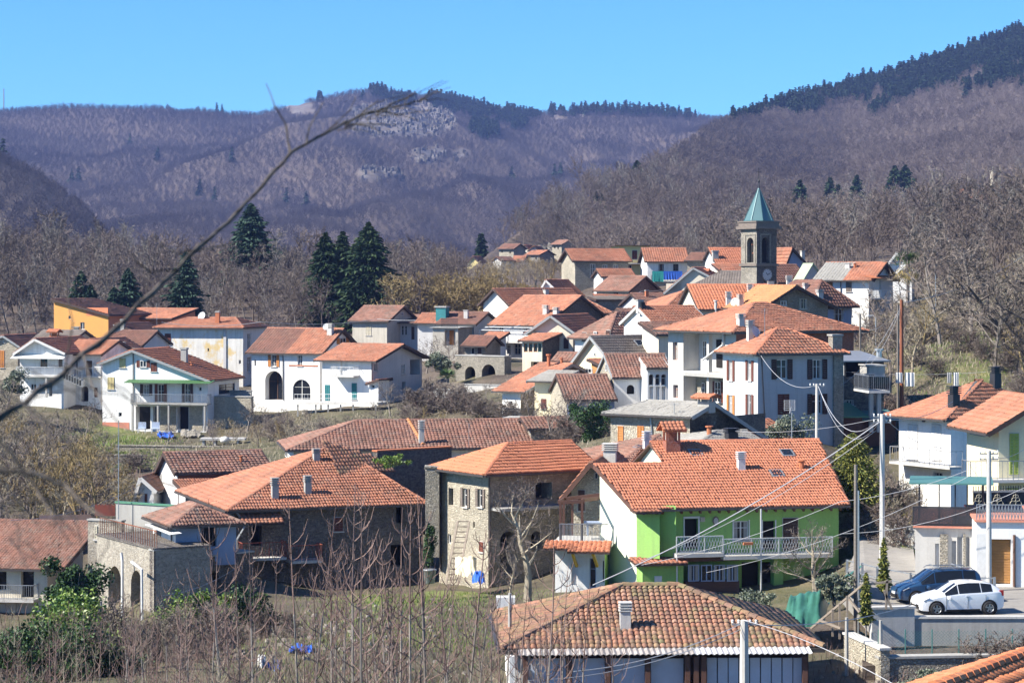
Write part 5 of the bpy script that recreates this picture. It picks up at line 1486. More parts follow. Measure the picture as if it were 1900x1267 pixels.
# lattice balcony
dpt = 1.5
def lattice(x0, x1, yfl, nm):
    a0, z = gx(x0, yfl, dpt); a1, _ = gx(x1, yfl, dpt); mb = MB(); h.fbox(mb, 'F', a0, a1, z - .2, z, .004, dpt); o = h.add(mb, 'balcony', MT['concrete_light'])
    rm = MB(); zz = z + .95; zl = z + .08; oo = dpt - .05
    rm.bar(h.pt('F', a0, zz, oo), h.pt('F', a1, zz, oo), .05); rm.bar(h.pt('F', a0, zl, oo), h.pt('F', a1, zl, oo), .04)
    n = int((a1 - a0) / .16)
    for i in range(n):
        p = a0 + (a1 - a0) * i / n; q = min(p + .3, a1)
        rm.bar(h.pt('F', p, zl, oo), h.pt('F', q, zz, oo), .022); rm.bar(h.pt('F', q, zl, oo), h.pt('F', p, zz, oo), .022)
    for i in range(int((a1 - a0) / 1.6) + 2):
        p = min(a0 + 1.6 * i, a1); rm.bar(h.pt('F', p, z, oo), h.pt('F', p, zz, oo), .05)
    h.add(rm, nm, MT['metal_white'], o); return o
lattice(1256, 1342, 1028, 'railing'); lattice(1343, 1545, 1032, 'railing')
for x in (1256, 1412): h.add(MB().bar(h.pt('F', gx(x, 1030, dpt - .1)[0], -1, dpt - .1), h.pt('F', gx(x, 1030, dpt - .1)[0], Hg - .3 if x == 1412 else gx(x, 1032, dpt)[1], dpt - .1), .07), 'post', MT['metal_white'])
mb = MB(); a0, z = gx(1378, 1008, 1.5); mb.bar(h.pt('F', a0, z, 1.62), h.pt('F', a0 + .55, z, 1.62), .16, .14); h.add(mb, 'flower_box', MT['terracotta'])
# glazed ground floor
for x in (1276, 1300, 1324, 1348): h.win('F', x, 1047, x + 21, 1078, 'win', frame='blue_wall', sill=False, out=.9)
mb = MB(); a0, z1 = gx(1272, 1042, .9); a1, z0 = gx(1372, 1098, .9); h.fbox(mb, 'F', a0, a1, -1, gx(1300, 1079, .9)[1], .003, .88); h.fbox(mb, 'F', a0, a1, z1, z1 + .3, .003, .9); h.add(mb, 'veranda', MT['wood_brown'])
h.win('F', 1376, 1042, 1408, 1090, 'hole', depth=.2); h.win('F', 1412, 1042, 1432, 1090, 'hole', depth=.2)
mb = MB(); a0, _ = gx(1436, 1050, .6); h.fbox(mb, 'F', a0, a0 + .55, -1, gx(1436, 1035, .6)[1], .003, .6); h.add(mb, 'pillar', MT['green_wall'])
h.pipe('L', [(1178, 936), (1170, 955), (1168, 1085), (1164, 1096)], 'copper', .06)
h.chimney(1246, 784, 836, .85, 'hood', 'brick'); h.chimney(1375, 838, 873, .42, 'stack', 'metal_white'); h.chimney(1487, 853, 871, .32, 'pipe', 'terracotta')
for x, y in ((1290, 843), (1460, 843), (1441, 881)): h.skylight(x, y, .62, .7)
h.walls(skip='B')
h = House('hidden_brown_roof_house', 'house with brown tiled roof and skylight behind the green house', 152, 1148, 16, 1262, 860, 900, D=10, wall='blue_wall'); h.roof('gx', 'r_old', yr=808, oh=.5, hl=4.5); h.chimney(1200, 800, 846, .42, 'stack', 'metal_white'); h.skylight(1188, 830, .6, .6); h.walls()
h = House('low_pale_roof_house', 'low house with pale weathered tile roof behind green house ridge', 156, 1292, 20, 1420, 828, 870, D=7, wall='stone_dark'); h.roof('gx', 'r_slate', yr=800, hl=3); h.chimney(1316, 790, 808, .35, 'pipe', 'terracotta'); h.chimney(1357, 794, 815, .7, 'stack', 'metal_dark'); h.walls()

# ---- big left roof complex
h = House('big_hip_roof_house', 'large dark stone house with wide patched orange hip roof', 150, 434, 20, 785, 940, 1110, D=14, wall='stone_dark', wallmats={'F': 'stone_dark'})
h.roof('gx', 'r_orange', yr=833, hl=7.7, hr=3.6, oh=.5)
h.win('F', 735, 935, 748, 970, 'hole'); h.win('F', 620, 960, 636, 985, 'shut', 'sh_brown'); h.win('F', 725, 1010, 750, 1050, 'hole')
h.win('F', 466, 975, 486, 1012, 'hole'); h.tilelet('F', 450, 528, 954, 973, 1.2, 'r_orange')
h.balcony('F', 449, 532, 1035, 1.2, .95, 'rail_red', step=.2); h.balcony('F', 540, 600, 1040, 1.4, .95, 'rail_red', step=.2)
for x, yt, yb, m in ((587, 832, 855, 'concrete'), (510, 886, 925, 'concrete'), (571, 882, 916, 'concrete')): h.chimney(x, yt, yb, .42, 'stack', m)
h.pipe('F', [(436, 945), (455, 975), (440, 1000), (440, 1080)], 'galv', .07, .3); h.walls()
pat = tile_mesh('patch_tiles', [[h.roof_hit(*q)[1] + Vector((0, 0, .07)) for q in ((628, 882), (740, 877), (694, 833), (590, 836))]], MT['r_mossy'], .25, .36); tag(h.addmesh(pat, 'patch_tiles'), kind='stuff')
w = House('x', '', 141, 326, 22, 438, 969, 1042, xs=284, wall='blue_wall', wallmats={'L': 'white_clean'}, root=h, sink=.3); w.roof('hip', 'r_old', yr=937, oh=.5); w.win('F', 373, 977, 402, 1014, 'hole', depth=.3); w.win('L', 288, 985, 299, 1018, 'shut', 'sh_grey'); w.awning('L', 290, 316, 970, 981, .7, 'sh_white', wave=False); w.pipe('L', [(318, 975), (318, 1018)]); w.walls()  # front coloured with blue shade, sunlit left face kept white
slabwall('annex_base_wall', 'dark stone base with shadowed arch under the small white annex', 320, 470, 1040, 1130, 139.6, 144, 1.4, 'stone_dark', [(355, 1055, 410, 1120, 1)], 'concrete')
T = slabwall('arched_terrace_wall', 'tall pale stone terrace wall with two narrow arches at lower left', 180, 285, 1020, 1185, 146, 138, 3.5, 'stone_old', [(201, 1050, 226, 1150, 1), (243, 1058, 264, 1150, 1)], 'stone_dark', sink=4)
rm = MB()
for i in range(26): a = T.W * i / 25; rm.bar((a, .2, T.H + .1), (a, .2, T.H + 1.05), .03)
rm.bar((0, .2, T.H + 1.05), (T.W, .2, T.H + 1.05), .05); T.add(rm, 'railing', MT['rust'])
slabwall('terrace_corner_wall', 'dark end face of the arched terrace wall in shadow', 286, 330, 1022, 1130, 138, 139, .5, 'stone_dark', (), 'concrete', sink=4)  # darker stone paints the shadow onto this end face
for px in (226, 264):
    mb = MB(); mb.tube([P(px - 1, 1025, 140.5), P(px + 1, 1040, 140.4), P(px + 1, 1180, 140.3)] if px == 226 else [P(px - 20, 1042, 138.6), P(px - 1, 1056, 137.6), P(px, 1180, 137.6)], .09, 6); tag(mb.build('white_drainpipe', MT['metal_white']), 'white plastic pipe running down the arched wall, %s arch' % ('left' if px == 226 else 'right'), 'pipe')
tw = slabwall('roof_terrace_wall', 'stone parapet wall with weathered shutter on the terrace at lower left', 163, 225, 968, 1010, 152, 151, .4, 'stone_old', (), 'concrete')
tw.win('F', 176, 975, 181, 1000, 'shut', 'sh_pale')
gw = slabwall('green_edged_wall', 'concrete wall with green metal edging on roof terrace', 215, 345, 941, 1000, 153, 150, .3, 'concrete', (), 'green_sheet')
pf = empty('plank_fence', P(195, 955, 150)); tag(pf, 'weathered reddish plank fence on the terrace, lower left', 'fence'); Mi = pf.matrix_basis.inverted()
for i in range(18):
    mb = MB(); q = Mi @ P(177 + i * 2.1, 957, 150.3); mb.box(q.x - .032, q.x + .032, q.y, q.y + .04, q.z, q.z + .7 + .05 * math.sin(i * 2.3)); mb.build('plank', MT['rail_red'], pf)
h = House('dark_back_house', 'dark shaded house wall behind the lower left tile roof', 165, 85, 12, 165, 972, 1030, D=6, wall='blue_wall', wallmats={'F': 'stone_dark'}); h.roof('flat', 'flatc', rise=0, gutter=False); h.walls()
h = House('lower_left_house', 'cream house with old red tile roof cut by the left photo edge', 150, 88, -8, -60, 1050, 1135, D=7, wall='cream'); h.roof('shy', 'r_old', yr=972, oh=.6, og=1.2)
h.win('F', 39, 1059, 63, 1108, 'hole', depth=.4); h.win('F', -10, 1060, 12, 1094, 'hole', depth=.4); h.balcony('F', -60, 62, 1112, 1.0, .9, 'metal_grey'); h.walls()
h = House('steep_gable_house', 'narrow beige house with steep gable and red tiled roof, left of center', 172, 330, 22, 500, 876, 945, D=7, wall='old_beige', wallmats={'L': 'palegrey', 'F': 'brick'})
h.roof('gx', 'r_old', yr=838, rf=.45, yeb=892, oh=.3, og=.3); h.win('L', 301, 880, 305, 894, 'win', sill=False); h.chimney(419, 855, 880, .38, 'plain', 'concrete'); h.chimney(447, 845, 858, .2, 'pipe', 'terracotta'); h.walls()
a = House('x', '', 169, 346, 22, 432, 908, 945, D=2.2, wall='palegrey', root=h); a.roof('shy', 'r_orange', rise=.4, oh=.3); a.walls()
h = House('white_gable_shed', 'tiny white gabled shed with brown door beside the steep gable', 174, 285, -8, 253, 905, 940, D=4, wall='white_clean', cat='shed'); h.roof('gy', 'r_old', yr=885, rf=.3, yeb=916, eave='eave_white', og=.3, oh=.3); h.win('F', 269, 916, 273, 934, 'shut', 'sh_brown', sill=False); h.walls()
h = House('long_tile_house', 'long low house with wide brown orange tile roof, center left', 196, 546, 9, 985, 830, 885, D=10, wall='white'); h.roof('gx', 'r_old', yr=779, hl=5.6, oh=.6); h.chimney(782, 780, 823, .42, 'stack', 'concrete_light'); h.antenna(870, 785, 830, 1, .3); h.win('L', 530, 832, 534, 848, 'win', sill=False); h.walls()
mb = MB(); A, B = h.roof_hit(757, 779)[1], h.roof_hit(785, 826)[1]; cap_tiles(mb, B + Vector((0, 0, .05)), A + Vector((0, 0, .05)), .16); tag(h.add(mb, 'ridge_tiles', MT['r_yellow']), kind='stuff')
slabwall('tall_shadow_wall', 'tall dark wall topped with tiles behind the big patched roof', 700, 838, 838, 930, 164, 168, .5, 'stone_dark', (), 'terracotta')
slabwall('rubble_pier', 'rough broken stone pier between big hip roof and stone house', 789, 815, 868, 960, 152, 152, 1.2, 'stone', (), 'stone')

# ---- nearest roofs: every tile of these is an object
def tile_parts(h, polys, mat, tw, tl, hgt=.07, lift=.05, limit=300, name='roof_tile'):
    """one tile object per cell, sharing a few meshes"""
    k = 5; protos = []
    for vno in range(4):
        mb = MB(); v = []
        prof = [(0, 0), (.2, .9), (.45, 1.05), (.7, .85), (1, 0)]
        for (yy, up) in ((0, lift), (tl * 1.05, 0)):
            for u, hh in prof: v.append(((u + random.uniform(-.01, .01)) * tw, yy, hh * hgt + up + random.uniform(-.004, .004)))
        for u, hh in prof: v.append((u * tw, 0, hh * hgt * .6))
        mb.add(v, [(i, i + 1, i + 6, i + 5) for i in range(4)] + [(10 + i, 11 + i, i + 1, i) for i in range(4)])
        protos.append(mb.mesh(name, MT[mat], True))
    cells = []
    for pts in polys:
        (p0, e, s, n), gx_, gy_, w, l = tile_cells(pts, tw, tl)
        for x, y in zip(gx_, gy_):
            q = p0 + e * x + s * y + n * .012
            cells.append((q, e, s, n, w / tw, pts))
    def key(c):
        wq = h.M @ c[0]; px, py = CX + F * wq.x / wq.y, HY - F * wq.z / wq.y
        return (0 if -10 < px < 1910 and py < 1275 else 1, wq.y)
    cells.sort(key=key)
    for (q, e, s, n, kx, pts) in cells[:limit]:
        o = bpy.data.objects.new(name, random.choice(protos)); link(o, h.root)
        j = random.gauss(0, .03)
        m = Matrix((e * kx, s, n)).transposed().to_4x4(); m.translation = q
        o.matrix_local = m @ Matrix.Rotation(j, 4, 'Z') @ Matrix.Translation((random.gauss(0, .008), random.gauss(0, .012), 0))
    rest = cells[limit:]
    if rest:
        V, Fq = [], []
        for i, (q, e, s, n, kx, pts) in enumerate(rest):
            me = random.choice(protos); b = len(V)
            for vv in me.vertices: V.append(q + e * vv.co.x * kx + s * vv.co.y + n * vv.co.z)
            Fq += [[b + k_ for k_ in p.vertices] for p in me.polygons]
        me = bpy.data.meshes.new('roof_tiles'); me.from_pydata(V, [], Fq); me.materials.append(MT[mat])
        o = bpy.data.objects.new('roof_tiles', me); link(o, h.root); tag(o, kind='stuff')

def tilemat(name, cols, dark, lich, moss):
    """like rooftile, but varied by object and by place"""
    t = NT(name); oi = t.n('ShaderNodeObjectInfo').outputs['Random']; ri = t.n('ShaderNodeNewGeometry').outputs['Random Per Island']
    r = t.math('FRACT', t.math('ADD', oi, ri)); k = len(cols)
    c = t.ramp(r, [(i / (k - 1), cc) for i, cc in enumerate(cols)]); v = t.gen()
    r2 = t.math('FRACT', t.math('MULTIPLY', r, 31.3))
    n1 = t.ramp(t.noise(v, .7, 6, .7), [(.4, 0.), (.65, 1.)]); c = t.mix(t.math('MULTIPLY', t.math('MULTIPLY', n1, r2), moss, True), c, lich)
    n2 = t.ramp(t.noise(v, 5, 6, .75), [(.45, 0.), (.7, 1.)]); c = t.mix(t.math('MULTIPLY', n2, moss * .8, True), c, dark)
    fine = t.noise(v, 25, 4); c = t.mix(.4, c, t.ramp(fine, [(.3, .4), (.7, 1.)]), 'MULTIPLY')
    t.color(c).rough(.85, .2).bump(fine, .4, .02); MT[name] = t.mat
tilemat('tm_mossy', [(0.34, 0.155, 0.10), (0.44, 0.225, 0.15), (0.26, 0.135, 0.095), (0.39, 0.195, 0.13), (0.21, 0.125, 0.095), (0.48, 0.27, 0.19)], (0.08, 0.065, 0.05), (0.24, 0.235, 0.11), .95)
tilemat('tm_new', [(0.58, 0.20, 0.09), (0.66, 0.25, 0.12), (0.52, 0.17, 0.08), (0.70, 0.29, 0.15)], (0.2, 0.1, 0.07), (0.35, 0.22, 0.12), .3)

h = House('foreground_tile_house', 'nearest house with mossy hipped tile roof at the bottom', 96, 955, 2.5, 1500, 1192, 1330, D=9.2, wall='white', wallmats={'F': 'sh_white'})
W_, D_, H_ = h.W, h.D, h.H
sv_ = 1.62 / (D_ / 2); o_ = .55; zf = H_ - o_ * sv_; hx = D_ / 2 + .1; zr = H_ + 1.62
fp = [(-o_, -o_, zf), (W_ + o_, -o_, zf), (W_ - hx, D_ / 2, zr), (hx, D_ / 2, zr)]; bp = [(W_ + o_, D_ + o_, zf), (-o_, D_ + o_, zf), (hx, D_ / 2, zr), (W_ - hx, D_ / 2, zr)]
lp = [(-o_, D_ + o_, zf), (-o_, -o_, zf), (hx, D_ / 2, zr)]; rp = [(W_ + o_, -o_, zf), (W_ + o_, D_ + o_, zf), (W_ - hx, D_ / 2, zr)]
h.slopes = [fp, lp, rp, bp]
mb = MB()
for pp in h.slopes: mb.prism([Vector(q) for q in pp], -slope_frame(pp)[3] * .12)
h.add(mb, 'roof_slab', MT['eave']); tile_parts(h, [fp, lp], 'tm_mossy', .235, .34)
me = tile_mesh('roof_tiles', [bp, rp], MT['tm_mossy'], .25, .36); tag(h.addmesh(me, 'roof_tiles'), kind='stuff')
mb = MB()
for a, b in ((fp[3], fp[2]), (fp[0], fp[3]), (fp[1], fp[2]), (bp[1], fp[3])): cap_tiles(mb, Vector(a) + Vector((0, 0, .04)), Vector(b) + Vector((0, 0, .04)), .17, .4)
tag(h.add(mb, 'ridge_tiles', MT['tm_mossy']), kind='stuff')
mb = MB(); mb.bar(Vector(fp[0]) + Vector((0, -.1, -.08)), Vector(fp[1]) + Vector((0, -.1, -.08)), .16, .16); mb.bar(Vector(lp[0]) + Vector((-.1, 0, -.08)), Vector(lp[1]) + Vector((-.1, 0, -.08)), .16, .16); h.add(mb, 'gutter', MT['gutter'])
h.chimney(1160, 1116, 1166, .42, 'stack', 'concrete_light')
# corrugated lean-to along the front
def lean(x0, x1, y0, y1, mat, dep, nm='lean_to_roof'):
    a0, zt = h.hit('F', x0, y0, .5); a1, _ = h.hit('F', x1, y0, .5); _, zl = h.hit('F', x0, y1, dep); mb = MB(); n = int((a1 - a0) / .11)
    for i in range(n):
        p, q = a0 + (a1 - a0) * i / n, a0 + (a1 - a0) * (i + 1) / n; kk = (.0, .05) if i % 2 else (.05, .0)
        v = [h.pt('F', p, zl + kk[0], dep), h.pt('F', q, zl + kk[1], dep), h.pt('F', q, zt + kk[1], .05), h.pt('F', p, zt + kk[0], .05)]; mb.add(v + [x - Vector((0, 0, .02)) for x in v], [(0, 1, 2, 3), (7, 6, 5, 4), (0, 4, 5, 1)])
    return h.add(mb, nm, MT[mat])
cs = flat('corrugated_sheet', (0.42, 0.38, 0.35), .7, 0, .3, .7, 1.5); MT['corr'] = cs; MT['corr_new'] = flat('corrugated_pale', (0.62, 0.60, 0.58), .5, 0, .3, .4, 2)
lean(960, 1282, 1201, 1216, 'corr', 1.5); lean(1283, 1500, 1198, 1214, 'corr_new', 1.5)
for i, (x0, x1) in enumerate(((985, 1050), (1062, 1122), (1134, 1196), (1208, 1268))):
    mb = MB(); a0, z1 = h.hit('F', x0, 1221, .9); a1, z0 = h.hit('F', x1, 1267, .9); h.fbox(mb, 'F', a0, a1, z1 - 2.4, z1, .85, .9); h.add(mb, 'sliding_panel', MT['blue_panel'])
for i in range(9):
    mb = MB(); x0 = 1312 + i * 20; a0, z1 = h.hit('F', x0, 1220, .9); a1, z0 = h.hit('F', x0 + 18, 1267, .9); h.fbox(mb, 'F', a0, a1, z1 - 2.4, z1, .8, .9 + .03 * (i % 2)); h.add(mb, 'siding_panel', MT['blue_panel'])
for x in (950, 975, 1056, 1128, 1202, 1276, 1292, 1306, 1494):
    mb = MB(); a, z1 = h.hit('F', x, 1217, 1.3); h.fbox(mb, 'F', a - .1, a + .1, z1 - 2.6, z1, 1.05, 1.3); h.add(mb, 'post', MT['wood_brown'] if x > 960 else MT['white'])
mb = MB(); a0, z1 = h.hit('F', 985, 1222, .5); a1, _ = h.hit('F', 1500, 1222, .5); h.fbox(mb, 'F', a0, a1, z1 - 2.6, z1 + .2, .3, .5); h.add(mb, 'front_wall', MT['sh_dark'])
h.walls()
h = House('corner_tile_house', 'close orange tile roof corner at the bottom right of the photo', 55.5, 2049, 58, 2300, 1422, 1560, D=8, Wm=10, wall='cream', sink=1)
W_, D_, H_ = h.W, h.D, h.H; o_ = .4; sv_ = math.tan(R(20)); zf = H_ - o_ * sv_; zr = H_ + sv_ * D_ / 2
fp = [(-o_, -o_, zf), (W_ + o_, -o_, zf), (W_ + o_, D_ / 2, zr), (-o_, D_ / 2, zr)]; bp = [(W_ + o_, D_ + o_, zf), (-o_, D_ + o_, zf), (-o_, D_ / 2, zr), (W_ + o_, D_ / 2, zr)]
h.slopes = [fp, bp]; h.tops['L'] = h.tops['R'] = [(0, H_), (D_ / 2, zr), (D_, H_)]; mb = MB()
for pp in h.slopes: mb.prism([Vector(q) for q in pp], -slope_frame(pp)[3] * .12)
h.add(mb, 'roof_slab', MT['eave']); tile_parts(h, [fp], 'tm_new', .27, .38, limit=150)
mb = MB(); cap_tiles(mb, Vector(fp[3]) + Vector((0, 0, .05)), Vector(fp[2]) + Vector((0, 0, .05)), .19, .42)
tag(h.add(mb, 'ridge_tiles', MT['tm_new']), kind='stuff'); tag(h.addmesh(tile_mesh('roof_tiles', [bp], MT['tm_new'], .27, .38), 'roof_tiles'), kind='stuff'); h.walls()

# ================================================================ far hamlet and hillside bell tower
for (nm, lab, Y, xc, yaw, xf, ye, yb, D, kind, yr, wl, rf_) in (
    ('hamlet_house', 'tall pale stone house with brown roof at top of the distant hamlet', 610, 953, -30, 926, 461, 482, 6, 'gx', 453, 'stone_pale', 'r_brown'),
    ('hamlet_barn', 'cream gabled barn with orange roof in the middle of the distant hamlet', 625, 982, -15, 967, 463, 482, 6, 'gy', 455, 'cream', 'r_orange'),
    ('hamlet_store', 'small white gable with orange roof behind the hamlet cottage', 618, 999, -15, 982, 464, 482, 7, 'gy', 457, 'white', 'r_orange'),
    ('hamlet_cottage', 'stone cottage with dark end wall in the distant hamlet', 598, 1001, -38, 976, 472, 490, 6, 'gx', 465, 'stone', 'r_orange'),
    ('hamlet_ruin', 'tall ruined stone house at the upper end of the distant hamlet', 625, 1042, -38, 1024, 453, 482, 6, 'gx', 446, 'stone_pale', 'r_old'),
    ('hamlet_shed', 'low white house with flat brown roof in front of the distant hamlet', 585, 930, 30, 953, 483, 500, 4, 'gx', 477, 'white', 'r_old'),
    ('hamlet_annex', 'small white house with orange roof at the foot of the distant hamlet', 588, 970, -15, 951, 485, 500, 5, 'gx', 475, 'white', 'r_orange'),
    ('hamlet_hut', 'yellow gable hut at the lower end of the distant hamlet', 595, 890, -20, 867, 488, 504, 5, 'gy', 476, 'yellow_wall', 'r_orange')):
    h = House(nm, lab, Y, xc, yaw, xf, ye, yb, D=D, wall=wl, ctrl=False, sink=6); h.roof(kind, rf_, yr=yr, oh=.4, tile=(.5, .7)); h.win('F', min(xf, xc) + 4, ye + 4, min(xf, xc) + 7, ye + 8, 'hole'); h.win('F', max(xc, xf) - 8, ye + 5, max(xc, xf) - 5, ye + 9, 'hole'); h.walls()
t = House('hillside_bell_tower', 'small grey stone bell tower high on the wooded slope at right', 640, 1842, 8, 1857, 318, 352, D=2.2, wall='stone_pale', cat='bell tower', ctrl=False, sink=10); t.win('F', 1846, 321, 1852, 331, 'arch'); t.walls()
mb = MB(); mb.box(-.15, t.W + .15, -.15, t.D + .15, t.H, t.H + .25)
for a in (0, t.W - .3): mb.box(a, a + .3, 0, .3, t.H + .25, t.H + 1.2)
t.add(mb, 'parapet', MT['stone'])
for (xc, xf, ye, yb, yr, lab) in ((1800, 1738, 389, 402, 380, 'low orange roofed farmhouse on the hillside below the bell tower'), (1830, 1782, 372, 392, 352, 'cream farmhouse with ragged orange roof beside the hillside bell tower')):
    h = House('hillside_farmhouse', lab, 620, xc, -12, xf, ye, yb, D=6, wall='cream', ctrl=False, sink=8); h.roof('gx', 'r_orange', yr=yr, tile=(.5, .7)); h.win('F', xc - 20, ye + 3, xc - 14, ye + 9, 'hole'); h.walls()
# ================================================================ terrain
def vnoise(x, y, seed=0):
    r = np.random.default_rng(seed).random((64, 64))
    xi, yi = np.floor(x).astype(int), np.floor(y).astype(int)
    fx, fy = x - xi, y - yi
    fx, fy = fx * fx * (3 - 2 * fx), fy * fy * (3 - 2 * fy)
    g = lambda a, b: r[a % 64, b % 64]
    return (g(xi, yi) * (1 - fx) + g(xi + 1, yi) * fx) * (1 - fy) + (g(xi, yi + 1) * (1 - fx) + g(xi + 1, yi + 1) * fx) * fy - .5
def fbm(x, y, seed=0, o=4):
    s = 0; a = 1.0
    for i in range(o): s = s + a * vnoise(x * 2 ** i + 17.3 * i, y * 2 ** i + 5.1 * i, seed + i); a *= .5
    return s

GP = [(650, 1190, 108), (560, 1240, 95), (700, 1110, 128), (850, 1112, 133), (800, 1180, 115), (700, 1267, 92), (900, 1200, 108), (300, 1230, 100), (100, 1260, 92), (-100, 1260, 92), (480, 1180, 118), (230, 1240, 133), (180, 1230, 138), (290, 1220, 134), (350, 1180, 134), (420, 1165, 138), (250, 1220, 120), (600, 1105, 140), (700, 1100, 142),
      (300, 1190, 130), (120, 1180, 128), (-200, 1200, 130), (1560, 1160, 112), (1600, 1225, 104), (1450, 1150, 118), (1900, 1345, 85), (1650, 1320, 92), (2100, 1345, 85), (1650, 1250, 104), (1800, 1250, 104), (1980, 1250, 104), (1750, 1190, 114), (1900, 1190, 114), (1650, 1190, 114), (1700, 1300, 98), (1850, 1300, 98), (1700, 1120, 124), (1850, 1120, 124),
      (1750, 745, 182), (1700, 730, 186), (1750, 650, 212), (1850, 690, 205), (1850, 585, 245), (1950, 600, 240), (1700, 640, 225), (2050, 560, 250), (1650, 640, 236), (1720, 560, 280), (1900, 500, 300), (2100, 470, 310),
      (1660, 960, 140), (1620, 985, 136), (1690, 965, 150), (1600, 900, 158), (1720, 965, 160), (1640, 900, 165),
      (300, 830, 235), (200, 850, 222), (100, 900, 205), (60, 800, 245), (300, 806, 250), (420, 832, 228), (-100, 880, 210), (-100, 800, 250), (200, 920, 185), (120, 960, 170), (500, 830, 225),
      (200, 640, 352), (500, 640, 352), (350, 620, 375), (0, 650, 352), (-200, 650, 352), (150, 600, 400), (500, 600, 400), (800, 590, 370), (1000, 560, 385), (1200, 540, 385), (1500, 525, 372), (1700, 520, 340),
      (820, 760, 235), (900, 760, 232), (870, 745, 245), (700, 800, 235), (600, 815, 230), (1060, 800, 195), (1080, 830, 180), (1490, 850, 150), (1640, 740, 190), (1560, 640, 240), (1620, 650, 236)]
for g in GP: q = P(*g); CTRL.append((q.x, q.y, q.z))
for X in (-60, -25, 0, 25, 60): CTRL.append((X, 4, -5.5)); CTRL.append((X, 30, -9.0)); CTRL.append((X, 60, -12.6))
for px in (-350, 2250):
    for Y, z in ((100, -16), (150, -18), (250, -12 if px < 0 else 0), (380, -6 if px < 0 else 8)): CTRL.append(((px - CX) * Y / F, Y, z))
C_ = np.array(CTRL)
def tps(r2): return r2 * np.log(r2 + 1e-9) * .5
n_ = len(C_)
sx_, sy_ = .06, .02                       # the village is deep: stretch across, squeeze along
Q_ = C_[:, :2] * (sx_, sy_)
K_ = tps(((Q_[:, None] - Q_[None]) ** 2).sum(-1)) + np.eye(n_) * .12
Pm = np.c_[np.ones(n_), Q_]
Am = np.block([[K_, Pm], [Pm.T, np.zeros((3, 3))]])
sol = np.linalg.solve(Am, np.r_[C_[:, 2], 0, 0, 0])
def near_z(X, Y):
    X, Y = np.asarray(X, float), np.asarray(Y, float)
    q = np.stack([X.ravel() * sx_, Y.ravel() * sy_], 1); out = np.zeros(len(q))
    for i in range(0, len(q), 4000):
        d = ((q[i:i + 4000, None] - Q_[None]) ** 2).sum(-1)
        out[i:i + 4000] = tps(d) @ sol[:n_] + np.c_[np.ones(len(d)), q[i:i + 4000]] @ sol[n_:]
    return out.reshape(X.shape)

c_px = [-300, 0, 400, 800, 850, 870, 900, 1000, 1100, 1170, 1250, 1310, 1400, 1500, 1600, 1700, 1800, 1900, 2300]
c_YB = [600, 600, 600, 560, 560, 570, 620, 740, 860, 960, 1300, 1700, 2000, 2200, 2300, 2300, 2300, 2300, 2300]
c_pB = [545, 545, 545, 540, 520, 500, 472, 398, 362, 345, 288, 240, 210, 182, 156, 128, 90, 56, -60]
c_pF = [560, 560, 560, 552, 545, 540, 534, 520, 510, 505, 500, 495, 488, 480, 468, 456, 444, 430, 400]
a_px = [-300, 0, 130, 350, 420, 480, 540, 600, 650, 700, 760, 850, 980, 1050, 1150, 1270, 1400, 1600, 2300]
a_py = [216, 208, 200, 203, 214, 214, 197, 184, 174, 170, 178, 192, 216, 210, 207, 216, 227, 235, 250]
s_px = [-300, -150, 0, 60, 110, 150, 190, 240]
s_py = [262, 276, 302, 330, 364, 395, 440, 500]
def far_z(px, Y):
    X = (px - CX) * Y / F
    YB, pB, pF = np.interp(px, c_px, c_YB), np.interp(px, c_px, c_pB), np.interp(px, c_px, c_pF)
    z0, zB = (HY - pF) * 420 / F, (HY - pB) * YB / F
    t = np.clip((Y - 420) / (YB - 420), 0, 1)
    p = np.interp(px, [850, 1060, 1170, 1310, 1500], [3, 3, 1.5, 1.6, 1.75])
    rel = 9 * fbm(X / 90, Y / 160, 3) * np.clip((Y - 420) / 300, 0, 1) * (1 - .75 * t)
    zb = z0 + (zB - z0) * t ** p + rel * np.clip((px - 850) / 150, 0, 1) - np.clip(Y - YB, 0, None) * .22
    pA = np.interp(px, a_px, a_py)
    zA1 = (HY - pA) * 3300 / F
    ta = np.clip((Y - 900) / 2400, 0, 1)
    # spurs running down the slope
    sp = 95 * np.abs(fbm(X / 360 + .5 * fbm(X / 300, Y / 500, 31), Y / 1400, 11, 3)) + 24 * fbm(X / 150 + Y / 900, Y / 900, 12) + 7 * fbm(X / 55 + Y / 400, Y / 260, 14)
    za = -4 + (zA1 + 4) * ta ** 1.55 - np.clip(Y - 3300, 0, None) * .2 + (sp - 22) * np.clip(np.sin(np.pi * np.clip(ta, 0, 1)) * 1.5, .12, 1) * np.clip((Y - 900) / 300, 0, 1) * np.clip((3300 - Y) / 250, .12, 1)
    zs = (HY - np.interp(px, s_px, s_py)) * 1500 / F * np.exp(-((Y - 1500) / 330) ** 2) - 60 * (px >= 245)
    k = 2.0
    return np.logaddexp(np.logaddexp(zb / k, za / k), zs / k) * k
TPX = np.linspace(-420, 2320, 330)
TY = np.r_[np.linspace(3, 60, 16), np.linspace(62, 420, 140)[0:], np.geomspace(424, 3900, 240)]
GPX, GY = np.meshgrid(TPX, TY)
GX = (GPX - CX) * GY / F
nz = near_z(GX[GY < 480].ravel(), GY[GY < 480].ravel())
GZ = far_z(GPX, GY)
m_ = GY < 480
NZ = np.zeros_like(GZ); NZ[m_] = nz
wgt = np.clip((GY - 350) / 120, 0, 1); wgt = wgt * wgt * (3 - 2 * wgt)
GZ = np.where(m_, NZ * (1 - wgt) + GZ * wgt, GZ)
GZ = GZ + np.where(GY < 420, .25 * fbm(GX / 2.2, GY / 2.2, 21, 3), 0)
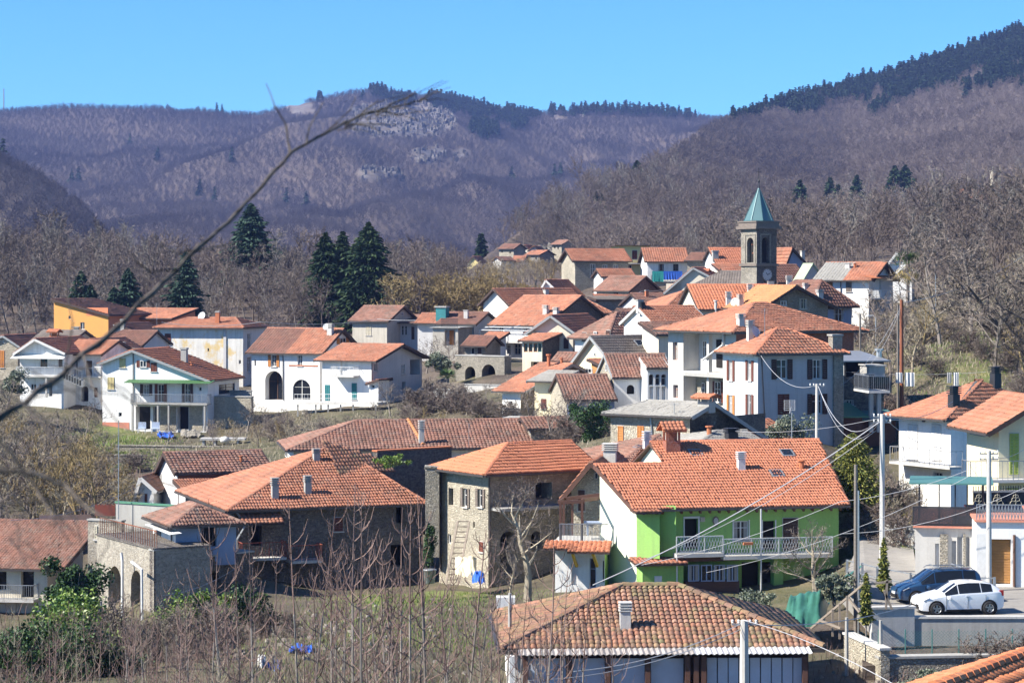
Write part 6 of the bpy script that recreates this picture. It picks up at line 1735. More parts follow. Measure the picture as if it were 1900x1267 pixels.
def tz(X, Y):
    px = CX + F * np.asarray(X, float) / np.asarray(Y, float)
    i = np.clip((px - TPX[0]) / (TPX[1] - TPX[0]), 0, len(TPX) - 1.001); j = np.clip(np.interp(Y, TY, np.arange(len(TY))), 0, len(TY) - 1.001)
    i0, j0 = i.astype(int), j.astype(int); fi, fj = i - i0, j - j0
    return (GZ[j0, i0] * (1 - fi) + GZ[j0, i0 + 1] * fi) * (1 - fj) + (GZ[j0 + 1, i0] * (1 - fi) + GZ[j0 + 1, i0 + 1] * fi) * fj
def tzs(x, y): return float(tz(np.array([x]), np.array([y]))[0])
GPYY = HY - F * GZ / GY
def rock_mask(px, py, Y):
    # the crag below the summit, and a few pale scree patches
    e = ((px - 745) / 105) ** 2 + ((py - 224) / 36) ** 2
    m = np.clip(1.25 - e, 0, 1)
    for (cx, cy, rx, ry) in ((1040, 216, 60, 10), (700, 325, 45, 14), (820, 290, 60, 16), (345, 204, 30, 6), (560, 205, 40, 12), (1180, 190, 16, 10), (1240, 200, 20, 10)):
        m = np.maximum(m, np.clip(1.2 - ((px - cx) / rx) ** 2 - ((py - cy) / ry) ** 2, 0, .45))
    n = fbm(px / 22., py / 14., 41)
    return np.clip(m * 2.2 + n * 1.6 - .35, 0, 1) * (Y > 1500) * (m > 0)
RK = rock_mask(GPX, GPYY, GY)
rug = fbm(GX / 30, GY / 70, 51) * 10 * RK * (GY > 2000)
GZ = GZ + np.where(RK > 0, rug, 0)
grs = np.clip(.55 + 1.3 * fbm(GX / 7, GY / 9, 61), 0, 1) * np.clip((330 - GY) / 80, 0, 1)
grs = np.maximum(grs * .28, np.clip(1.3 - ((GPX - 1790) / 130) ** 2 - ((GPYY - 660) / 80) ** 2, 0, 1) * (GY > 150) * (GY < 280) * np.clip(.4 + 1.5 * fbm(GX / 3, GY / 6, 62), 0, 1))
grs = np.maximum(grs, np.clip(1.2 - ((GPX - 760) / 170) ** 2 - ((GPYY - 1100) / 35) ** 2, 0, 1) * (GY < 145) * np.clip(.8 + 1.4 * fbm(GX / 2, GY / 3, 63), 0, 1))
grs = np.maximum(grs, np.clip(1.2 - ((GPX - 210) / 90) ** 2 - ((GPYY - 820) / 45) ** 2, 0, 1) * (GY < 260) * np.clip(.8 + 1.4 * fbm(GX / 3, GY / 5, 64), 0, 1))
grs = np.maximum(grs, np.clip(1.2 - ((GPX - 1660) / 60) ** 2 - ((GPYY - 960) / 30) ** 2, 0, 1) * (GY < 170))
ni, nj = len(TPX), len(TY)
idx = np.arange(ni * nj).reshape(nj, ni)
fq = np.stack([idx[:-1, :-1], idx[:-1, 1:], idx[1:, 1:], idx[1:, :-1]], -1).reshape(-1, 4)
t = NT('hill_ground')
v = t.gen()
at = lambda nm: (lambda a: (setattr(a, 'attribute_name', nm), a.outputs['Fac'])[1])(t.n('ShaderNodeAttribute'))
n1, n2 = t.noise(v, .35, 6, .7), t.noise(v, 2.5, 5, .7)
lit = t.mix(t.ramp(n1, [(.35, 0.), (.65, 1.)]), (0.065, 0.05, 0.042), (0.135, 0.105, 0.082))
lit = t.mix(t.math('MULTIPLY', t.ramp(n2, [(.5, 0.), (.7, 1.)]), .5), lit, (0.08, 0.065, 0.05))
gcol = t.mix(t.ramp(n2, [(.35, 0.), (.65, 1.)]), (0.085, 0.15, 0.03), (0.22, 0.23, 0.075))
gcol = t.mix(t.math('MULTIPLY', t.ramp(n1, [(.45, 0.), (.65, 1.)]), .6), gcol, (0.30, 0.24, 0.12))
c = t.mix(at('grass'), lit, gcol)
vr = t.n('ShaderNodeTexVoronoi'); t.l(t.mapping(v, (.09, .09, .16)), vr.inputs['Vector']); vr.inputs['Scale'].default_value = 1.0
rc = t.mix(t.ramp(t.noise(t.mapping(v, (.05, .05, .11)), 1., 8, .75), [(.35, 0.), (.62, 1.)]), (0.075, 0.068, 0.066), (0.20, 0.18, 0.165))
rc = t.mix(t.ramp(t.noise(v, .03, 5, .7), [(.5, 0.), (.62, 1.)]), rc, (0.15, 0.115, 0.075))
c = t.mix(at('rock'), c, rc)
t.color(c).bump(t.noise(v, .25, 8, .75), .7, .8)
MT['ground'] = t.mat
V_ = np.stack([GX, GY, GZ], -1).reshape(-1, 3)
me = np_mesh('terrain', V_, [fq], [MT['ground']], smooth=True)
for nm, arr in (('grass', grs), ('rock', RK)):
    a = me.attributes.new(nm, 'FLOAT', 'POINT'); a.data.foreach_set('value', arr.ravel().astype(np.float32))
tag(link(bpy.data.objects.new('terrain', me)), 'hilly ground of the village with wooded mountain slopes behind', None, None, 'structure')

# ================================================================ tree builders
def barkmat(name, ca, cb, sc=1.5):
    t = NT(name); v = t.gen(); oi = t.n('ShaderNodeObjectInfo').outputs['Random']
    n = t.noise(v, sc, 4); f = t.math('ADD', t.math('MULTIPLY', t.ramp(n, [(.3, 0.), (.7, 1.)]), .6), t.math('MULTIPLY', oi, .4))
    f = t.math('MULTIPLY', t.math('SUBTRACT', f, .2), 1.6, True); t.color(t.mix(f, ca, cb)).rough(.95, .1); return t.mat
MT['bark_grey'] = barkmat('grey_bark', (0.165, 0.14, 0.12), (0.31, 0.275, 0.24))
MT['twig_grey'] = barkmat('grey_twigs', (0.125, 0.10, 0.085), (0.245, 0.205, 0.175))
MT['twig_gold'] = barkmat('golden_twigs', (0.20, 0.145, 0.07), (0.33, 0.255, 0.125))
MT['twig_red'] = barkmat('red_brown_twigs', (0.13, 0.085, 0.075), (0.245, 0.17, 0.145), 3)
MT['twig_pale'] = barkmat('pale_twigs', (0.25, 0.21, 0.15), (0.40, 0.35, 0.26))
MT['twig_dark'] = barkmat('dark_twigs', (0.055, 0.045, 0.04), (0.12, 0.10, 0.085))
MT['wood_hill'] = barkmat('hillside_twigs', (0.09, 0.072, 0.064), (0.225, 0.183, 0.16), .012)
MT['wood_pale'] = barkmat('pale_hillside_twigs', (0.15, 0.135, 0.12), (0.26, 0.235, 0.205), .012)
MT['wood_far'] = barkmat('mountain_twigs', (0.056, 0.049, 0.055), (0.135, 0.117, 0.12), .006)
def leafmat(name, cols, spec=.3, rough=.55):
    t = NT(name); r = t.n('ShaderNodeNewGeometry').outputs['Random Per Island']; oi = t.n('ShaderNodeObjectInfo').outputs['Random']
    f = t.math('FRACT', t.math('ADD', r, t.math('MULTIPLY', oi, .3))); k = len(cols)
    t.color(t.ramp(f, [(i / (k - 1), c) for i, c in enumerate(cols)])).rough(rough, spec); return t.mat
MT['lf_spruce'] = leafmat('spruce_needles', [(0.010, 0.026, 0.013), (0.024, 0.05, 0.022), (0.055, 0.085, 0.036)], .2, .8)
MT['lf_cedar'] = leafmat('cedar_needles', [(0.02, 0.045, 0.03), (0.035, 0.07, 0.045), (0.06, 0.10, 0.065)], .2, .8)
MT['lf_pine'] = leafmat('pine_needles', [(0.014, 0.032, 0.018), (0.028, 0.052, 0.026)], .2, .8)
MT['lf_laurel'] = leafmat('laurel_leaves', [(0.014, 0.036, 0.012), (0.028, 0.062, 0.018), (0.05, 0.095, 0.026)], .25, .55)
MT['lf_lime'] = leafmat('yellow_green_leaves', [(0.05, 0.11, 0.015), (0.12, 0.19, 0.03), (0.20, 0.26, 0.05)], .4, .45)
MT['lf_thuja'] = leafmat('thuja_sprays', [(0.05, 0.075, 0.015), (0.13, 0.15, 0.03), (0.27, 0.25, 0.06), (0.07, 0.09, 0.02)], .25, .7)
MT['lf_olive'] = leafmat('olive_leaves', [(0.07, 0.09, 0.055), (0.13, 0.15, 0.10), (0.20, 0.22, 0.16)], .3, .5)
MT['lf_palm'] = leafmat('palm_fronds', [(0.04, 0.08, 0.02), (0.08, 0.13, 0.03)], .4, .45)
MT['lf_palmdry'] = leafmat('dry_fronds', [(0.30, 0.22, 0.08), (0.42, 0.33, 0.13)], .3, .7)

def perp(d):
    a = Vector((random.gauss(0, 1), random.gauss(0, 1), random.gauss(0, 1))); a = a - d * a.dot(d)
    return a.normalized() if a.length > 1e-6 else Vector((1, 0, 0))
def bare(seed, H=10, fork=.3, n1=10, n2=6, n3=5, n4=4, spread=.75, twig=.022, up=.25, r0=.16, stems=1, wob=.12, bw=.3):
    """returns (trunk MB, crown verts, crown tris): a leafless tree; the last two orders are thin triangles"""
    random.seed(seed)
    tr = MB(); tv, tf = [], []
    def rib(a, b, w):
        d = (b - a).normalized(); x = perp(d) * (w / 2); k = len(tv); tv.extend([a - x, a + x, b]); tf.append((k, k + 1, k + 2))
    def path(p, d, L, n, wb, upk):
        pts = [p.copy()]; d = d.copy()
        for i in range(n):
            d = (d + perp(d) * wb * random.random() + Vector((0, 0, upk)) * .5 / n).normalized(); p = p + d * (L / n); pts.append(p.copy())
        return pts, d
    for st in range(stems):
        lean = Vector((random.gauss(0, .12 + .18 * (stems > 1)), random.gauss(0, .12 + .18 * (stems > 1)), 1)).normalized()
        hh = H * random.uniform(.85, 1.0) * .8
        T, _ = path(Vector((random.gauss(0, .15 * (stems > 1)), random.gauss(0, .15 * (stems > 1)), -.4)), lean, hh, 6, wob, .1)
        rs = [r0 * (1 - .13 * i) * (.6 if stems > 1 else 1) for i in range(7)]
        tr.tube(T, [max(q, .013 if H < 7 else q) for q in rs], 5, cap=False)
        for i in range(n1):
            f = fork + (1 - fork) * (i + random.random()) / n1
            k = min(int(f * 6), 5); p = T[k].lerp(T[k + 1], f * 6 - k)
            an = 2.4 * i + random.random(); dd = Vector((math.cos(an), math.sin(an), 0)); d = (dd * spread * (1.15 - .55 * f) + Vector((0, 0, .55 + .3 * f))).normalized()
            L1 = H * random.uniform(.28, .46) * (1.15 - .55 * f)
            B1, d1 = path(p, d, L1, 4, bw, up)
            r1 = max(.02, r0 * .42 * (1.1 - .6 * f)); tr.tube(B1, [r1, r1 * .8, r1 * .6, r1 * .42, r1 * .2], 4, cap=False)
            for j in range(n2):
                g = .25 + .75 * (j + random.random()) / n2; k = min(int(g * 4), 3); q = B1[k].lerp(B1[k + 1], g * 4 - k); dl = (B1[k + 1] - B1[k]).normalized()
                d2 = (dl * .7 + perp(dl) * .75 + Vector((0, 0, up * .6))).normalized(); L2 = L1 * random.uniform(.3, .55)
                B2, d3 = path(q, d2, L2, 2, .3, up); rib(B2[0], B2[1] + (B2[1] - B2[0]) * .35, twig * 2.2); rib(B2[1], B2[2], twig * 1.7)
                for m in range(n3):
                    e = random.random(); kk = 0 if e < .5 else 1; s_ = B2[kk].lerp(B2[kk + 1], e * 2 - kk); d4 = ((B2[kk + 1] - B2[kk]).normalized() * .7 + perp(d3) * .7 + Vector((0, 0, up * .5))).normalized(); e3 = s_ + d4 * L2 * random.uniform(.35, .7)
                    rib(s_, e3, twig * 1.3)
                    for w in range(n4):
                        s4 = s_.lerp(e3, random.uniform(.2, 1)); rib(s4, s4 + (d4 * .6 + perp(d4) * .7 + Vector((0, 0, .12))).normalized() * L2 * random.uniform(.18, .36), twig)
    return tr, tv, tf
def tri_mesh(name, tv, tf, mat):
    return np_mesh(name, np.array([tuple(v) for v in tv]), [np.array(tf)], [mat])
def joined(name, tr, tv, tf, mats):
    nv = len(tr.v); V = np.array([tuple(v) for v in tr.v] + [tuple(v) for v in tv])
    q = np.array([f for f in tr.f if len(f) == 4]); tfa = np.array(tf) + nv
    return np_mesh(name, V, [q, tfa], mats, np.r_[np.zeros(len(q)), np.ones(len(tfa)) * (len(mats) - 1)])

def cards(name, centers, size, mat, dirs=None, asp=1.8, droop=0.0):
    """leaf sprays: one folded quad each"""
    n = len(centers); c = np.asarray(centers); rg = RNG
    a = rg.normal(0, 1, (n, 3)) if dirs is None else np.asarray(dirs) + rg.normal(0, .25, (n, 3)); a[:, 2] -= droop
    a /= np.linalg.norm(a, axis=1)[:, None] + 1e-9
    b = rg.normal(0, 1, (n, 3)); b -= a * (a * b).sum(1)[:, None]; b /= np.linalg.norm(b, axis=1)[:, None] + 1e-9
    s = np.asarray(size) * np.ones(n) * rg.uniform(.7, 1.3, n)
    a = a * (s * asp / 2)[:, None]; b = b * (s / 2)[:, None]
    V = np.stack([c - a, c + b - a * .1, c + a, c - b - a * .1], 1).reshape(-1, 3)
    return np_mesh(name, V, [np.arange(4 * n).reshape(-1, 4)], [mat])

def conifer_mesh(seed, H, Rb, mat, levels=22, per=9, cpb=6, size=.45, top=.04, droop=.25, base=.06, shape=1.0, irregular=.25, asp=2.4):
    rg = np.random.default_rng(seed); C, Dr, S = [], [], []
    for i in range(levels):
        f = base + (1 - base) * i / (levels - 1); r = Rb * max(top, (1 - f) ** shape) * rg.uniform(1 - irregular, 1 + irregular)
        for k in range(per):
            an = rg.uniform(0, 2 * np.pi); rr = r * rg.uniform(.65, 1.1); d = np.array([np.cos(an), np.sin(an), 0])
            for q in range(cpb):
                g = (q + rg.uniform(.2, 1)) / cpb; p = d * rr * g; z = f * H - droop * rr * g + rg.normal(0, .02 * H / levels * 4) + (.12 * rr * g * g)
                side = np.array([-d[1], d[0], 0]) * rg.normal(0, .14 * rr)
                C.append(p + side + [0, 0, z]); Dr.append(d + [0, 0, -.35]); S.append(size * (1.15 - .5 * f))
    return cards('needles', C, np.array(S), mat, Dr, asp)
def conifer(name, label, px, pyb, Y, H, Rb, mat='lf_spruce', seed=1, group=None, **kw):
    p = P(px, pyb, Y); o = empty(name, p); tag(o, label, 'tree', group)
    tr = MB(); tr.tube([(0, 0, -1), (0, 0, H * .5), (0, 0, H * .97)], [H * .018, H * .011, .02], 6); tr.build('trunk', MT['bark_grey'], o)
    c = bpy.data.objects.new('crown', conifer_mesh(seed, H, Rb, MT[mat], **kw)); link(c, o); return o
def bush(name, label, px, pyb, Y, rx, rz, mat, n=1500, size=.16, ry=None, seed=0, lumps=16, stems=True, cat='bush', group=None, zoff=0):
    rg = np.random.default_rng(seed + 5); p = P(px, pyb, Y); o = empty(name, p); tag(o, label, cat, group); ry = ry or rx; n = int(n * 2.2); size = size * .68
    C = []
    for k in range(lumps):
        c = np.array([rg.normal(0, rx * .48), rg.normal(0, ry * .48), rz * rg.uniform(.15, 1.5)]); r = rg.uniform(.22, .5)
        d = rg.normal(0, 1, (n // lumps, 3)); d /= np.linalg.norm(d, axis=1)[:, None]; rr = rg.uniform(.05, 1.25, n // lumps) ** .6
        C.append(c + d * rr[:, None] * np.array([rx, ry, rz]) * r)
    C = np.concatenate(C); C[:, 2] = np.maximum(C[:, 2], .02)
    f = bpy.data.objects.new('foliage', cards('foliage', C, size, MT[mat])); link(f, o)
    if stems:
        random.seed(seed); mb = MB()
        for k in range(6):
            an = random.random() * 6.3; mb.tube([(0, 0, -.5), (math.cos(an) * rx * .2, math.sin(an) * ry * .2, rz * .6), (math.cos(an) * rx * .45, math.sin(an) * ry * .45, rz * 1.3)], [.05, .035, .012], 4, cap=False)
        mb.build('stem', MT['bark_grey'], o)
    return o

# ================================================================ woods on the slopes (one mass each)
def scatter(name, label, pts, scl, protos, seed=0):
    rg = np.random.default_rng(seed); n = len(pts)
    me = bpy.data.meshes.new(name); me.vertices.add(n); me.vertices.foreach_set('co', np.asarray(pts, np.float32).ravel())
    for nm, ty, arr in (('scl', 'FLOAT', scl), ('rot', 'FLOAT', rg.uniform(0, 6.283, n)), ('idx', 'INT', rg.integers(0, len(protos), n))):
        a = me.attributes.new(nm, ty, 'POINT'); a.data.foreach_set('value', np.asarray(arr, np.float32 if ty == 'FLOAT' else np.int32))
    o = link(bpy.data.objects.new(name, me)); tag(o, label, None, None, 'stuff')
    pc = bpy.data.collections.new(name + '_kinds')
    for i, m in enumerate(protos): pc.objects.link(bpy.data.objects.new('%s_tree_%02d' % (name, i), m))
    ng = bpy.data.node_groups.new(name, 'GeometryNodeTree')
    ng.interface.new_socket('Geometry', in_out='INPUT', socket_type='NodeSocketGeometry'); ng.interface.new_socket('Geometry', in_out='OUTPUT', socket_type='NodeSocketGeometry')
    N = ng.nodes.new; gi, go, ip, ci = N('NodeGroupInput'), N('NodeGroupOutput'), N('GeometryNodeInstanceOnPoints'), N('GeometryNodeCollectionInfo')
    ci.inputs['Collection'].default_value = pc; ci.inputs['Separate Children'].default_value = True; ci.inputs['Reset Children'].default_value = True
    def named(nm, ty):
        x = N('GeometryNodeInputNamedAttribute'); x.data_type = ty; x.inputs['Name'].default_value = nm; return x.outputs['Attribute']
    cb = N('ShaderNodeCombineXYZ'); L = ng.links.new
    L(gi.outputs[0], ip.inputs['Points']); L(ci.outputs[0], ip.inputs['Instance']); ip.inputs['Pick Instance'].default_value = True
    L(named('idx', 'INT'), ip.inputs['Instance Index']); L(named('rot', 'FLOAT'), cb.inputs[2]); L(cb.outputs[0], ip.inputs['Rotation']); L(named('scl', 'FLOAT'), ip.inputs['Scale']); L(ip.outputs[0], go.inputs[0])
    md = o.modifiers.new('scatter', 'NODES'); md.node_group = ng
    return o
def jitgrid(Y0, Y1, px0, px1, sp, seed):
    rg = np.random.default_rng(seed); X0, X1 = (px0 - CX) * Y1 / F, (px1 - CX) * Y1 / F
    if px0 > CX: X0 = (px0 - CX) * Y0 / F
    if px1 < CX: X1 = (px1 - CX) * Y0 / F
    gx_, gy_ = np.meshgrid(np.arange(X0, X1, sp), np.arange(Y0, Y1, sp)); x = gx_.ravel() + rg.uniform(-sp * .5, sp * .5, gx_.size); y = gy_.ravel() + rg.uniform(-sp * .5, sp * .5, gx_.size)
    px = CX + F * x / y; ok = (px > px0) & (px < px1); x, y, px = x[ok], y[ok], px[ok]; z = tz(x, y); return x, y, z, px, HY - F * z / y
hill_protos = []
for i in range(6):
    tr, tv, tf = bare(100 + i, 9.5, .22, 9, 6, 5, 3, .7, .06, .35, .13); hill_protos.append(joined('hill_tree', tr, tv, tf, [MT['wood_pale' if i == 5 else 'wood_hill']]))
mid_protos = []
for i in range(5):
    tr, tv, tf = bare(230 + i, 9, .15, 9, 6, 4, 1, .85, .11, .3, .14); mid_protos.append(joined('mid_tree', tr, tv, tf, [MT['wood_hill']]))
far_protos = []
for i in range(5):
    tr, tv, tf = bare(200 + i, 8.5, .12, 9, 6, 4, 1, .95, .11, .3, .14); far_protos.append(joined('far_tree', tr, tv, tf, [MT['wood_far']]))
MT['lf_larch'] = barkmat('larch_twigs', (0.24, 0.16, 0.11), (0.36, 0.26, 0.19), .02)
con_protos = [conifer_mesh(300 + i, 8.5 + 1.3 * i, 2.6 + .5 * (i % 3), MT['lf_larch' if i == 5 else 'lf_pine'], 9, 7, 3, 1.7, .25, .1, .1, .55, .4) for i in range(6)]
rg = np.random.default_rng(5)
# right-hand hill
A_ = [jitgrid(430, 1150, 840, 2250, 6.6, 1), jitgrid(350, 960, -330, 845, 6.2, 7), jitgrid(372, 432, 845, 1640, 6.0, 8), jitgrid(275, 432, 1700, 2250, 6.0, 9)]
x, y, z, px, py = [np.concatenate(q) for q in zip(*A_)]
hole = np.zeros(len(x), bool)
for (a, b, Y0, Y1) in ((848, 1068, 300, 668), (1735, 1862, 590, 665), (560, 745, 355, 392), (735, 900, 350, 392), (1040, 1400, 340, 392)): hole |= (px > a) & (px < b) & (y > Y0) & (y < Y1)
ok = ~hole & (z < np.inf); s = rg.uniform(.5, 1.3, len(x)) * (1 + .5 * fbm(x / 40, y / 60, 71))
scatter('hillside_wood', 'leafless brown wood covering the near slope at right', np.stack([x, y, z - .2], 1)[ok], s[ok], hill_protos, 1)
x, y, z, px, py = jitgrid(1150, 2360, 1180, 2250, 7.2, 2)
skyB = np.interp(px, [1250, 1310, 1400, 1500, 1600, 1700, 1800, 1900, 2250], [262, 216, 194, 166, 140, 112, 74, 40, -60])
band_ = np.interp(px, [1300, 1400, 1500, 1650, 1800, 1900, 2200], [20, 28, 44, 60, 90, 110, 130]) * (1 + .8 * fbm(px / 60, y / 120, 73))
con = (py - skyB < band_) & (px > 1290) & (fbm(px / 45, y / 90, 74) > -.34)
s = rg.uniform(.65, 1.05, len(x))
scatter('upper_slope_wood', 'leafless wood on the upper part of the ridge at right', np.stack([x, y, z - .2], 1)[~con], s[~con], mid_protos, 2)
scatter('ridge_pine_forest', 'dark pine forest along the crest of ridge at right', np.stack([x, y, z - .3], 1)[con], s[con], con_protos[:5], 3)
# the far mountain
x, y, z, px, py = jitgrid(950, 3340, -330, 1560, 6.6, 4)
rk = rock_mask(px, py, y); pA = np.interp(px, a_px, a_py)
con = ((px > 590) & (px < 985) & (py - pA < np.interp(px, [590, 690, 800, 900, 985], [6, 18, 42, 60, 18])) & (fbm(px / 26, py / 12, 81) > .12 - .1 * (px > 820)) & (rk < .85)) | ((px > 940) & (px < 1290) & (py - pA < 8) & (fbm(px / 9, y / 60, 82) > -.1))
keep = (rk < .4) & ~con & (rg.random(len(x)) > .03)
hid = (px > 1450) & (y > 2400)
s = rg.uniform(.65, 1.05, len(x)) * (1 + .4 * fbm(x / 80, y / 120, 83))
scatter('mountain_wood', 'grey purple leafless wood covering the far mountain', np.stack([x, y, z - .2], 1)[keep & ~hid], s[keep & ~hid], far_protos, 5)
scatter('summit_pines', 'dark pines scattered round the rocky summit and skyline', np.stack([x, y, z - .3], 1)[con & ~hid], (rg.uniform(.7, 1.3, len(x)))[con & ~hid], con_protos[:5], 6)
# crags of the summit and the outcrop above the hamlet
MT['crag'] = stone('crag_rock', (0.22, 0.20, 0.175), (0.10, 0.092, 0.085), (0.085, 0.08, 0.072), .35, .6)
def crag(seed):
    r = np.random.default_rng(seed); mb = MB(); k = 7
    for b in range(3):
        ox, oy, hh = r.normal(0, 1.6), r.normal(0, .6), r.uniform(2, 5); an = np.sort(r.uniform(0, 6.28, k)); lo = [(ox + 2.0 * math.cos(a) * r.uniform(.8, 1.2), oy + 1.6 * math.sin(a), -2) for a in an]; hi = [(x * .8 + r.normal(0, .2), y * .7 + .5, hh + r.normal(0, .7)) for x, y, z in lo]
        mb.add(lo + hi, [(i, (i + 1) % k, k + (i + 1) % k, k + i) for i in range(k)] + [tuple(range(k, 2 * k))])
    return mb.mesh('crag', MT['crag'])
cr = [crag(i) for i in range(5)]
x, y, z, px, py = jitgrid(2000, 3300, 600, 900, 8.5, 21); rk = rock_mask(px, py, y); ok = (rk > .45) & (rg.random(len(x)) < .75)
scatter('summit_crags', 'pale grey crags below the mountain summit', np.stack([x, y, z], 1)[ok], rg.uniform(.35, 1.1, ok.sum()), cr, 8)
ok = (rk > .3) & (rg.random(len(x)) < .22); scatter('crag_shrubs', 'sparse leafless shrubs among the summit crags', np.stack([x + 4, y - 3, z], 1)[ok], rg.uniform(.4, .8, ok.sum()), far_protos, 9)
n = 70; px = np.interp(rg.random(n), [0, 1], [1000, 1060]) + rg.normal(0, 4, n); yy = 640 + (px - 1000) * .5 + rg.normal(0, 8, n); x = (px - CX) * yy / F
scatter('hamlet_outcrop', 'pale rock outcrop above the distant hamlet', np.stack([x, yy, tz(x, yy)], 1), rg.uniform(.35, .8, n), cr, 10)
# ================================================================ single trees
ORD = ['first', 'second', 'third', 'fourth', 'fifth', 'sixth', 'seventh', 'eighth', 'ninth', 'tenth', 'eleventh', 'twelfth', 'thirteenth', 'fourteenth', 'fifteenth', 'sixteenth', 'seventeenth', 'eighteenth', 'nineteenth', 'twentieth']
ORD += ['twenty-' + o for o in ORD[:9]] + ['thirtieth'] + ['thirty-' + o for o in ORD[:9]] + ['fortieth'] + ['forty-' + o for o in ORD[:9]] + ['fiftieth'] + ['fifty-' + o for o in ORD[:9]] + ['sixtieth'] + ['sixty-' + o for o in ORD[:9]] + ['seventieth'] + ['seventy-' + o for o in ORD[:9]] + ['eightieth'] + ['eighty-' + o for o in ORD[:9]]
def gp(px, Y):
    x = (px - CX) * Y / F
    return Vector((x, Y, tzs(x, Y)))
KINDS = {}
def kind(key, n, mats, **kw):
    out = []
    for i in range(n):
        tr, tv, tf = bare(1000 + 37 * len(KINDS) + i, **kw)
        out.append((tr.mesh('trunk', MT[mats[0]]), tri_mesh('crown', tv, tf, MT[mats[1]])))
    KINDS[key] = (out, kw.get('H', 10))
kind('grey', 6, ('bark_grey', 'twig_grey'), H=11, fork=.25, n1=11, n2=6, n3=5, n4=4, twig=.05, r0=.17)
kind('gold', 3, ('bark_grey', 'twig_gold'), H=6, fork=.08, n1=9, n2=6, n3=5, n4=4, twig=.055, r0=.09, stems=3, spread=.6, up=.5)
kind('dark', 2, ('twig_dark', 'twig_dark'), H=11, fork=.22, n1=10, n2=7, n3=5, n4=4, twig=.045, r0=.3, spread=1.3, up=.1, wob=.3)
kind('pale', 4, ('twig_pale', 'twig_pale'), H=7, fork=.15, n1=10, n2=6, n3=5, n4=4, twig=.042, r0=.1, stems=2)
kind('fruit', 4, ('bark_grey', 'twig_grey'), H=5, fork=.3, n1=10, n2=6, n3=4, n4=3, twig=.03, r0=.12, spread=1.0, up=.3)
kind('walnut', 1, ('twig_pale', 'twig_grey'), H=7.5, fork=.35, n1=9, n2=7, n3=6, n4=4, twig=.022, r0=.26, spread=1.1, up=.35, wob=.3)
kind('shrub', 3, ('twig_red', 'twig_grey'), H=3, fork=.02, n1=10, n2=6, n3=5, n4=3, twig=.028, r0=.035, stems=5, spread=.9, up=.2)
def tree(key, px, pytop, Y, name, label, group, seed, Hm=None, wide=1.0):
    v, H0 = KINDS[key]; p = gp(px, Y); H = Hm or max(2.0, (HY - pytop) * Y / F - p.z)
    rr = random.Random(seed); o = empty(name, p, rr.random() * 6.28); k = H / H0; o.scale = (k * wide * rr.uniform(.9, 1.1), k * wide * rr.uniform(.9, 1.1), k)
    tag(o, label, 'tree' if key != 'shrub' else 'shrub', group)
    a, b = v[rr.randrange(len(v))]
    for nm, m in (('trunk', a), ('crown', b)): link(bpy.data.objects.new(nm, m), o)
    return o
rr = random.Random(3)
xs = [-30 + 15.5 * i + rr.uniform(-6, 6) for i in range(40)]
for i, px in enumerate(xs):
    Yt = rr.uniform(352, 410); top = np.interp(px, [0, 60, 140, 300, 420, 560], [445, 455, 500, 500, 470, 480]) + rr.uniform(-12, 30)
    tree('grey', px, top, Yt, 'bare_tree', 'bare grey tree in the row behind the left houses, %s from the left' % ORD[i], 'bare trees behind the left houses', i, wide=.85)
for i, (px, top, Y) in enumerate(((590, 500, 385), (625, 520, 380), (705, 500, 380), (735, 470, 420), (765, 455, 430), (795, 460, 430), (825, 445, 440), (850, 470, 430), (745, 530, 375), (780, 540, 372))):
    tree('grey', px, top, Y, 'bare_tree', 'bare grey tree between dark spruces and hamlet, %s from the left' % ORD[i], 'bare trees beside the spruces', 50 + i)
for i, px in enumerate((742, 754, 766, 778, 790, 802, 814, 826, 838, 850, 862, 874, 886, 898, 910, 922, 936, 950, 964, 980, 1000, 1020)):
    tree('gold', px, 500 + (i % 3) * 9 + (px > 940) * 10, 352 + 11 * (i % 4), 'golden_willow', 'golden brown willow bush under the hamlet, %s from the left' % ORD[i], 'golden willow bushes', 80 + i, wide=1.2)
conifer('cedar_tree', 'tall dark cedar rising above left houses', 466, 560, 425, 17, 7.4, 'lf_cedar', 1, levels=36, per=22, cpb=17, size=.4, asp=3, droop=.12, shape=.6, irregular=.3, base=.1)
conifer('spruce_tree', 'left one of the three dark spruces', 604, 600, 372, 13.8, 4.6, 'lf_spruce', 2, 'dark spruces', levels=40, per=24, cpb=16, size=.34, asp=3.2, droop=.6, shape=.5, irregular=.35)
conifer('spruce_tree', 'slim middle one of the three dark spruces', 636, 600, 378, 14.2, 4.4, 'lf_spruce', 3, 'dark spruces', levels=40, per=24, cpb=16, size=.34, asp=3.2, droop=.6, shape=.5, irregular=.35)
conifer('spruce_tree', 'right and largest of the three dark spruces', 684, 600, 368, 15.2, 6.6, 'lf_spruce', 4, 'dark spruces', levels=42, per=28, cpb=18, size=.34, asp=3.2, droop=.6, shape=.5, irregular=.35)
for i, (px, top, Y, w, lab) in enumerate(((345, 470, 347, 2.6, 'dark fir behind the stained house'), (150, 505, 344, 1.8, 'small dark fir behind the orange house roof'), (168, 530, 343, 1.6, 'short bushy evergreen beside the small dark fir'), (238, 500, 344, 1.9, 'slim dark fir between orange and stained house'), (212, 535, 343, 1.5, 'low dark evergreen left of the slim fir'))):
    p = gp(px, Y); conifer('fir_tree', lab, px, HY - F * p.z / Y, Y, (HY - top) * Y / F - p.z, w * 1.8, 'lf_cedar', 20 + i, levels=30, per=16, cpb=11, size=.36, droop=.3, shape=.6, base=.25)
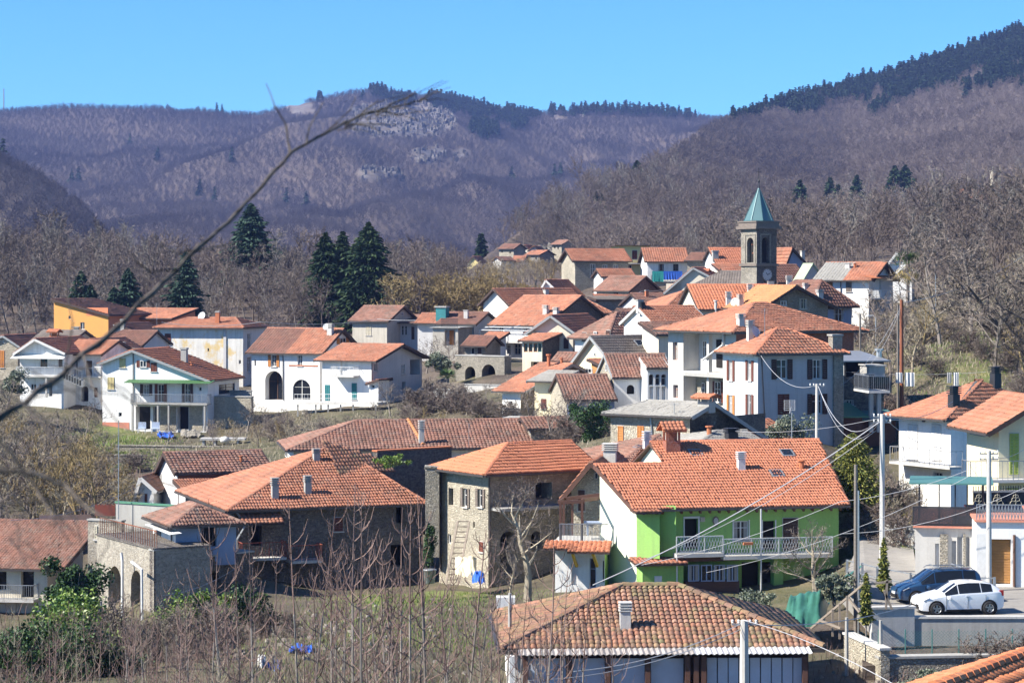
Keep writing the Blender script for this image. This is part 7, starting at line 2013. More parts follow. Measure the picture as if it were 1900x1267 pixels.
for i, (px, top, Y, w, lab) in enumerate(((1484, 312, 930, 3.0, 'dark spruce on the slope right of the church spire'), (1166, 294, 1000, 2.2, 'dark spruce on the shoulder above the hamlet'), (1182, 300, 990, 2.0, 'shorter spruce on the shoulder above the hamlet'), (1660, 306, 1000, 3.0, 'left of two dark spruces on the slope at right'), (1680, 301, 1000, 3.8, 'right and taller of two dark spruces on the slope'), (1555, 345, 940, 2.6, 'ivy dark conifer left of the two slope spruces'), (1590, 312, 960, 2.4, 'slim conifer between slope spruces and church spire'), (1540, 320, 965, 2.2, 'narrow conifer near the spruce by the spire'), (893, 405, 700, 1.8, 'small conifer above the hamlet at its left'), (1110, 385, 800, 2, 'ivy clad tree on the dark shoulder above village'))):
    p = gp(px, Y); h_ = max(8, (HY - top) * Y / F - p.z); conifer('slope_conifer', lab, px, HY - F * p.z / Y, Y, min(h_, 17), w * 2.0, 'lf_spruce', 40 + i, levels=22, per=12, cpb=8, size=1.1, droop=.35, shape=.55)
for i, (px, py, Y) in enumerate(((133, 262, 2500), (146, 262, 2520), (241, 212, 2900), (293, 238, 2700), (371, 280, 2300), (398, 284, 2250), (430, 255, 2500), (457, 316, 1950), (1040, 252, 2450), (1029, 250, 2460), (568, 286, 2150), (532, 282, 2200), (412, 205, 3280), (402, 206, 3290), (6, 270, 1500), (950, 250, 2500))):
    p = gp(px, Y); conifer('mountain_fir', 'lone dark fir on the far mountain, %s listed from the left group' % ORD[i], px, HY - F * p.z / Y, Y, 15, 4.6, 'lf_pine', 60 + i, 'lone firs on the mountain', levels=9, per=6, cpb=3, size=1.8, droop=.2, shape=.8)
# right-hand slope
for i, (px, top, Y) in enumerate(((1640, 560, 262), (1665, 575, 255), (1700, 540, 270), (1715, 470, 300), (1730, 590, 250), (1748, 520, 285), (1770, 440, 310), (1790, 560, 262), (1812, 500, 290), (1835, 450, 305), (1858, 520, 275), (1880, 460, 300), (1902, 540, 260), (1690, 600, 248), (1760, 610, 240), (1830, 600, 240), (1890, 620, 235), (1925, 480, 280), (1705, 450, 330), (1800, 430, 335), (1900, 420, 335), (1745, 400, 225), (1800, 420, 216), (1845, 470, 205))):
    tree('pale' if i % 3 and i < 21 else 'grey', px, top, Y, 'slope_tree', 'bare twiggy tree on the grassy slope at right, %s of its row' % ORD[i], 'bare trees on the right slope', 120 + i, wide=1.25)
tree('dark', 1872, 385, 212, 'oak_tree', 'large dark spreading oak at the right edge', None, 3, wide=1.1)
tree('dark', 1915, 450, 200, 'oak_tree', 'dark crooked oak cut by the right photo edge', None, 4)
for i, (px, Y, h_) in enumerate(((1655, 225, 2.5), (1700, 212, 2.2), (1740, 205, 2), (1790, 215, 2.6), (1830, 210, 2.4), (1870, 205, 2.2), (1900, 198, 2.5), (1720, 228, 3), (1765, 232, 3), (1850, 230, 3), (1890, 222, 3), (1660, 195, 2), (1630, 236, 3), (1600, 245, 3), (1625, 248, 3.5))):
    tree('shrub', px, 0, Y, 'slope_shrub', 'bare brushy shrub on the grassy slope at right, %s of its row' % ORD[i], 'shrubs on the right slope', 160 + i, Hm=h_, wide=1.3)
# gardens
for i, (px, top, Y) in enumerate(((20, 760, 215), (62, 740, 225), (105, 750, 215), (150, 735, 228), (180, 790, 205), (40, 830, 190), (90, 830, 185), (135, 850, 182), (10, 870, 175), (200, 830, 196), (235, 850, 205), (165, 880, 176), (-10, 800, 200))):
    tree('grey' if i % 2 else 'fruit', px, top, Y, 'orchard_tree', 'bare orchard tree on the terraced slope at left, %s of the orchard' % ORD[i], 'bare trees on the left slope', 200 + i, wide=1.2)
for i, (px, top, Y) in enumerate(((458, 732, 247), (488, 745, 243), (520, 770, 238), (566, 750, 242), (590, 765, 238), (640, 775, 236), (725, 695, 244), (755, 715, 242), (700, 740, 238), (860, 720, 243), (900, 740, 240), (935, 725, 238), (835, 620, 280), (790, 615, 282), (870, 625, 276), (1030, 725, 196), (1055, 700, 200), (1080, 720, 194), (985, 700, 215), (310, 775, 238), (395, 780, 236))):
    tree('fruit', px, top, Y, 'fruit_tree', 'bare fruit tree among the middle gardens, %s counted from the left houses' % ORD[i], 'fruit trees in the gardens', 240 + i, wide=1.15)
for i, (px, Y, h_) in enumerate(((780, 238, 3.2), (810, 240, 3.6), (840, 236, 3), (870, 233, 2.6), (900, 230, 2.5), (760, 232, 2.4), (530, 232, 2.5), (600, 228, 2.2), (660, 228, 2), (945, 226, 2.6), (250, 205, 2.2), (150, 190, 2.4), (90, 200, 2.6), (1020, 196, 2.4), (1060, 190, 2.6), (1100, 188, 2.5), (980, 205, 2.2), (1640, 138, 2.2), (1660, 142, 2.6), (1675, 134, 2.2), (1600, 140, 2), (1500, 146, 1.8))):
    tree('shrub', px, 0, Y, 'garden_shrub', 'bare brushy garden shrub between the houses, %s of its kind' % ORD[i], 'bare garden shrubs', 280 + i, Hm=h_, wide=1.6)
tree('walnut', 978, 868, 132, 'walnut_tree', 'big pale walnut tree before the stone hip roof house', None, 1)
tree('walnut', 948, 985, 131, 'walnut_tree', 'second smaller trunk beside the big walnut tree', None, 5, wide=.8)
tree('walnut', 1512, 948, 122, 'fig_tree', 'pale spreading fig tree before the green house balcony', None, 2, wide=1.1)
tree('shrub', 1878, 0, 101, 'round_shrub', 'round leafless shrub below the parked cars at right', None, 9, Hm=2.6, wide=1.5)
bush('olive_tree', 'grey green olive tree below the brown shutter house', 1466, 845, 154, 1.5, 1.5, 'lf_olive', 2200, .13, seed=1, cat='tree')
o = conifer('thuja_tree', 'yellow green thuja beside the green house', 1583, 965, 141, 5.0, 2.0, 'lf_thuja', 9, levels=40, per=32, cpb=14, size=.085, droop=-.55, shape=.62, base=.02, irregular=.12)
for i, (px, pb, Y, h_, lab) in enumerate(((1640, 1105, 114, 2.7, 'slim cypress by the concrete pole'), (1607, 1165, 106, 2.4, 'slim cypress before the green tarpaulin'))):
    conifer('cypress_tree', lab, px, pb, Y, h_, .32, 'lf_thuja', 12 + i, levels=30, per=16, cpb=5, size=.08, droop=-.6, shape=.5)
bush('laurel_bush', 'large glossy dark laurel bush beside arched wall', 138, 1130, 124, 1.7, 1.5, 'lf_laurel', 3000, .17, seed=2)
bush('green_bush', 'yellow green leafy bush at lower left', 145, 1235, 100, 1.7, 1.7, 'lf_lime', 3400, .13, seed=3)
bush('low_green_bush', 'broad dark evergreen bush at the lower left corner', 70, 1275, 90, 2.4, 1.3, 'lf_laurel', 3600, .12, seed=4)
bush('corner_bush', 'dark bush above the low green bush at left', 215, 1275, 92, 1.4, .9, 'lf_laurel', 1600, .12, seed=14)
bush('ivy_bush', 'bright ivy bush below the white annex', 385, 1165, 122, 1.4, 1.1, 'lf_lime', 1800, .14, seed=5)
bush('dark_ivy_bush', 'dark ivy bush under the red balcony railing', 470, 1160, 124, 1.5, 1.2, 'lf_laurel', 1800, .14, seed=6)
bush('potted_laurel', 'upright laurel in a dark pot by the rubble pier', 797, 1052, 137, .45, 1.4, 'lf_laurel', 900, .12, seed=7, cat='potted plant')
bush('ivy_tree', 'ivy covered tree behind the stone hip roof', 1097, 820, 186, 1.5, 1.7, 'lf_laurel', 2200, .17, seed=8, cat='tree')
bush('roof_creeper', 'green creeper hanging over edge of big patched roof', 722, 868, 155, .9, .5, 'lf_lime', 500, .13, seed=9, stems=False, cat='creeper')
bush('loquat_bush', 'leafy bush with pale tips beside the green tarpaulin', 1548, 1112, 112, .9, .8, 'lf_olive', 1400, .13, seed=10)
bush('tarp_bush', 'leafy shrub leaning over the green tarpaulin', 1410, 1130, 112, .8, .5, 'lf_olive', 900, .1, seed=11)
bush('wall_bush', 'small leafy bush below the lower retaining wall', 1712, 1275, 96, .9, .35, 'lf_olive', 800, .1, seed=12)
bush('grey_bush', 'grey green bush beside the white pergola arcade', 818, 690, 258, 1.5, 1.3, 'lf_olive', 1300, .2, seed=13)
bush('left_olive', 'grey green olive by the stone cottage at left', 14, 730, 250, 1.6, 1.5, 'lf_olive', 1200, .2, seed=15, cat='tree')
def palm(label, px, pyb, Y, H, Lf, n, dry):
    o = empty('palm_tree', P(px, pyb, Y)); tag(o, label, 'palm'); mb = MB(); mb.tube([(0, 0, -.5), (.05, 0, H * .5), (0, 0, H)], [.2, .17, .19], 8); mb.build('trunk', MT['bark_grey'], o); random.seed(px)
    for nm, mat, el0, el1, m in (('fronds', 'lf_palm', 5, 75, n), ('dry_fronds', 'lf_palmdry', -75, -25, dry)):
        fm = MB()
        for i in range(m):
            an, el = random.uniform(0, 6.28), R(random.uniform(el0, el1)); d = Vector((math.cos(an) * math.cos(el), math.sin(an) * math.cos(el), math.sin(el))); s_ = d.cross(Vector((0, 0, 1))).normalized(); c = Vector((0, 0, H)) + d * Lf * .45
            fm.bar((0, 0, H), c, .03)
            for k in range(11):
                a2 = R(-80 + 16 * k); q = d * math.cos(a2) + s_ * math.sin(a2); e = c + q * Lf * .55 + Vector((0, 0, -.12 * Lf)); w = d * math.sin(a2) * -.05 + s_ * math.cos(a2) * .05; fm.add([c - w, c + w, e], [(0, 1, 2)])
        if m: fm.build(nm, MT[mat], o)
palm('fan palm with skirt of dry fronds beside white corner house', 1684, 560, 254, 3.9, 2.2, 30, 30)
palm('small green fan palm before the stone arcade', 830, 722, 252, 1.1, 1.5, 22, 0)

for i, (px, Y, h_) in enumerate(((15, 100, 3), (45, 112, 3.2), (80, 104, 2.8), (120, 110, 3), (165, 100, 2.8), (200, 112, 3.2), (225, 104, 2.6), (260, 110, 2.8), (290, 102, 2.6), (320, 108, 2.8), (350, 100, 2.6), (395, 106, 2.6), (440, 112, 2.6), (490, 114, 2.4), (30, 92, 2.4), (110, 94, 2.2), (185, 92, 2.4), (255, 96, 2.2), (330, 94, 2.2), (540, 112, 2.2))):
    tree('shrub', px, 0, Y, 'thicket_shrub', 'grey twiggy shrub in the thicket at lower left, %s of its row' % ORD[i], 'grey shrubs in the thicket', 330 + i, Hm=h_ * (.55 + .12 * (i * 7 % 6)), wide=.85)
# ================================================================ thicket at the bottom
sap_, sapj = [], []
for i in range(8):
    r_ = random.Random(70 + i); st_, br_ = MB(), MB(); lx, ly = r_.gauss(0, .25), r_.gauss(0, .25)
    ax = lambda f: Vector((lx * f + .05 * math.sin(5 * f + i), ly * f, 6 * f - .3 * (f == 0)))
    st_.tube([ax(f) for f in (0, .2, .4, .6)], [.036, .031, .026, .02], 5, cap=False); br_.tube([ax(f) for f in (.6, .75, .9, 1.0)], [.02, .015, .011, .006], 4, cap=False)
    for k in range(11):
        f = .26 + .66 * k / 10 + r_.uniform(-.02, .02); p = ax(f); L = (1.75 - 1.35 * f) * r_.uniform(.7, 1.15)
        for sg in (0, math.pi):
            if r_.random() < .15: continue
            a = k * 1.57 + sg + r_.gauss(0, .35); d = Vector((math.cos(a), math.sin(a), 0)); arc = [p + d * L * (.62 * math.sin(t * 1.35) / math.sin(1.35)) + Vector((0, 0, L * (t * .3 + .62 * t * t))) for t in (0, .3, .6, 1.0)]
            br_.tube(arc, [.013, .0105, .0085, .005], 3, cap=False)
            for q in range(2 if L > .5 else 0):
                t = r_.uniform(.3, .8); b = arc[1].lerp(arc[2], t); a2 = a + r_.choice((-.9, .9)); d2 = Vector((math.cos(a2), math.sin(a2), 0)); br_.tube([b, b + d2 * L * .16 + Vector((0, 0, L * .16)), b + d2 * L * .2 + Vector((0, 0, L * .36))], [.008, .007, .004], 3, cap=False)
    sj = MB(); sj.add(st_.v, st_.f); sj.add(br_.v, br_.f); sapj.append(sj.mesh('thicket_stem', MT['twig_red' if i % 2 else 'twig_pale']))
    sap_.append((st_.mesh('trunk', MT['bark_grey']), br_.mesh('crown', MT['twig_red'])))
KINDS['sap'] = (sap_, 6)
rr = random.Random(11); sap = [(415, 925, 62), (452, 1000, 66), (505, 1010, 70), (560, 930, 60), (575, 935, 64), (612, 990, 68), (640, 1000, 66), (676, 905, 58), (655, 900, 62), (702, 1005, 70), (735, 940, 64), (762, 925, 60), (796, 915, 62), (825, 1020, 70), (858, 985, 66), (880, 1000, 70), (350, 1060, 64), (310, 1070, 66), (270, 1100, 64), (590, 1050, 72), (630, 1060, 72), (720, 1060, 74), (780, 1050, 70), (935, 1050, 70), (960, 1080, 66), (1010, 1000, 58), (1040, 1050, 62), (1075, 1080, 60), (905, 1100, 60), (520, 1110, 60), (470, 1120, 62), (840, 1100, 58), (380, 1110, 62), (1000, 1120, 64), (1140, 1110, 62), (240, 1130, 62), (180, 1150, 64), (430, 1150, 58), (690, 1120, 60), (560, 1140, 58)] + [(rr.uniform(380, 900), rr.uniform(930, 1110), rr.uniform(58, 78)) for _ in range(14)] + [(rr.uniform(150, 1060), rr.uniform(1080, 1190), rr.uniform(52, 70)) for _ in range(24)]
for i, (px, top, Y) in enumerate(sorted(sap)):
    tree('sap', px, top, Y, 'young_sapling', 'thin reddish sapling in the thicket at bottom, %s from the left' % ORD[i], 'saplings in the foreground thicket', 400 + i, wide=rr.uniform(.85, 1.15))
rq = np.random.default_rng(88); n = 260; px = np.r_[rq.uniform(-60, 1000, 190), rq.uniform(-60, 420, 70)]; Y = np.r_[rq.uniform(58, 92, 190), rq.uniform(90, 125, 70)]; x = (px - CX) * Y / F
scatter('twig_thicket', 'tangle of fine bare suckers under the foreground saplings', np.stack([x, Y, tz(x, Y) - .6], 1), rq.uniform(.28, .62, n), sapj, 41)
# brambles and dry stalks, too many to count
rg = np.random.default_rng(9); tv, tf = [], []
def stalks(n, pxr, Yr, hr, w, bend, fil=None):
    px, Y = rg.uniform(*pxr, n), rg.uniform(*Yr, n); x = (px - CX) * Y / F; z = tz(x, Y); hh = rg.uniform(*hr, n); an = rg.uniform(0, 6.28, n)
    for i in range(n):
        a = np.array([x[i], Y[i], z[i] - .05]); d = np.array([np.cos(an[i]), np.sin(an[i]), 0]) * bend * hh[i] * rg.uniform(.2, 1); b = a + d * .45 + [0, 0, hh[i] * .62]; c = b + d * .75 + [0, 0, hh[i] * rg.uniform(-.05, .38)]
        s_ = np.array([-d[1], d[0], 0]); s_ = s_ / (np.linalg.norm(s_) + 1e-9) * w; k = len(tv); tv.extend([a - s_, a + s_, b - s_ * .8, b + s_ * .8, c]); tf.extend([(k, k + 1, k + 3), (k, k + 3, k + 2), (k + 2, k + 3, k + 4)])
stalks(1100, (-60, 1000), (66, 92), (.4, 1.5), .007, .7); stalks(1800, (150, 950), (92, 132), (.2, 1.0), .009, .8); stalks(1500, (-60, 300), (95, 200), (.6, 2.2), .016, .8); stalks(900, (1430, 1720), (92, 112), (.3, 1.0), .010, .8)
tag(link(bpy.data.objects.new('bramble_thicket', tri_mesh('bramble_thicket', tv, tf, MT['twig_red']))), 'tangle of dry brambles and stalks filling the foreground garden', None, None, 'stuff')
tv, tf = [], []
stalks(7000, (1640, 1960), (180, 262), (.2, .8), .02, 1.3); stalks(5000, (-100, 560), (178, 262), (.2, .7), .02, 1.3); stalks(3500, (560, 1140), (178, 255), (.2, .8), .02, 1.3)
tag(link(bpy.data.objects.new('slope_undergrowth', tri_mesh('slope_undergrowth', tv, tf, MT['twig_pale']))), 'dry grass stalks and undergrowth on the village slopes', None, None, 'stuff')
tv, tf = [], []
def scrub(name, label, n, pxr, Yr, sr, seed, fil=None):
    r = np.random.default_rng(seed); px, Y = r.uniform(*pxr, n), r.uniform(*Yr, n); x = (px - CX) * Y / F; z = tz(x, Y); s_ = r.uniform(*sr, n); py = HY - F * z / Y - 9.5 * s_ * F / Y
    ok = np.ones(n, bool) if fil is None else fil(px, py, Y); scatter(name, label, np.stack([x, Y, z - .2], 1)[ok], s_[ok], scrub_protos, seed)
scrub_protos = []
for i in range(5):
    a_, b_, c_ = bare(500 + i, 9.5, .28, 9, 5, 4, 3, .95, .06, .3, .24, wob=.3); scrub_protos.append(joined('scrub_tree', a_, b_, c_, [MT[('twig_grey', 'twig_pale', 'twig_grey', 'twig_pale', 'twig_gold')[i]]]))
scrub('left_slope_scrub', 'leafless scrub covering the terraced slope at left', 240, (-80, 250), (172, 246), (.3, .75), 31, lambda px, py, Y: (py > 770 + np.clip(px - 150, 0, 99) * .9) | (px < 25))
scrub('right_slope_scrub', 'leafless scrub covering the steep slope at right', 150, (1610, 2000), (200, 300), (.3, .8), 32, lambda px, py, Y: ~((px < 1720) & (py < 520)) & ~((abs(px - 1790) < 70) & (Y < 232)))
scrub('garden_scrub', 'leafless scrub between the middle gardens', 130, (380, 1130), (222, 246), (.18, .36), 33, lambda px, py, Y: (py > 742) & ~((px > 920) & (px < 1040)))
scrub('hamlet_scrub', 'leafless scrub on the knoll below the distant hamlet', 170, (845, 1075), (415, 578), (.3, .55), 34, lambda px, py, Y: py > 470)
scrub('lane_scrub', 'leafless scrub on the bank below the white villa', 40, (1620, 1705), (134, 162), (.12, .3), 35)
MT['grass'] = leafmat('grass_blades', [(0.07, 0.15, 0.02), (0.12, 0.21, 0.035), (0.20, 0.24, 0.06), (0.28, 0.25, 0.10)], .2, .7)
def blades(n, cx, rx, Y0, Y1, hm, w):
    px, Y = rg.normal(cx, rx, n), rg.uniform(Y0, Y1, n); x = (px - CX) * Y / F; z = tz(x, Y)
    for i in range(n):
        k = len(tv); d = rg.normal(0, hm * .4, 2); an = rg.uniform(0, 6.28); s_ = (w * math.cos(an), w * math.sin(an)); h_ = hm * rg.uniform(.5, 1.4)
        tv.extend([(x[i] - s_[0], Y[i] - s_[1], z[i] - .02), (x[i] + s_[0], Y[i] + s_[1], z[i] - .02), (x[i] + d[0], Y[i] + d[1], z[i] + h_)]); tf.append((k, k + 1, k + 2))
blades(9000, 780, 130, 108, 142, .14, .02); blades(4500, 1790, 70, 185, 240, .25, .03); blades(6000, 220, 60, 205, 250, .25, .03); blades(4000, 1660, 30, 132, 150, .18, .02); blades(2500, 600, 130, 88, 115, .18, .016)
tag(link(bpy.data.objects.new('grass', tri_mesh('grass', tv, tf, MT['grass']))), 'short green grass in the garden and on the slopes', None, None, 'stuff')
# ================================================================ road, retaining walls, car park
MT['asphalt'] = plaster('worn_paving', (0.30, 0.28, 0.25), (0.17, 0.16, 0.145), .7)
ZP = -15.06
def ground_poly(name, label, pts, mat, th=.4, kind_='structure'):
    mb = MB(); mb.prism([Vector(p) for p in pts], (0, 0, -th)); o = mb.build(name, MT[mat]); tag(o, label, None, None, kind_); return o
ground_poly('road', 'worn paved village lane and car park at right', [((1612 - CX) * 107.6 / F, 107.6, ZP), (32, 107.6, ZP), (32, 126, ZP + .1), ((1700 - CX) * 126 / F, 126, ZP + .1), ((1690 - CX) * 140 / F, 140, ZP + .5), ((1600 - CX) * 140 / F, 140, ZP + .5), ((1560 - CX) * 118 / F, 118, ZP)], 'asphalt', .6)
slabwall('retaining_wall', 'concrete retaining wall below the parked cars', 1697, 2000, 1147, 1210, 107.3, 107.3, .3, 'concrete', (), 'concrete_light')
slabwall('white_retaining_wall', 'pale concrete wall end left of the retaining wall', 1618, 1697, 1130, 1212, 106.9, 107.2, .35, 'concrete_light', (), 'concrete_light')
slabwall('lower_retaining_wall', 'long dark stone wall below the lower terrace at bottom right', 1632, 2000, 1222, 1290, 101.5, 102.5, .5, 'stone', (), 'concrete')
slabwall('lower_wall_end', 'pale stepped wall at the corner of lower terrace', 1566, 1634, 1206, 1285, 106, 101.4, .4, 'stone_pale', (), 'concrete_light')
ground_poly('lower_terrace', 'narrow dry grass terrace between the two retaining walls', [((1600 - CX) * 102 / F, 102, -16.25), (32, 103, -16.25), (32, 107.5, -16.2), ((1600 - CX) * 107.5 / F, 107.5, -16.2)], 'ground', .8)
slabwall('lane_wall', 'stone wall along shaded lane behind the thuja', 1555, 1640, 958, 1010, 141, 139, .4, 'stone', (), 'stone')
slabwall('lane_stone_wall', 'grey retaining wall beside the lane below the grass', 1640, 1700, 985, 1030, 136, 133, .4, 'concrete', (), 'concrete')
# wire fence with green net on the lower terrace
wf = empty('wire_fence', P(1640, 1205, 103)); tag(wf, 'green wire mesh fence on the lower terrace', 'fence'); Mi = wf.matrix_basis.inverted()
A, B = Vector(((1630 - CX) * 102.6 / F, 102.6, -16.2)), Vector((27, 103, -16.2))
for i in range(11):
    mb = MB(); q = Mi @ A.lerp(B, i / 10); mb.bar(q, q + Vector((0, 0, 1.4)), .05); mb.build('post', MT['teal_sheet'], wf)
mb = MB(); L = (B - A).length; d = (B - A).normalized(); n = int(L / .14)
for i in range(n):
    p = Mi @ (A + d * (L * i / n))
    for sg in (-1, 1):
        q = p + d * (1.3 * sg)
        mb.bar(p + Vector((0, 0, .03)), q + Vector((0, 0, 1.33)), .007)
tag(mb.build('mesh_net', MT['teal_sheet'], wf), kind='stuff')
# metal guard fence along the lane
gf = empty('guard_rail', P(1700, 1080, 113)); tag(gf, 'galvanised guard rail along the lane behind parked cars', 'rail'); Mi = gf.matrix_basis.inverted()
pts = [(1572, 1060, 121), (1600, 1062, 119.5), (1628, 1068, 118), (1690, 1085, 115.5), (1728, 1093, 114.6), (1845, 1108, 113.8)]
gpts = [Vector(((x - CX) * Y / F, Y, ZP)) for x, y, Y in pts]
for q in gpts:
    mb = MB(); mb.bar(Mi @ q, Mi @ (q + Vector((0, 0, 1.1))), .12, .08); mb.build('post', MT['galv'], gf)
for a, b in zip(gpts, gpts[1:]):
    for zz in (1.05, .55):
        mb = MB(); mb.bar(Mi @ (a + Vector((0, 0, zz))), Mi @ (b + Vector((0, 0, zz))), .05); mb.build('rail_bar', MT['galv'], gf)
# ================================================================ cars
def car(name, label, pos, rz, L, Wd, Ht, prof, paint, wheels, lamp_r, rails=False, rough_=.25):
    """prof: list of (x/L, hood height, roof height or None); built from stations along the length, +x is the nose"""
    t = NT(name + '_paint'); t.color(paint).rough(rough_, .6); t.b.inputs['Coat Weight'].default_value = .6; t.b.inputs['Coat Roughness'].default_value = .05; pm = t.mat
    o = empty(name, pos, rz); tag(o, label, 'car'); hw = Wd / 2
    mb = MB(); st = []
    for (x, zl, zb_, zt, k, kt) in prof: # x, sill, belt, top, belt half width factor, top half width factor
        st.append([(x * L, -hw * k * .97, zl), (x * L, -hw * k, (zl + zb_) * .5), (x * L, -hw * k * .985, zb_), (x * L, -hw * kt, zt), (x * L, 0, zt + .025), (x * L, hw * kt, zt), (x * L, hw * k * .985, zb_), (x * L, hw * k, (zl + zb_) * .5), (x * L, hw * k * .97, zl)])
    v = [p for s_ in st for p in s_]; f = []
    for i in range(len(st) - 1):
        for j in range(8): a = i * 9 + j; f.append((a, a + 1, a + 10, a + 9))
        f.append((i * 9 + 8, i * 9, i * 9 + 9, i * 9 + 17))
    f += [tuple(range(9))[::-1], tuple(range((len(st) - 1) * 9, len(st) * 9))]
    mb.add(v, f); me = mb.mesh('body', pm, True); b = bpy.data.objects.new('body', me); link(b, o)
    bm = b.modifiers.new('bevel', 'BEVEL'); bm.width = .035; bm.segments = 2; bm.limit_method = 'ANGLE'; bm.angle_limit = R(28)
    try: me.set_sharp_from_angle(angle=R(40))
    except Exception: pass
    def strip(nm, mat, quads, par=o, off=.012):
        m2 = MB()
        for q in quads:
            q = [Vector(p) for p in q]; n = (q[1] - q[0]).cross(q[2] - q[0]).normalized(); c = sum(q, Vector()) / len(q)
            if n.dot(c - Vector((c.x * .6, 0, Ht * .5))) < 0: n = -n
            m2.prism([p + n * off for p in q], -n * .03)
        return m2.build(nm, MT[mat], par)
    S = lambda i, j: Vector(st[i][j])
    def side(i0, i1, a0=.12, a1=.9, f0=0, f1=0):
        out = []
        for (lo, hi) in ((2, 3), (6, 5)):
            A, B, C, D = S(i0, lo).lerp(S(i1, lo), f0), S(i0, lo).lerp(S(i1, lo), 1 - f1), S(i0, hi).lerp(S(i1, hi), 1 - f1), S(i0, hi).lerp(S(i1, hi), f0)
            out.append([A.lerp(D, a0), B.lerp(C, a0), B.lerp(C, a1), A.lerp(D, a1)])
        return out
    g = wheels['glass']
    for (i0, i1) in g['sides']: strip('side_window', 'glass', side(i0, i1, .1, .92, 0 if i0 == 6 else .04, 0 if i0 == 5 else .04))
    for (i0, i1, nm) in g['ends']:
        A, B, C, D = S(i0, 3), S(i0, 5), S(i1, 5), S(i1, 3); c = (A + B + C + D) / 4
        strip(nm, 'glass', [[c.lerp(p, .93) for p in (A, B, C, D)]])
    for wx in wheels['x']:
        for sy in (-1, 1):
            y = sy * (hw - .1); r = wheels['r']
            am = MB(); k = 18; am.prism([(wx * L + (r + .07) * math.cos(2 * math.pi * i / k), sy * (hw - .03), r + (r + .07) * math.sin(2 * math.pi * i / k)) for i in range(k)], (0, sy * .036, 0)); am.build('wheel_arch', MT['dark'], o)
            w_ = MB(); prof_ = [(r * .62, -.1), (r * .93, -.1), (r, -.06), (r, .06), (r * .93, .1), (r * .62, .1)]
            vv = []
            for rr_, yy in prof_:
                for i in range(k): vv.append((wx * L + rr_ * math.cos(2 * math.pi * i / k), y + yy * sy + sy * .05, r + rr_ * math.sin(2 * math.pi * i / k)))
            w_.add(vv, [(a * k + i, a * k + (i + 1) % k, a * k + k + (i + 1) % k, a * k + k + i) for a in range(5) for i in range(k)]); wo = w_.build('wheel', MT['tyre'], o, True)
            rm = MB(); yo = y + sy * .13
            for i in range(5):
                an = 2 * math.pi * i / 5 + .3; rm.bar((wx * L, yo, r), (wx * L + r * .6 * math.cos(an), yo, r + r * .6 * math.sin(an)), .075, .02, up=(0, 1, 0))
            rm.tube([(wx * L + r * .62 * math.cos(2 * math.pi * i / k), yo, r + r * .62 * math.sin(2 * math.pi * i / k)) for i in range(k + 1)], .022, 4); rm.build('rim', MT['rim'], wo)
    for sy in (-1, 1):
        x0 = prof[0][0] * L; q = [(L * .485, sy * hw * .58, .62), (L * .455, sy * hw * .90, .66), (L * .385, sy * hw * .955, .80), (L * .43, sy * hw * .70, .76)]
        m2 = MB(); m2.prism([Vector(p) for p in q], (.035, sy * .03, .03)); m2.build('headlight', MT['lamp'], o)
        m2 = MB(); xr = -L * .488; m2.box(xr + .0, xr + .2, sy * hw * .84 - .07, sy * hw * .84 + .07, .84, 1.08); m2.build('taillight', MT['redlamp'], o)
        m2 = MB(); m2.lathe([(.02, 0), (.1, .02), (.12, .1), (.06, .17)], 8, (L * .17, sy * (hw + .1), prof[0][2] + .18)); m2.build('mirror', pm, o)
        m2 = MB(); m2.bar((-L * .03, sy * (hw * 1.0), .86), (-L * .07, sy * (hw * 1.0), .86), .03); m2.build('door_handle', pm, o)
    for sy in (-1, 1):
        for xx in (.2, -.055, -.27):
            m2 = MB(); m2.bar((L * xx, sy * hw * 1.004, .3), (L * xx, sy * hw * 1.0, .9), .012, .012); m2.build('door_seam', MT['dark'], o)
        m2 = MB(); m2.bar((L * .2, sy * hw * .985, .24), (-L * .2, sy * hw * .985, .24), .03, .07); m2.build('sill_trim', MT['dark'], o)
    for xx in (.497, -.497):
        m2 = MB(); m2.bar((L * xx, -hw * .7, .36), (L * xx, hw * .7, .36), .03, .05); m2.build('bumper_trim', MT['dark'], o)
    m2 = MB(); m2.box(L * .478, L * .503, -hw * .6, hw * .6, .28, .48); m2.build('grille', MT['dark'], o)
    m2 = MB(); m2.box(L * .49, L * .512, -.26, .26, .46, .56); m2.build('number_plate', MT['sh_white'], o)
    if rails:
        for sy in (-1, 1):
            m2 = MB(); m2.tube([(L * .1, sy * hw * .68, Ht - .02), (L * .07, sy * hw * .68, Ht + .06), (-L * .36, sy * hw * .68, Ht + .06), (-L * .4, sy * hw * .68, Ht - .02)], .025, 5); m2.build('roof_rail', MT['metal_grey'], o)
        for x in (.02, -.25):
            m2 = MB(); m2.bar((L * x, -hw * .8, Ht + .1), (L * x, hw * .8, Ht + .1), .06, .04); m2.build('roof_bar', MT['galv'], o)
    return o
MT['tyre'] = flat('tyre_rubber', (0.02, 0.02, 0.021), .8); MT['rim'] = flat('alloy_rim', (0.30, 0.31, 0.32), .35, .8, .5, .1); MT['lamp'] = flat('lamp_glass', (0.62, 0.64, 0.66), .1, .2, .6, .1); MT['redlamp'] = flat('red_lamp', (0.42, 0.02, 0.02), .2, 0, .5, .1)
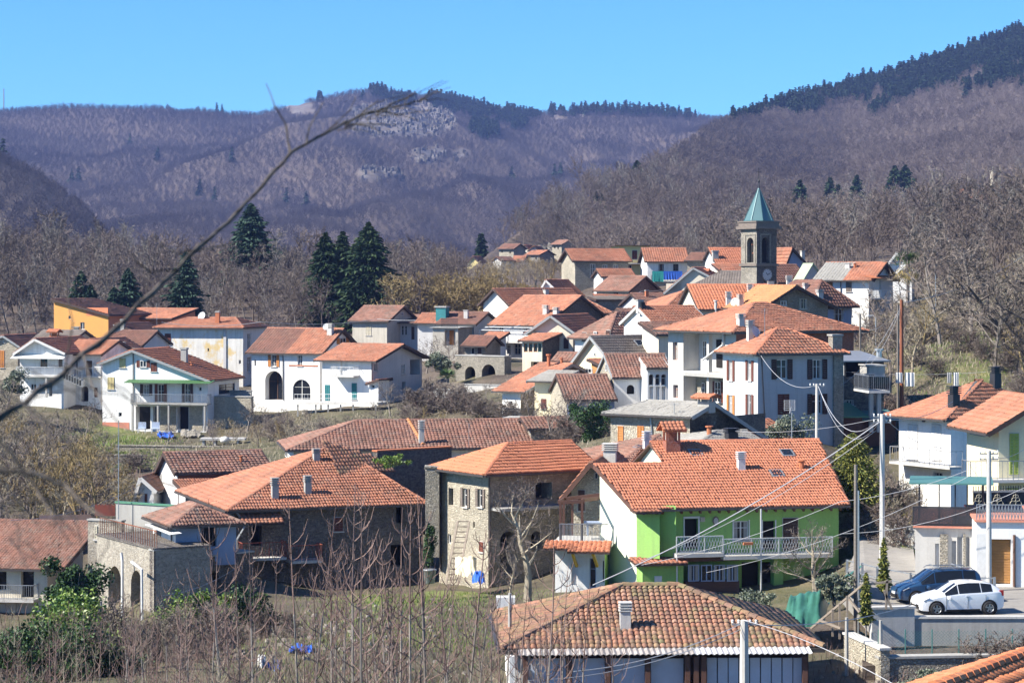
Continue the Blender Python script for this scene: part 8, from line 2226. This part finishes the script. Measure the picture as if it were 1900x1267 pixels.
hp = [(.5, .30, .55, .60, .70, .50), (.48, .22, .62, .69, .86, .62), (.42, .2, .74, .80, .95, .72), (.30, .2, .84, .92, .985, .78), (.215, .2, .88, .99, 1, .80), (.05, .2, .92, 1.40, 1, .63), (-.08, .2, .94, 1.455, 1, .64), (-.22, .2, .96, 1.44, 1, .635), (-.36, .2, 1.0, 1.36, .99, .61), (-.44, .22, 1.02, 1.18, .96, .62), (-.485, .3, .98, 1.02, .90, .66), (-.5, .4, .75, .78, .84, .7)]
gl = dict(sides=[(4, 5), (5, 6), (6, 7), (7, 8)], ends=[(4, 5, 'windscreen'), (8, 9, 'rear_window')])
car('white_hatchback', 'small white hatchback parked on the edge of the car park', Vector(((1775 - CX) * 109.6 / F, 109.6, ZP)), R(190), 3.97, 1.72, 1.46, hp, (0.72, 0.73, 0.74), dict(x=(.315, -.31), r=.31, glass=gl), 1)
vp = [(.5, .32, .6, .66, .72, .52), (.48, .24, .70, .80, .88, .62), (.42, .22, .84, .92, .96, .72), (.32, .22, .94, 1.04, .99, .78), (.25, .22, .97, 1.12, 1, .79), (.08, .22, 1.0, 1.62, 1, .70), (-.08, .22, 1.02, 1.68, 1, .71), (-.26, .22, 1.03, 1.68, 1, .71), (-.42, .22, 1.05, 1.64, .99, .70), (-.475, .25, 1.05, 1.40, .97, .72), (-.492, .3, 1.0, 1.06, .94, .76), (-.5, .4, .75, .8, .9, .76)]
car('dark_minivan', 'dark blue green minivan with roof rails behind the white hatchback', Vector(((1738 - CX) * 113.0 / F, 113.2, ZP)), R(190), 4.05, 1.72, 1.6, [(a, b, c * .95, d * .94, e, f) for a, b, c, d, e, f in vp], (0.02, 0.055, 0.12), dict(x=(.31, -.30), r=.31, glass=gl), 1, True, .2)
# ================================================================ poles and cables
def pole(name, label, px, yt, yb, Y, r=.13, mat='concrete', arms=0, taper=.75, lamp=False):
    A, B = P(px, yb, Y), P(px, yt, Y); o = empty(name, A); tag(o, label, 'pole'); hh = B.z - A.z
    mb = MB(); mb.tube([(0, 0, -2.5), (0, 0, hh * .5), (0, 0, hh)], [r, r * (1 + taper) / 2, r * taper], 10); mb.build('shaft', MT[mat], o)
    for k in range(arms):
        m2 = MB(); z = hh - .15 - .28 * k; m2.bar((-.45, 0, z), (.45, 0, z), .06); m2.build('crossarm', MT['metal_grey'], o)
        for x in (-.42, -.2, .2, .42):
            m2 = MB(); m2.lathe([(.02, 0), (.05, .03), (.03, .06), (.055, .09), (.03, .14)], 7, (x, 0, z + .03)); m2.build('insulator', MT['sh_white'], o)
    if lamp:
        m2 = MB(); m2.tube([(0, 0, hh), (-.3, 0, hh + .25), (-.7, 0, hh + .2)], .04, 5); m2.lathe([(.05, 0), (.2, .05), (.16, .18), (.05, .24)], 8, (-.75, 0, hh + .08)); m2.build('lamp_head', MT['metal_white'], o)
    return o
pole('concrete_pole', 'tall concrete pole right of the thuja', 1637, 768, 1075, 124, .155, 'concrete_light', 2)
pole('concrete_pole', 'concrete pole before the wooden garage door', 1835, 836, 1092, 117, .14, 'concrete_light', 2)
pole('concrete_pole', 'stout concrete pole in front of nearest tile roof', 1381, 1150, 1330, 86, .19, 'concrete_light', 1)
pole('wooden_pole', 'slim weathered pole beside the green tarpaulin', 1588, 862, 1120, 112, .11, 'wood_pole')
pole('metal_mast', 'thin pale metal mast next to slim weathered pole', 1593, 910, 1110, 111.5, .05, 'galv')
pole('concrete_pole', 'concrete pole in front of brown shutter house', 1516, 712, 850, 150, .13, 'concrete_light', 1)
pole('rusty_pole', 'tall rusty red pole on the slope at right', 1673, 556, 745, 184, .17, 'rust')
pole('wooden_pole', 'grey wooden pole leaning beside the rusty pole', 1666, 565, 740, 186, .1, 'wood_pole')
pole('wooden_pole', 'dark wooden pole right of the raw concrete house', 1596, 582, 680, 196, .1, 'wood_pole')
pole('metal_mast', 'thin mast on the slope behind rusty pole', 1736, 508, 620, 262, .07, 'galv')
pole('street_lamp', 'street lamp beside the white corner house', 1625, 590, 660, 226, .06, 'galv', 0, .8, True)
pole('antenna_mast', 'antenna mast with box aerial above the olive', 1469, 765, 850, 151, .04, 'galv')
mb = MB(); q = P(1465, 752, 151)
for i in range(6): mb.bar(q + Vector((-.35, 0, -.3 + .12 * i)), q + Vector((.35, 0, -.3 + .12 * i)), .025)
for x in (-.33, 0, .33): mb.bar(q + Vector((x, 0, -.34)), q + Vector((x, 0, .34)), .025)
mb.bar(q + Vector((0, 0, -.5)), q + Vector((.1, 0, -.1)), .04); tag(mb.build('box_aerial', MT['metal_white']), 'white grid aerial on the mast above the olive', 'aerial')
pole('flag_mast', 'very thin mast rising above the lower left terrace', 220, 780, 935, 152, .035, 'galv')
pole('pylon', 'distant lattice pylon on the skyline at far left', 7, 165, 205, 3300, .9, 'metal_grey')
for px, yt, yb, Y, lab in ((1571, 1145, 1210, 103, 'stubby concrete fence post left of the terrace net'), (1634, 1150, 1215, 102.5, 'stubby concrete fence post at the terrace corner'), (946, 1100, 1150, 100, 'short wooden post in garden left of nearest roof'), (187, 1115, 1170, 112, 'grey pipe post standing among the laurel bushes')):
    pole('fence_post', lab, px, yt, yb, Y, .09, 'concrete')
def wire(label, pts, sag=.6, r=.016, mat='wire', name='overhead_cable'):
    W3 = [P(*p) for p in pts]; out = []
    for a, b in zip(W3, W3[1:]):
        for i in range(13): u = i / 12; q = a.lerp(b, u); q.z -= sag * 4 * u * (1 - u); out.append(q)
    mb = MB(); mb.tube(out, r, 4); tag(mb.build(name, MT[mat]), label, 'cable')
k_ = 0
for lab, pts, sag, r in (
    ('thick cable from tall concrete pole down across the green house', [(1633, 782, 124), (1100, 1085, 118)], .5, .03), ('second cable crossing green house facade to lower left', [(1637, 790, 124), (1190, 1040, 120)], .6, .014),
    ('cable from garage pole to the green house balcony', [(1830, 858, 117), (1560, 930, 118), (1190, 1048, 122)], .3, .012), ('low cable from garage pole past the fig tree', [(1830, 866, 117), (1310, 1062, 118)], .6, .012),
    ('cable looping from brown shutter house pole to tall pole', [(1518, 716, 150), (1632, 775, 124)], 1.6, .02), ('second looping cable behind the first to tall pole', [(1520, 720, 150), (1634, 780, 124)], 1.9, .014), ('cable from shutter house facade to concrete pole', [(1412, 660, 176), (1514, 715, 150)], .9, .018),
    ('cable from tall pole up to the yellow villa', [(1640, 774, 124), (1763, 830, 135)], .5, .015), ('cable from tall pole to roof of the white villa', [(1640, 778, 124), (1768, 745, 160)], .4, .015), ('horizontal cable behind olive toward the tall pole', [(1365, 800, 150), (1632, 776, 126)], .3, .012),
    ('long cable rising over the slope at right', [(1674, 562, 184), (1905, 470, 260)], .8, .02), ('cable from rusty pole to the white corner house', [(1672, 565, 184), (1600, 610, 240)], .8, .016), ('cable bundle descending from rusty pole to annex', [(1671, 570, 184), (1560, 715, 180)], .8, .018), ('second strand from rusty pole down to annex', [(1671, 574, 184), (1575, 700, 181)], 1.2, .014),
    ('cable from near pole up to the green house', [(1376, 1156, 86), (1065, 1245, 80)], .3, .018), ('second cable from near pole toward bottom left', [(1376, 1166, 86), (980, 1262, 78)], .4, .015), ('cable from near pole rising to the right edge', [(1386, 1158, 86), (1690, 1122, 100)], .3, .018), ('sagging cable in front of nearest roof eave to the right', [(1378, 1150, 86), (1660, 1270, 70)], -.2, .014),
    ('cable across the orange roofs in upper left', [(300, 690 - 92, 296), (485, 597, 300), (700, 592, 330), (905, 580, 300)], .5, .03), ('lower twin of the upper left cable', [(485, 603, 300), (655, 600, 330)], .4, .02), ('cable above the stone cottage roofs at upper center', [(880, 592, 300), (1120, 555, 315), (1190, 540, 320), (1280, 520, 330)], .5, .03),
    ('cable over lower left terrace toward the orchard', [(20, 965, 150), (250, 905, 172)], .5, .014), ('cable sloping past annex base at lower left', [(300, 1105, 132), (440, 1052, 142)], .3, .014), ('cable rising from bottom right across the parked cars', [(1560, 990, 118), (1900, 905, 116)], .5, .012), ('cable between garage pole and ornate fence', [(1838, 850, 117), (1905, 830, 125)], .2, .012), ('clothes line wire behind the red tile shed', [(1570, 690, 184), (1830, 690, 182)], .2, .01)):
    wire(lab, pts, sag, r)
# ================================================================ small things
def thing_box(name, label, cat, px, py, Y, dims, mat):
    mb = MB(); p = P(px, py, Y); a, b, c = dims; mb.box(p.x - a / 2, p.x + a / 2, p.y - b / 2, p.y + b / 2, p.z, p.z + c); tag(mb.build(name, MT[mat]), label, cat)
def drapery(name, label, cat, mat, corners, amp, n=26, m=14, seed=0, peak=0):
    """crumpled sheet over four 3D corners"""
    rgx = np.random.default_rng(seed); A, B, C, D = [np.array(c) for c in corners]; u, w = np.meshgrid(np.linspace(0, 1, n), np.linspace(0, 1, m)); q = ((1 - u)[..., None] * A + u[..., None] * B) * (1 - w)[..., None] + ((1 - u)[..., None] * D + u[..., None] * C) * w[..., None]
    q[..., 2] += amp * (fbm(u * 7, w * 5, seed, 4) + .6 * np.abs(fbm(u * 12, w * 3, seed + 9, 2))) + peak * np.minimum(1, 2.2 * np.sin(np.pi * u)) * (1 - np.abs(2 * w - 1)) ** .7; q[..., 1] += amp * .6 * fbm(u * 9, w * 9, seed + 5)
    ix = np.arange(n * m).reshape(m, n); f = np.stack([ix[:-1, :-1], ix[:-1, 1:], ix[1:, 1:], ix[1:, :-1]], -1).reshape(-1, 4); tag(link(bpy.data.objects.new(name, np_mesh(name, q.reshape(-1, 3), [f], [MT[mat]], smooth=True))), label, cat)
drapery('green_tarpaulin', 'crumpled green tarpaulin draped over a heap beside green house', 'tarpaulin', 'tarp_green', [P(1446, 1170, 109), P(1528, 1155, 109.5), P(1540, 1118, 115), P(1462, 1125, 115)], .25, seed=3, peak=1.0)
drapery('green_tarpaulin', 'smaller green tarpaulin stretched up to the slim pole', 'tarpaulin', 'tarp_green', [P(1545, 1082, 114), P(1590, 1060, 113), P(1602, 1048, 117), P(1560, 1078, 118)], .15, seed=4)
drapery('blue_tarp_heap', 'crumpled blue tarp lying before the green awning house', 'tarp', 'tarp_blue', [P(292, 811, 246), P(322, 811, 246), P(322, 804, 249), P(292, 804, 249)], .3, seed=5, peak=.25)
drapery('rubble_heap', 'grey heap of rubble beside the blue tarp', 'heap', 'stone', [P(335, 810, 246), P(372, 810, 246), P(372, 800, 250), P(335, 800, 250)], .3, seed=6, peak=.3)
drapery('yellow_sheet', 'pale yellow sheet thrown over a wood pile by the ladder', 'sheet', 'paleyellow', [P(845, 1068, 141), P(884, 1068, 141), P(884, 1036, 144), P(845, 1036, 144)], .2, seed=7, peak=.5)
drapery('blue_sheet', 'blue plastic sheet beside the walnut trunk', 'sheet', 'tarp_blue', [P(876, 1082, 140), P(900, 1082, 140), P(898, 1066, 142), P(876, 1066, 142)], .2, seed=8, peak=.4)
drapery('rubbish_heap', 'blue and white rubbish scattered in the foreground thicket', 'rubbish', 'tarp_blue', [P(486, 1262, 94), P(520, 1262, 94), P(518, 1232, 99), P(490, 1232, 99)], .5, seed=10, peak=.2)
drapery('white_rag', 'white plastic rag left of the blue rubbish', 'rubbish', 'sh_white', [P(478, 1240, 95), P(494, 1240, 95), P(494, 1226, 98), P(478, 1226, 98)], .4, seed=11, peak=.2)
drapery('blue_scrap', 'long blue scrap lying in the grass behind the thicket', 'rubbish', 'tarp_blue', [P(535, 1210, 101), P(580, 1205, 101), P(578, 1197, 104), P(536, 1202, 104)], .3, seed=12)
mb = MB(); p = P(797, 1082, 136); mb.lathe([(.26, 0), (.3, .05), (.36, .72), (.4, .74), (.4, .8), (.33, .8)], 14, p); tag(mb.build('plant_pot', MT['metal_grey'], smooth=True), 'dark grey tub holding the upright laurel', 'pot')
mb = MB(); p = gp(938, 127); mb.box(p.x - .5, p.x + .5, p.y, p.y + .9, p.z, p.z + .85); tag(mb.build('water_tank', MT['sh_white']), 'white cubic water tank below the walnut', 'tank')
mb = MB(); p = P(416, 836, 232)
for i in range(4): mb.box(p.x - 2.1 + i * 1.1, p.x - 1.9 + i * 1.1, p.y, p.y + 1.2, p.z, p.z + 1.0)
mb.box(p.x - 2.3, p.x + 2.0, p.y - .1, p.y + 1.3, p.z + 1.0, p.z + 1.2); tag(mb.build('stone_bench_wall', MT['concrete_light']), 'pale block garden bench wall in left middle garden', 'bench')
mb = MB(); p = P(417, 822, 232); mb.lathe([(.1, 0), (.4, .1), (.5, .3), (.38, .55), (.1, .65)], 10, p); tag(mb.build('garden_oven', MT['sh_white'], smooth=True), 'white domed garden oven on the block bench', 'oven')
for i, (px, lab) in enumerate(((263, 'blue sunlounger frame beside column of green awning house'), (288, 'pale blue plastic chair by the blue tarp'))):
    o = empty('garden_chair', P(px, 803, 247)); tag(o, lab, 'chair'); m2 = MB(); m2.box(-.4, .4, -.3, .3, .4, .46); m2.build('seat', MT['blue_panel'], o); m2 = MB(); m2.box(-.4, .4, .26, .32, .46, 1.1); m2.build('backrest', MT['blue_panel'], o)
    for sx in (-.36, .36):
        for sy in (-.26, .26): m2 = MB(); m2.bar((sx, sy, 0), (sx, sy, .42), .05); m2.build('leg', MT['sh_white'], o)
for i, (px, dx, col, lab) in enumerate(((1668, .5, 'sh_white', 'white laundry on the line beside rusty pole'), (1688, .7, 'sh_white', 'pale laundry hanging right of the rusty pole'), (1761, .35, 'sill', 'grey trousers hanging on the clothes line'), (1774, .4, 'sh_white', 'white shirt hanging on the clothes line'))):
    p = P(px, 691, 183); mb = MB(); n = 8
    for j in range(n): mb.add([p + Vector((dx * (j / n - .5), .05 * math.sin(j * 2), 0)), p + Vector((dx * ((j + 1) / n - .5), .05 * math.sin(j * 2 + 2), 0)), p + Vector((dx * ((j + 1) / n - .5), .08 * math.sin(j * 2 + 2), -.8 - .25 * (i % 2))), p + Vector((dx * (j / n - .5), .08 * math.sin(j * 2), -.8 - .25 * (i % 2)))], [(0, 1, 2, 3)])
    tag(mb.build('laundry', MT[col]), lab, 'laundry')
wp = empty('vine_trellis', P(1580, 1190, 104)); tag(wp, 'rustic wooden vine trellis left of the retaining wall', 'trellis'); Mi = wp.matrix_basis.inverted()
for a, b in (((1505, 1165, 108), (1600, 1085, 106)), ((1600, 1085, 106), (1655, 1078, 106)), ((1545, 1130, 107), (1545, 1180, 107)), ((1572, 1105, 106), (1572, 1190, 106)), ((1575, 1110, 106), (1595, 1135, 105.5)), ((1640, 1095, 106), (1655, 1130, 106)), ((1646, 1075, 106), (1644, 1130, 106)), ((1520, 1150, 107), (1560, 1165, 106)), ((1558, 1120, 106.5), (1558, 1185, 106.5))):
    mb = MB(); mb.bar(Mi @ P(*a), Mi @ P(*b), .09); mb.build('rail_pole', MT['wood_raw'], wp)
MT['rubble'] = plaster('pale_rubble', (0.27, 0.24, 0.20), (0.16, 0.14, 0.12), .7)
rgq = np.random.default_rng(77); rb = []
for i in range(4):
    mb = MB(); k = 6; r_ = random.Random(i); lo = [(math.cos(6.28 * j / k) * r_.uniform(.7, 1.2), math.sin(6.28 * j / k) * r_.uniform(.7, 1.2), -.3) for j in range(k)]; mb.add(lo + [(x * .6, y * .6, r_.uniform(.4, .8)) for x, y, z in lo], [(j, (j + 1) % k, k + (j + 1) % k, k + j) for j in range(k)] + [tuple(range(k, 2 * k))]); rb.append(mb.mesh('rubble_stone', MT['rubble']))
n = 300; px = np.r_[rgq.normal(720, 90, 150), rgq.normal(560, 80, 80), rgq.normal(1620, 40, 70)]; Y = np.r_[rgq.normal(112, 10, 150), rgq.normal(108, 8, 80), rgq.normal(104, 2, 70)]; x = (px - CX) * Y / F
scatter('garden_rubble', 'pale loose stones scattered over the foreground garden', np.stack([x, Y, tz(x, Y)], 1), rgq.uniform(.05, .22, n), rb, 12)
# ================================================================ the branch close to the camera
MT['branch'] = barkmat('near_bark', (0.03, 0.025, 0.023), (0.14, 0.12, 0.105), 18)
bt = empty('near_branch', P(-220, 1180, 6.0)); tag(bt, 'dark blurred bare branch slanting across the left half up close', 'branch'); Mi = bt.matrix_basis.inverted()
def twig(pts, name='twig', par=bt, mat='branch', n=6):
    fine = []
    for (a, b) in zip(pts, pts[1:]):
        for k in range(4):
            u = k / 4; q = [a[i] + (b[i] - a[i]) * u for i in range(4)]; j = q[3] * .16; q[0] += random.uniform(-j, j); q[1] += random.uniform(-j, j); q[3] *= .56 * (1.25 if k == 0 else random.uniform(.92, 1.04)); fine.append(q)
    fine.append([*pts[-1][:3], pts[-1][3] * .6])
    mb = MB(); P3 = [Mi @ P(x, y, Y) for x, y, Y, w in fine]; rad = [w * Y / F / 2 for x, y, Y, w in fine]; mb.tube(P3, rad, n); mb.build(name, MT[mat], par)
twig([(-240, 1000, 5.6, 60), (-120, 860, 5.8, 32), (0, 778, 6.2, 24), (90, 712, 6.5, 20), (180, 640, 6.8, 18), (280, 545, 7.2, 15), (370, 460, 7.6, 13), (440, 395, 7.9, 12), (500, 328, 8.2, 11), (540, 284, 8.4, 10), (590, 256, 8.6, 9), (640, 228, 8.8, 8), (690, 208, 9, 7), (740, 197, 9.1, 6), (790, 183, 9.2, 4)], 'main_limb')
twig([(-235, 1500, 5.5, 120), (-240, 1200, 5.6, 100), (-240, 1000, 5.6, 70)], 'trunk')
for pts in ([(538, 285, 8.4, 8), (532, 235, 8.5, 6), (512, 200, 8.5, 5), (494, 156, 8.6, 3)], [(568, 268, 8.5, 6), (574, 235, 8.6, 5), (600, 190, 8.7, 3)], [(640, 229, 8.8, 5), (690, 232, 8.8, 4), (735, 232, 8.9, 3)], [(600, 250, 8.7, 5), (650, 205, 8.8, 3), (660, 180, 8.8, 2.5)], [(700, 206, 9, 5), (760, 180, 9.2, 3), (822, 150, 9.3, 2)], [(690, 207, 9, 5), (745, 212, 9.1, 3), (800, 205, 9.2, 2)], [(660, 218, 8.9, 4), (700, 190, 9, 3), (760, 175, 9.1, 2)],
            [(366, 463, 7.6, 7), (330, 470, 7.5, 6), (300, 455, 7.5, 4), (286, 436, 7.5, 3)], [(366, 465, 7.6, 6), (390, 460, 7.6, 4), (430, 452, 7.7, 3)], [(330, 500, 7.4, 6), (280, 505, 7.3, 5), (252, 485, 7.2, 4), (240, 465, 7.2, 3)], [(120, 690, 6.6, 7), (135, 600, 6.6, 5), (120, 520, 6.7, 4), (108, 440, 6.8, 3)], [(155, 660, 6.7, 7), (172, 720, 6.3, 6), (215, 780, 6.0, 5), (240, 800, 5.9, 3)],
            [(-160, 850, 5.2, 26), (0, 872, 5.0, 22), (60, 878, 5.0, 18), (120, 900, 5.0, 14), (165, 945, 4.9, 11), (240, 985, 4.8, 8), (300, 975, 4.8, 5)], [(-120, 720, 4.6, 14), (20, 840, 4.6, 11), (70, 905, 4.6, 9), (110, 960, 4.6, 7), (150, 1000, 4.6, 4)], [(-60, 690, 4.8, 8), (60, 760, 4.8, 7), (130, 820, 4.8, 5), (170, 900, 4.8, 3)], [(40, 745, 6.3, 8), (90, 800, 5.8, 6), (110, 860, 5.6, 4)], [(-40, 940, 4.6, 10), (60, 930, 4.6, 8), (150, 930, 4.6, 5), (250, 905, 4.7, 3)], [(50, 880, 5.0, 9), (100, 960, 4.8, 7), (130, 1010, 4.8, 4)]):
    twig(pts)
rb_ = random.Random(4)
for i in range(26):
    x, y = rb_.uniform(-60, 210), rb_.uniform(640, 1010); a = rb_.uniform(-.6, 1.9); L = rb_.uniform(60, 170); Y = rb_.uniform(4.6, 6.4); pts = [(x, y, Y, 5)]
    for k in range(4): a += rb_.gauss(0, .3); x += math.cos(a) * L / 4; y += math.sin(a) * L / 4; pts.append((x, y, Y, 4.2 - .7 * k))
    twig(pts, n=4)
for i in range(22):
    u = rb_.uniform(.05, 1); x, y, Y = 560 + 230 * u, 262 - 78 * u + rb_.uniform(-4, 4), 8.5 + .6 * u; a = -rb_.uniform(-.35, 1.2); L = rb_.uniform(25, 75); twig([(x, y, Y, 3.4), (x + L * .5 * math.cos(a), y + L * .5 * math.sin(a) + 2, Y, 2.6), (x + L * math.cos(a + .25), y + L * math.sin(a + .25), Y, 1.6)], n=4)
# ================================================================ haze
mb = MB(); mb.box(-2600, 2600, -8, 4300, float(GZ.min()) - 3, float(GZ.max()) + 40); hz = mb.build('haze', bpy.data.materials.new('haze_air')); tag(hz, 'thin blue air between the village and the mountains', None, None, 'stuff')
hm = hz.data.materials[0]; hm.use_nodes = True; hn = hm.node_tree
for n in list(hn.nodes):
    if n.type == 'BSDF_PRINCIPLED': hn.nodes.remove(n)
pv = hn.nodes.new('ShaderNodeVolumePrincipled'); pv.inputs['Color'].default_value = (0.32, 0.45, 1.0, 1); pv.inputs['Density'].default_value = 0.000072; pv.inputs['Anisotropy'].default_value = 0.0
ou = [n for n in hn.nodes if n.type == 'OUTPUT_MATERIAL'][0]; hn.links.new(pv.outputs[0], ou.inputs['Volume'])
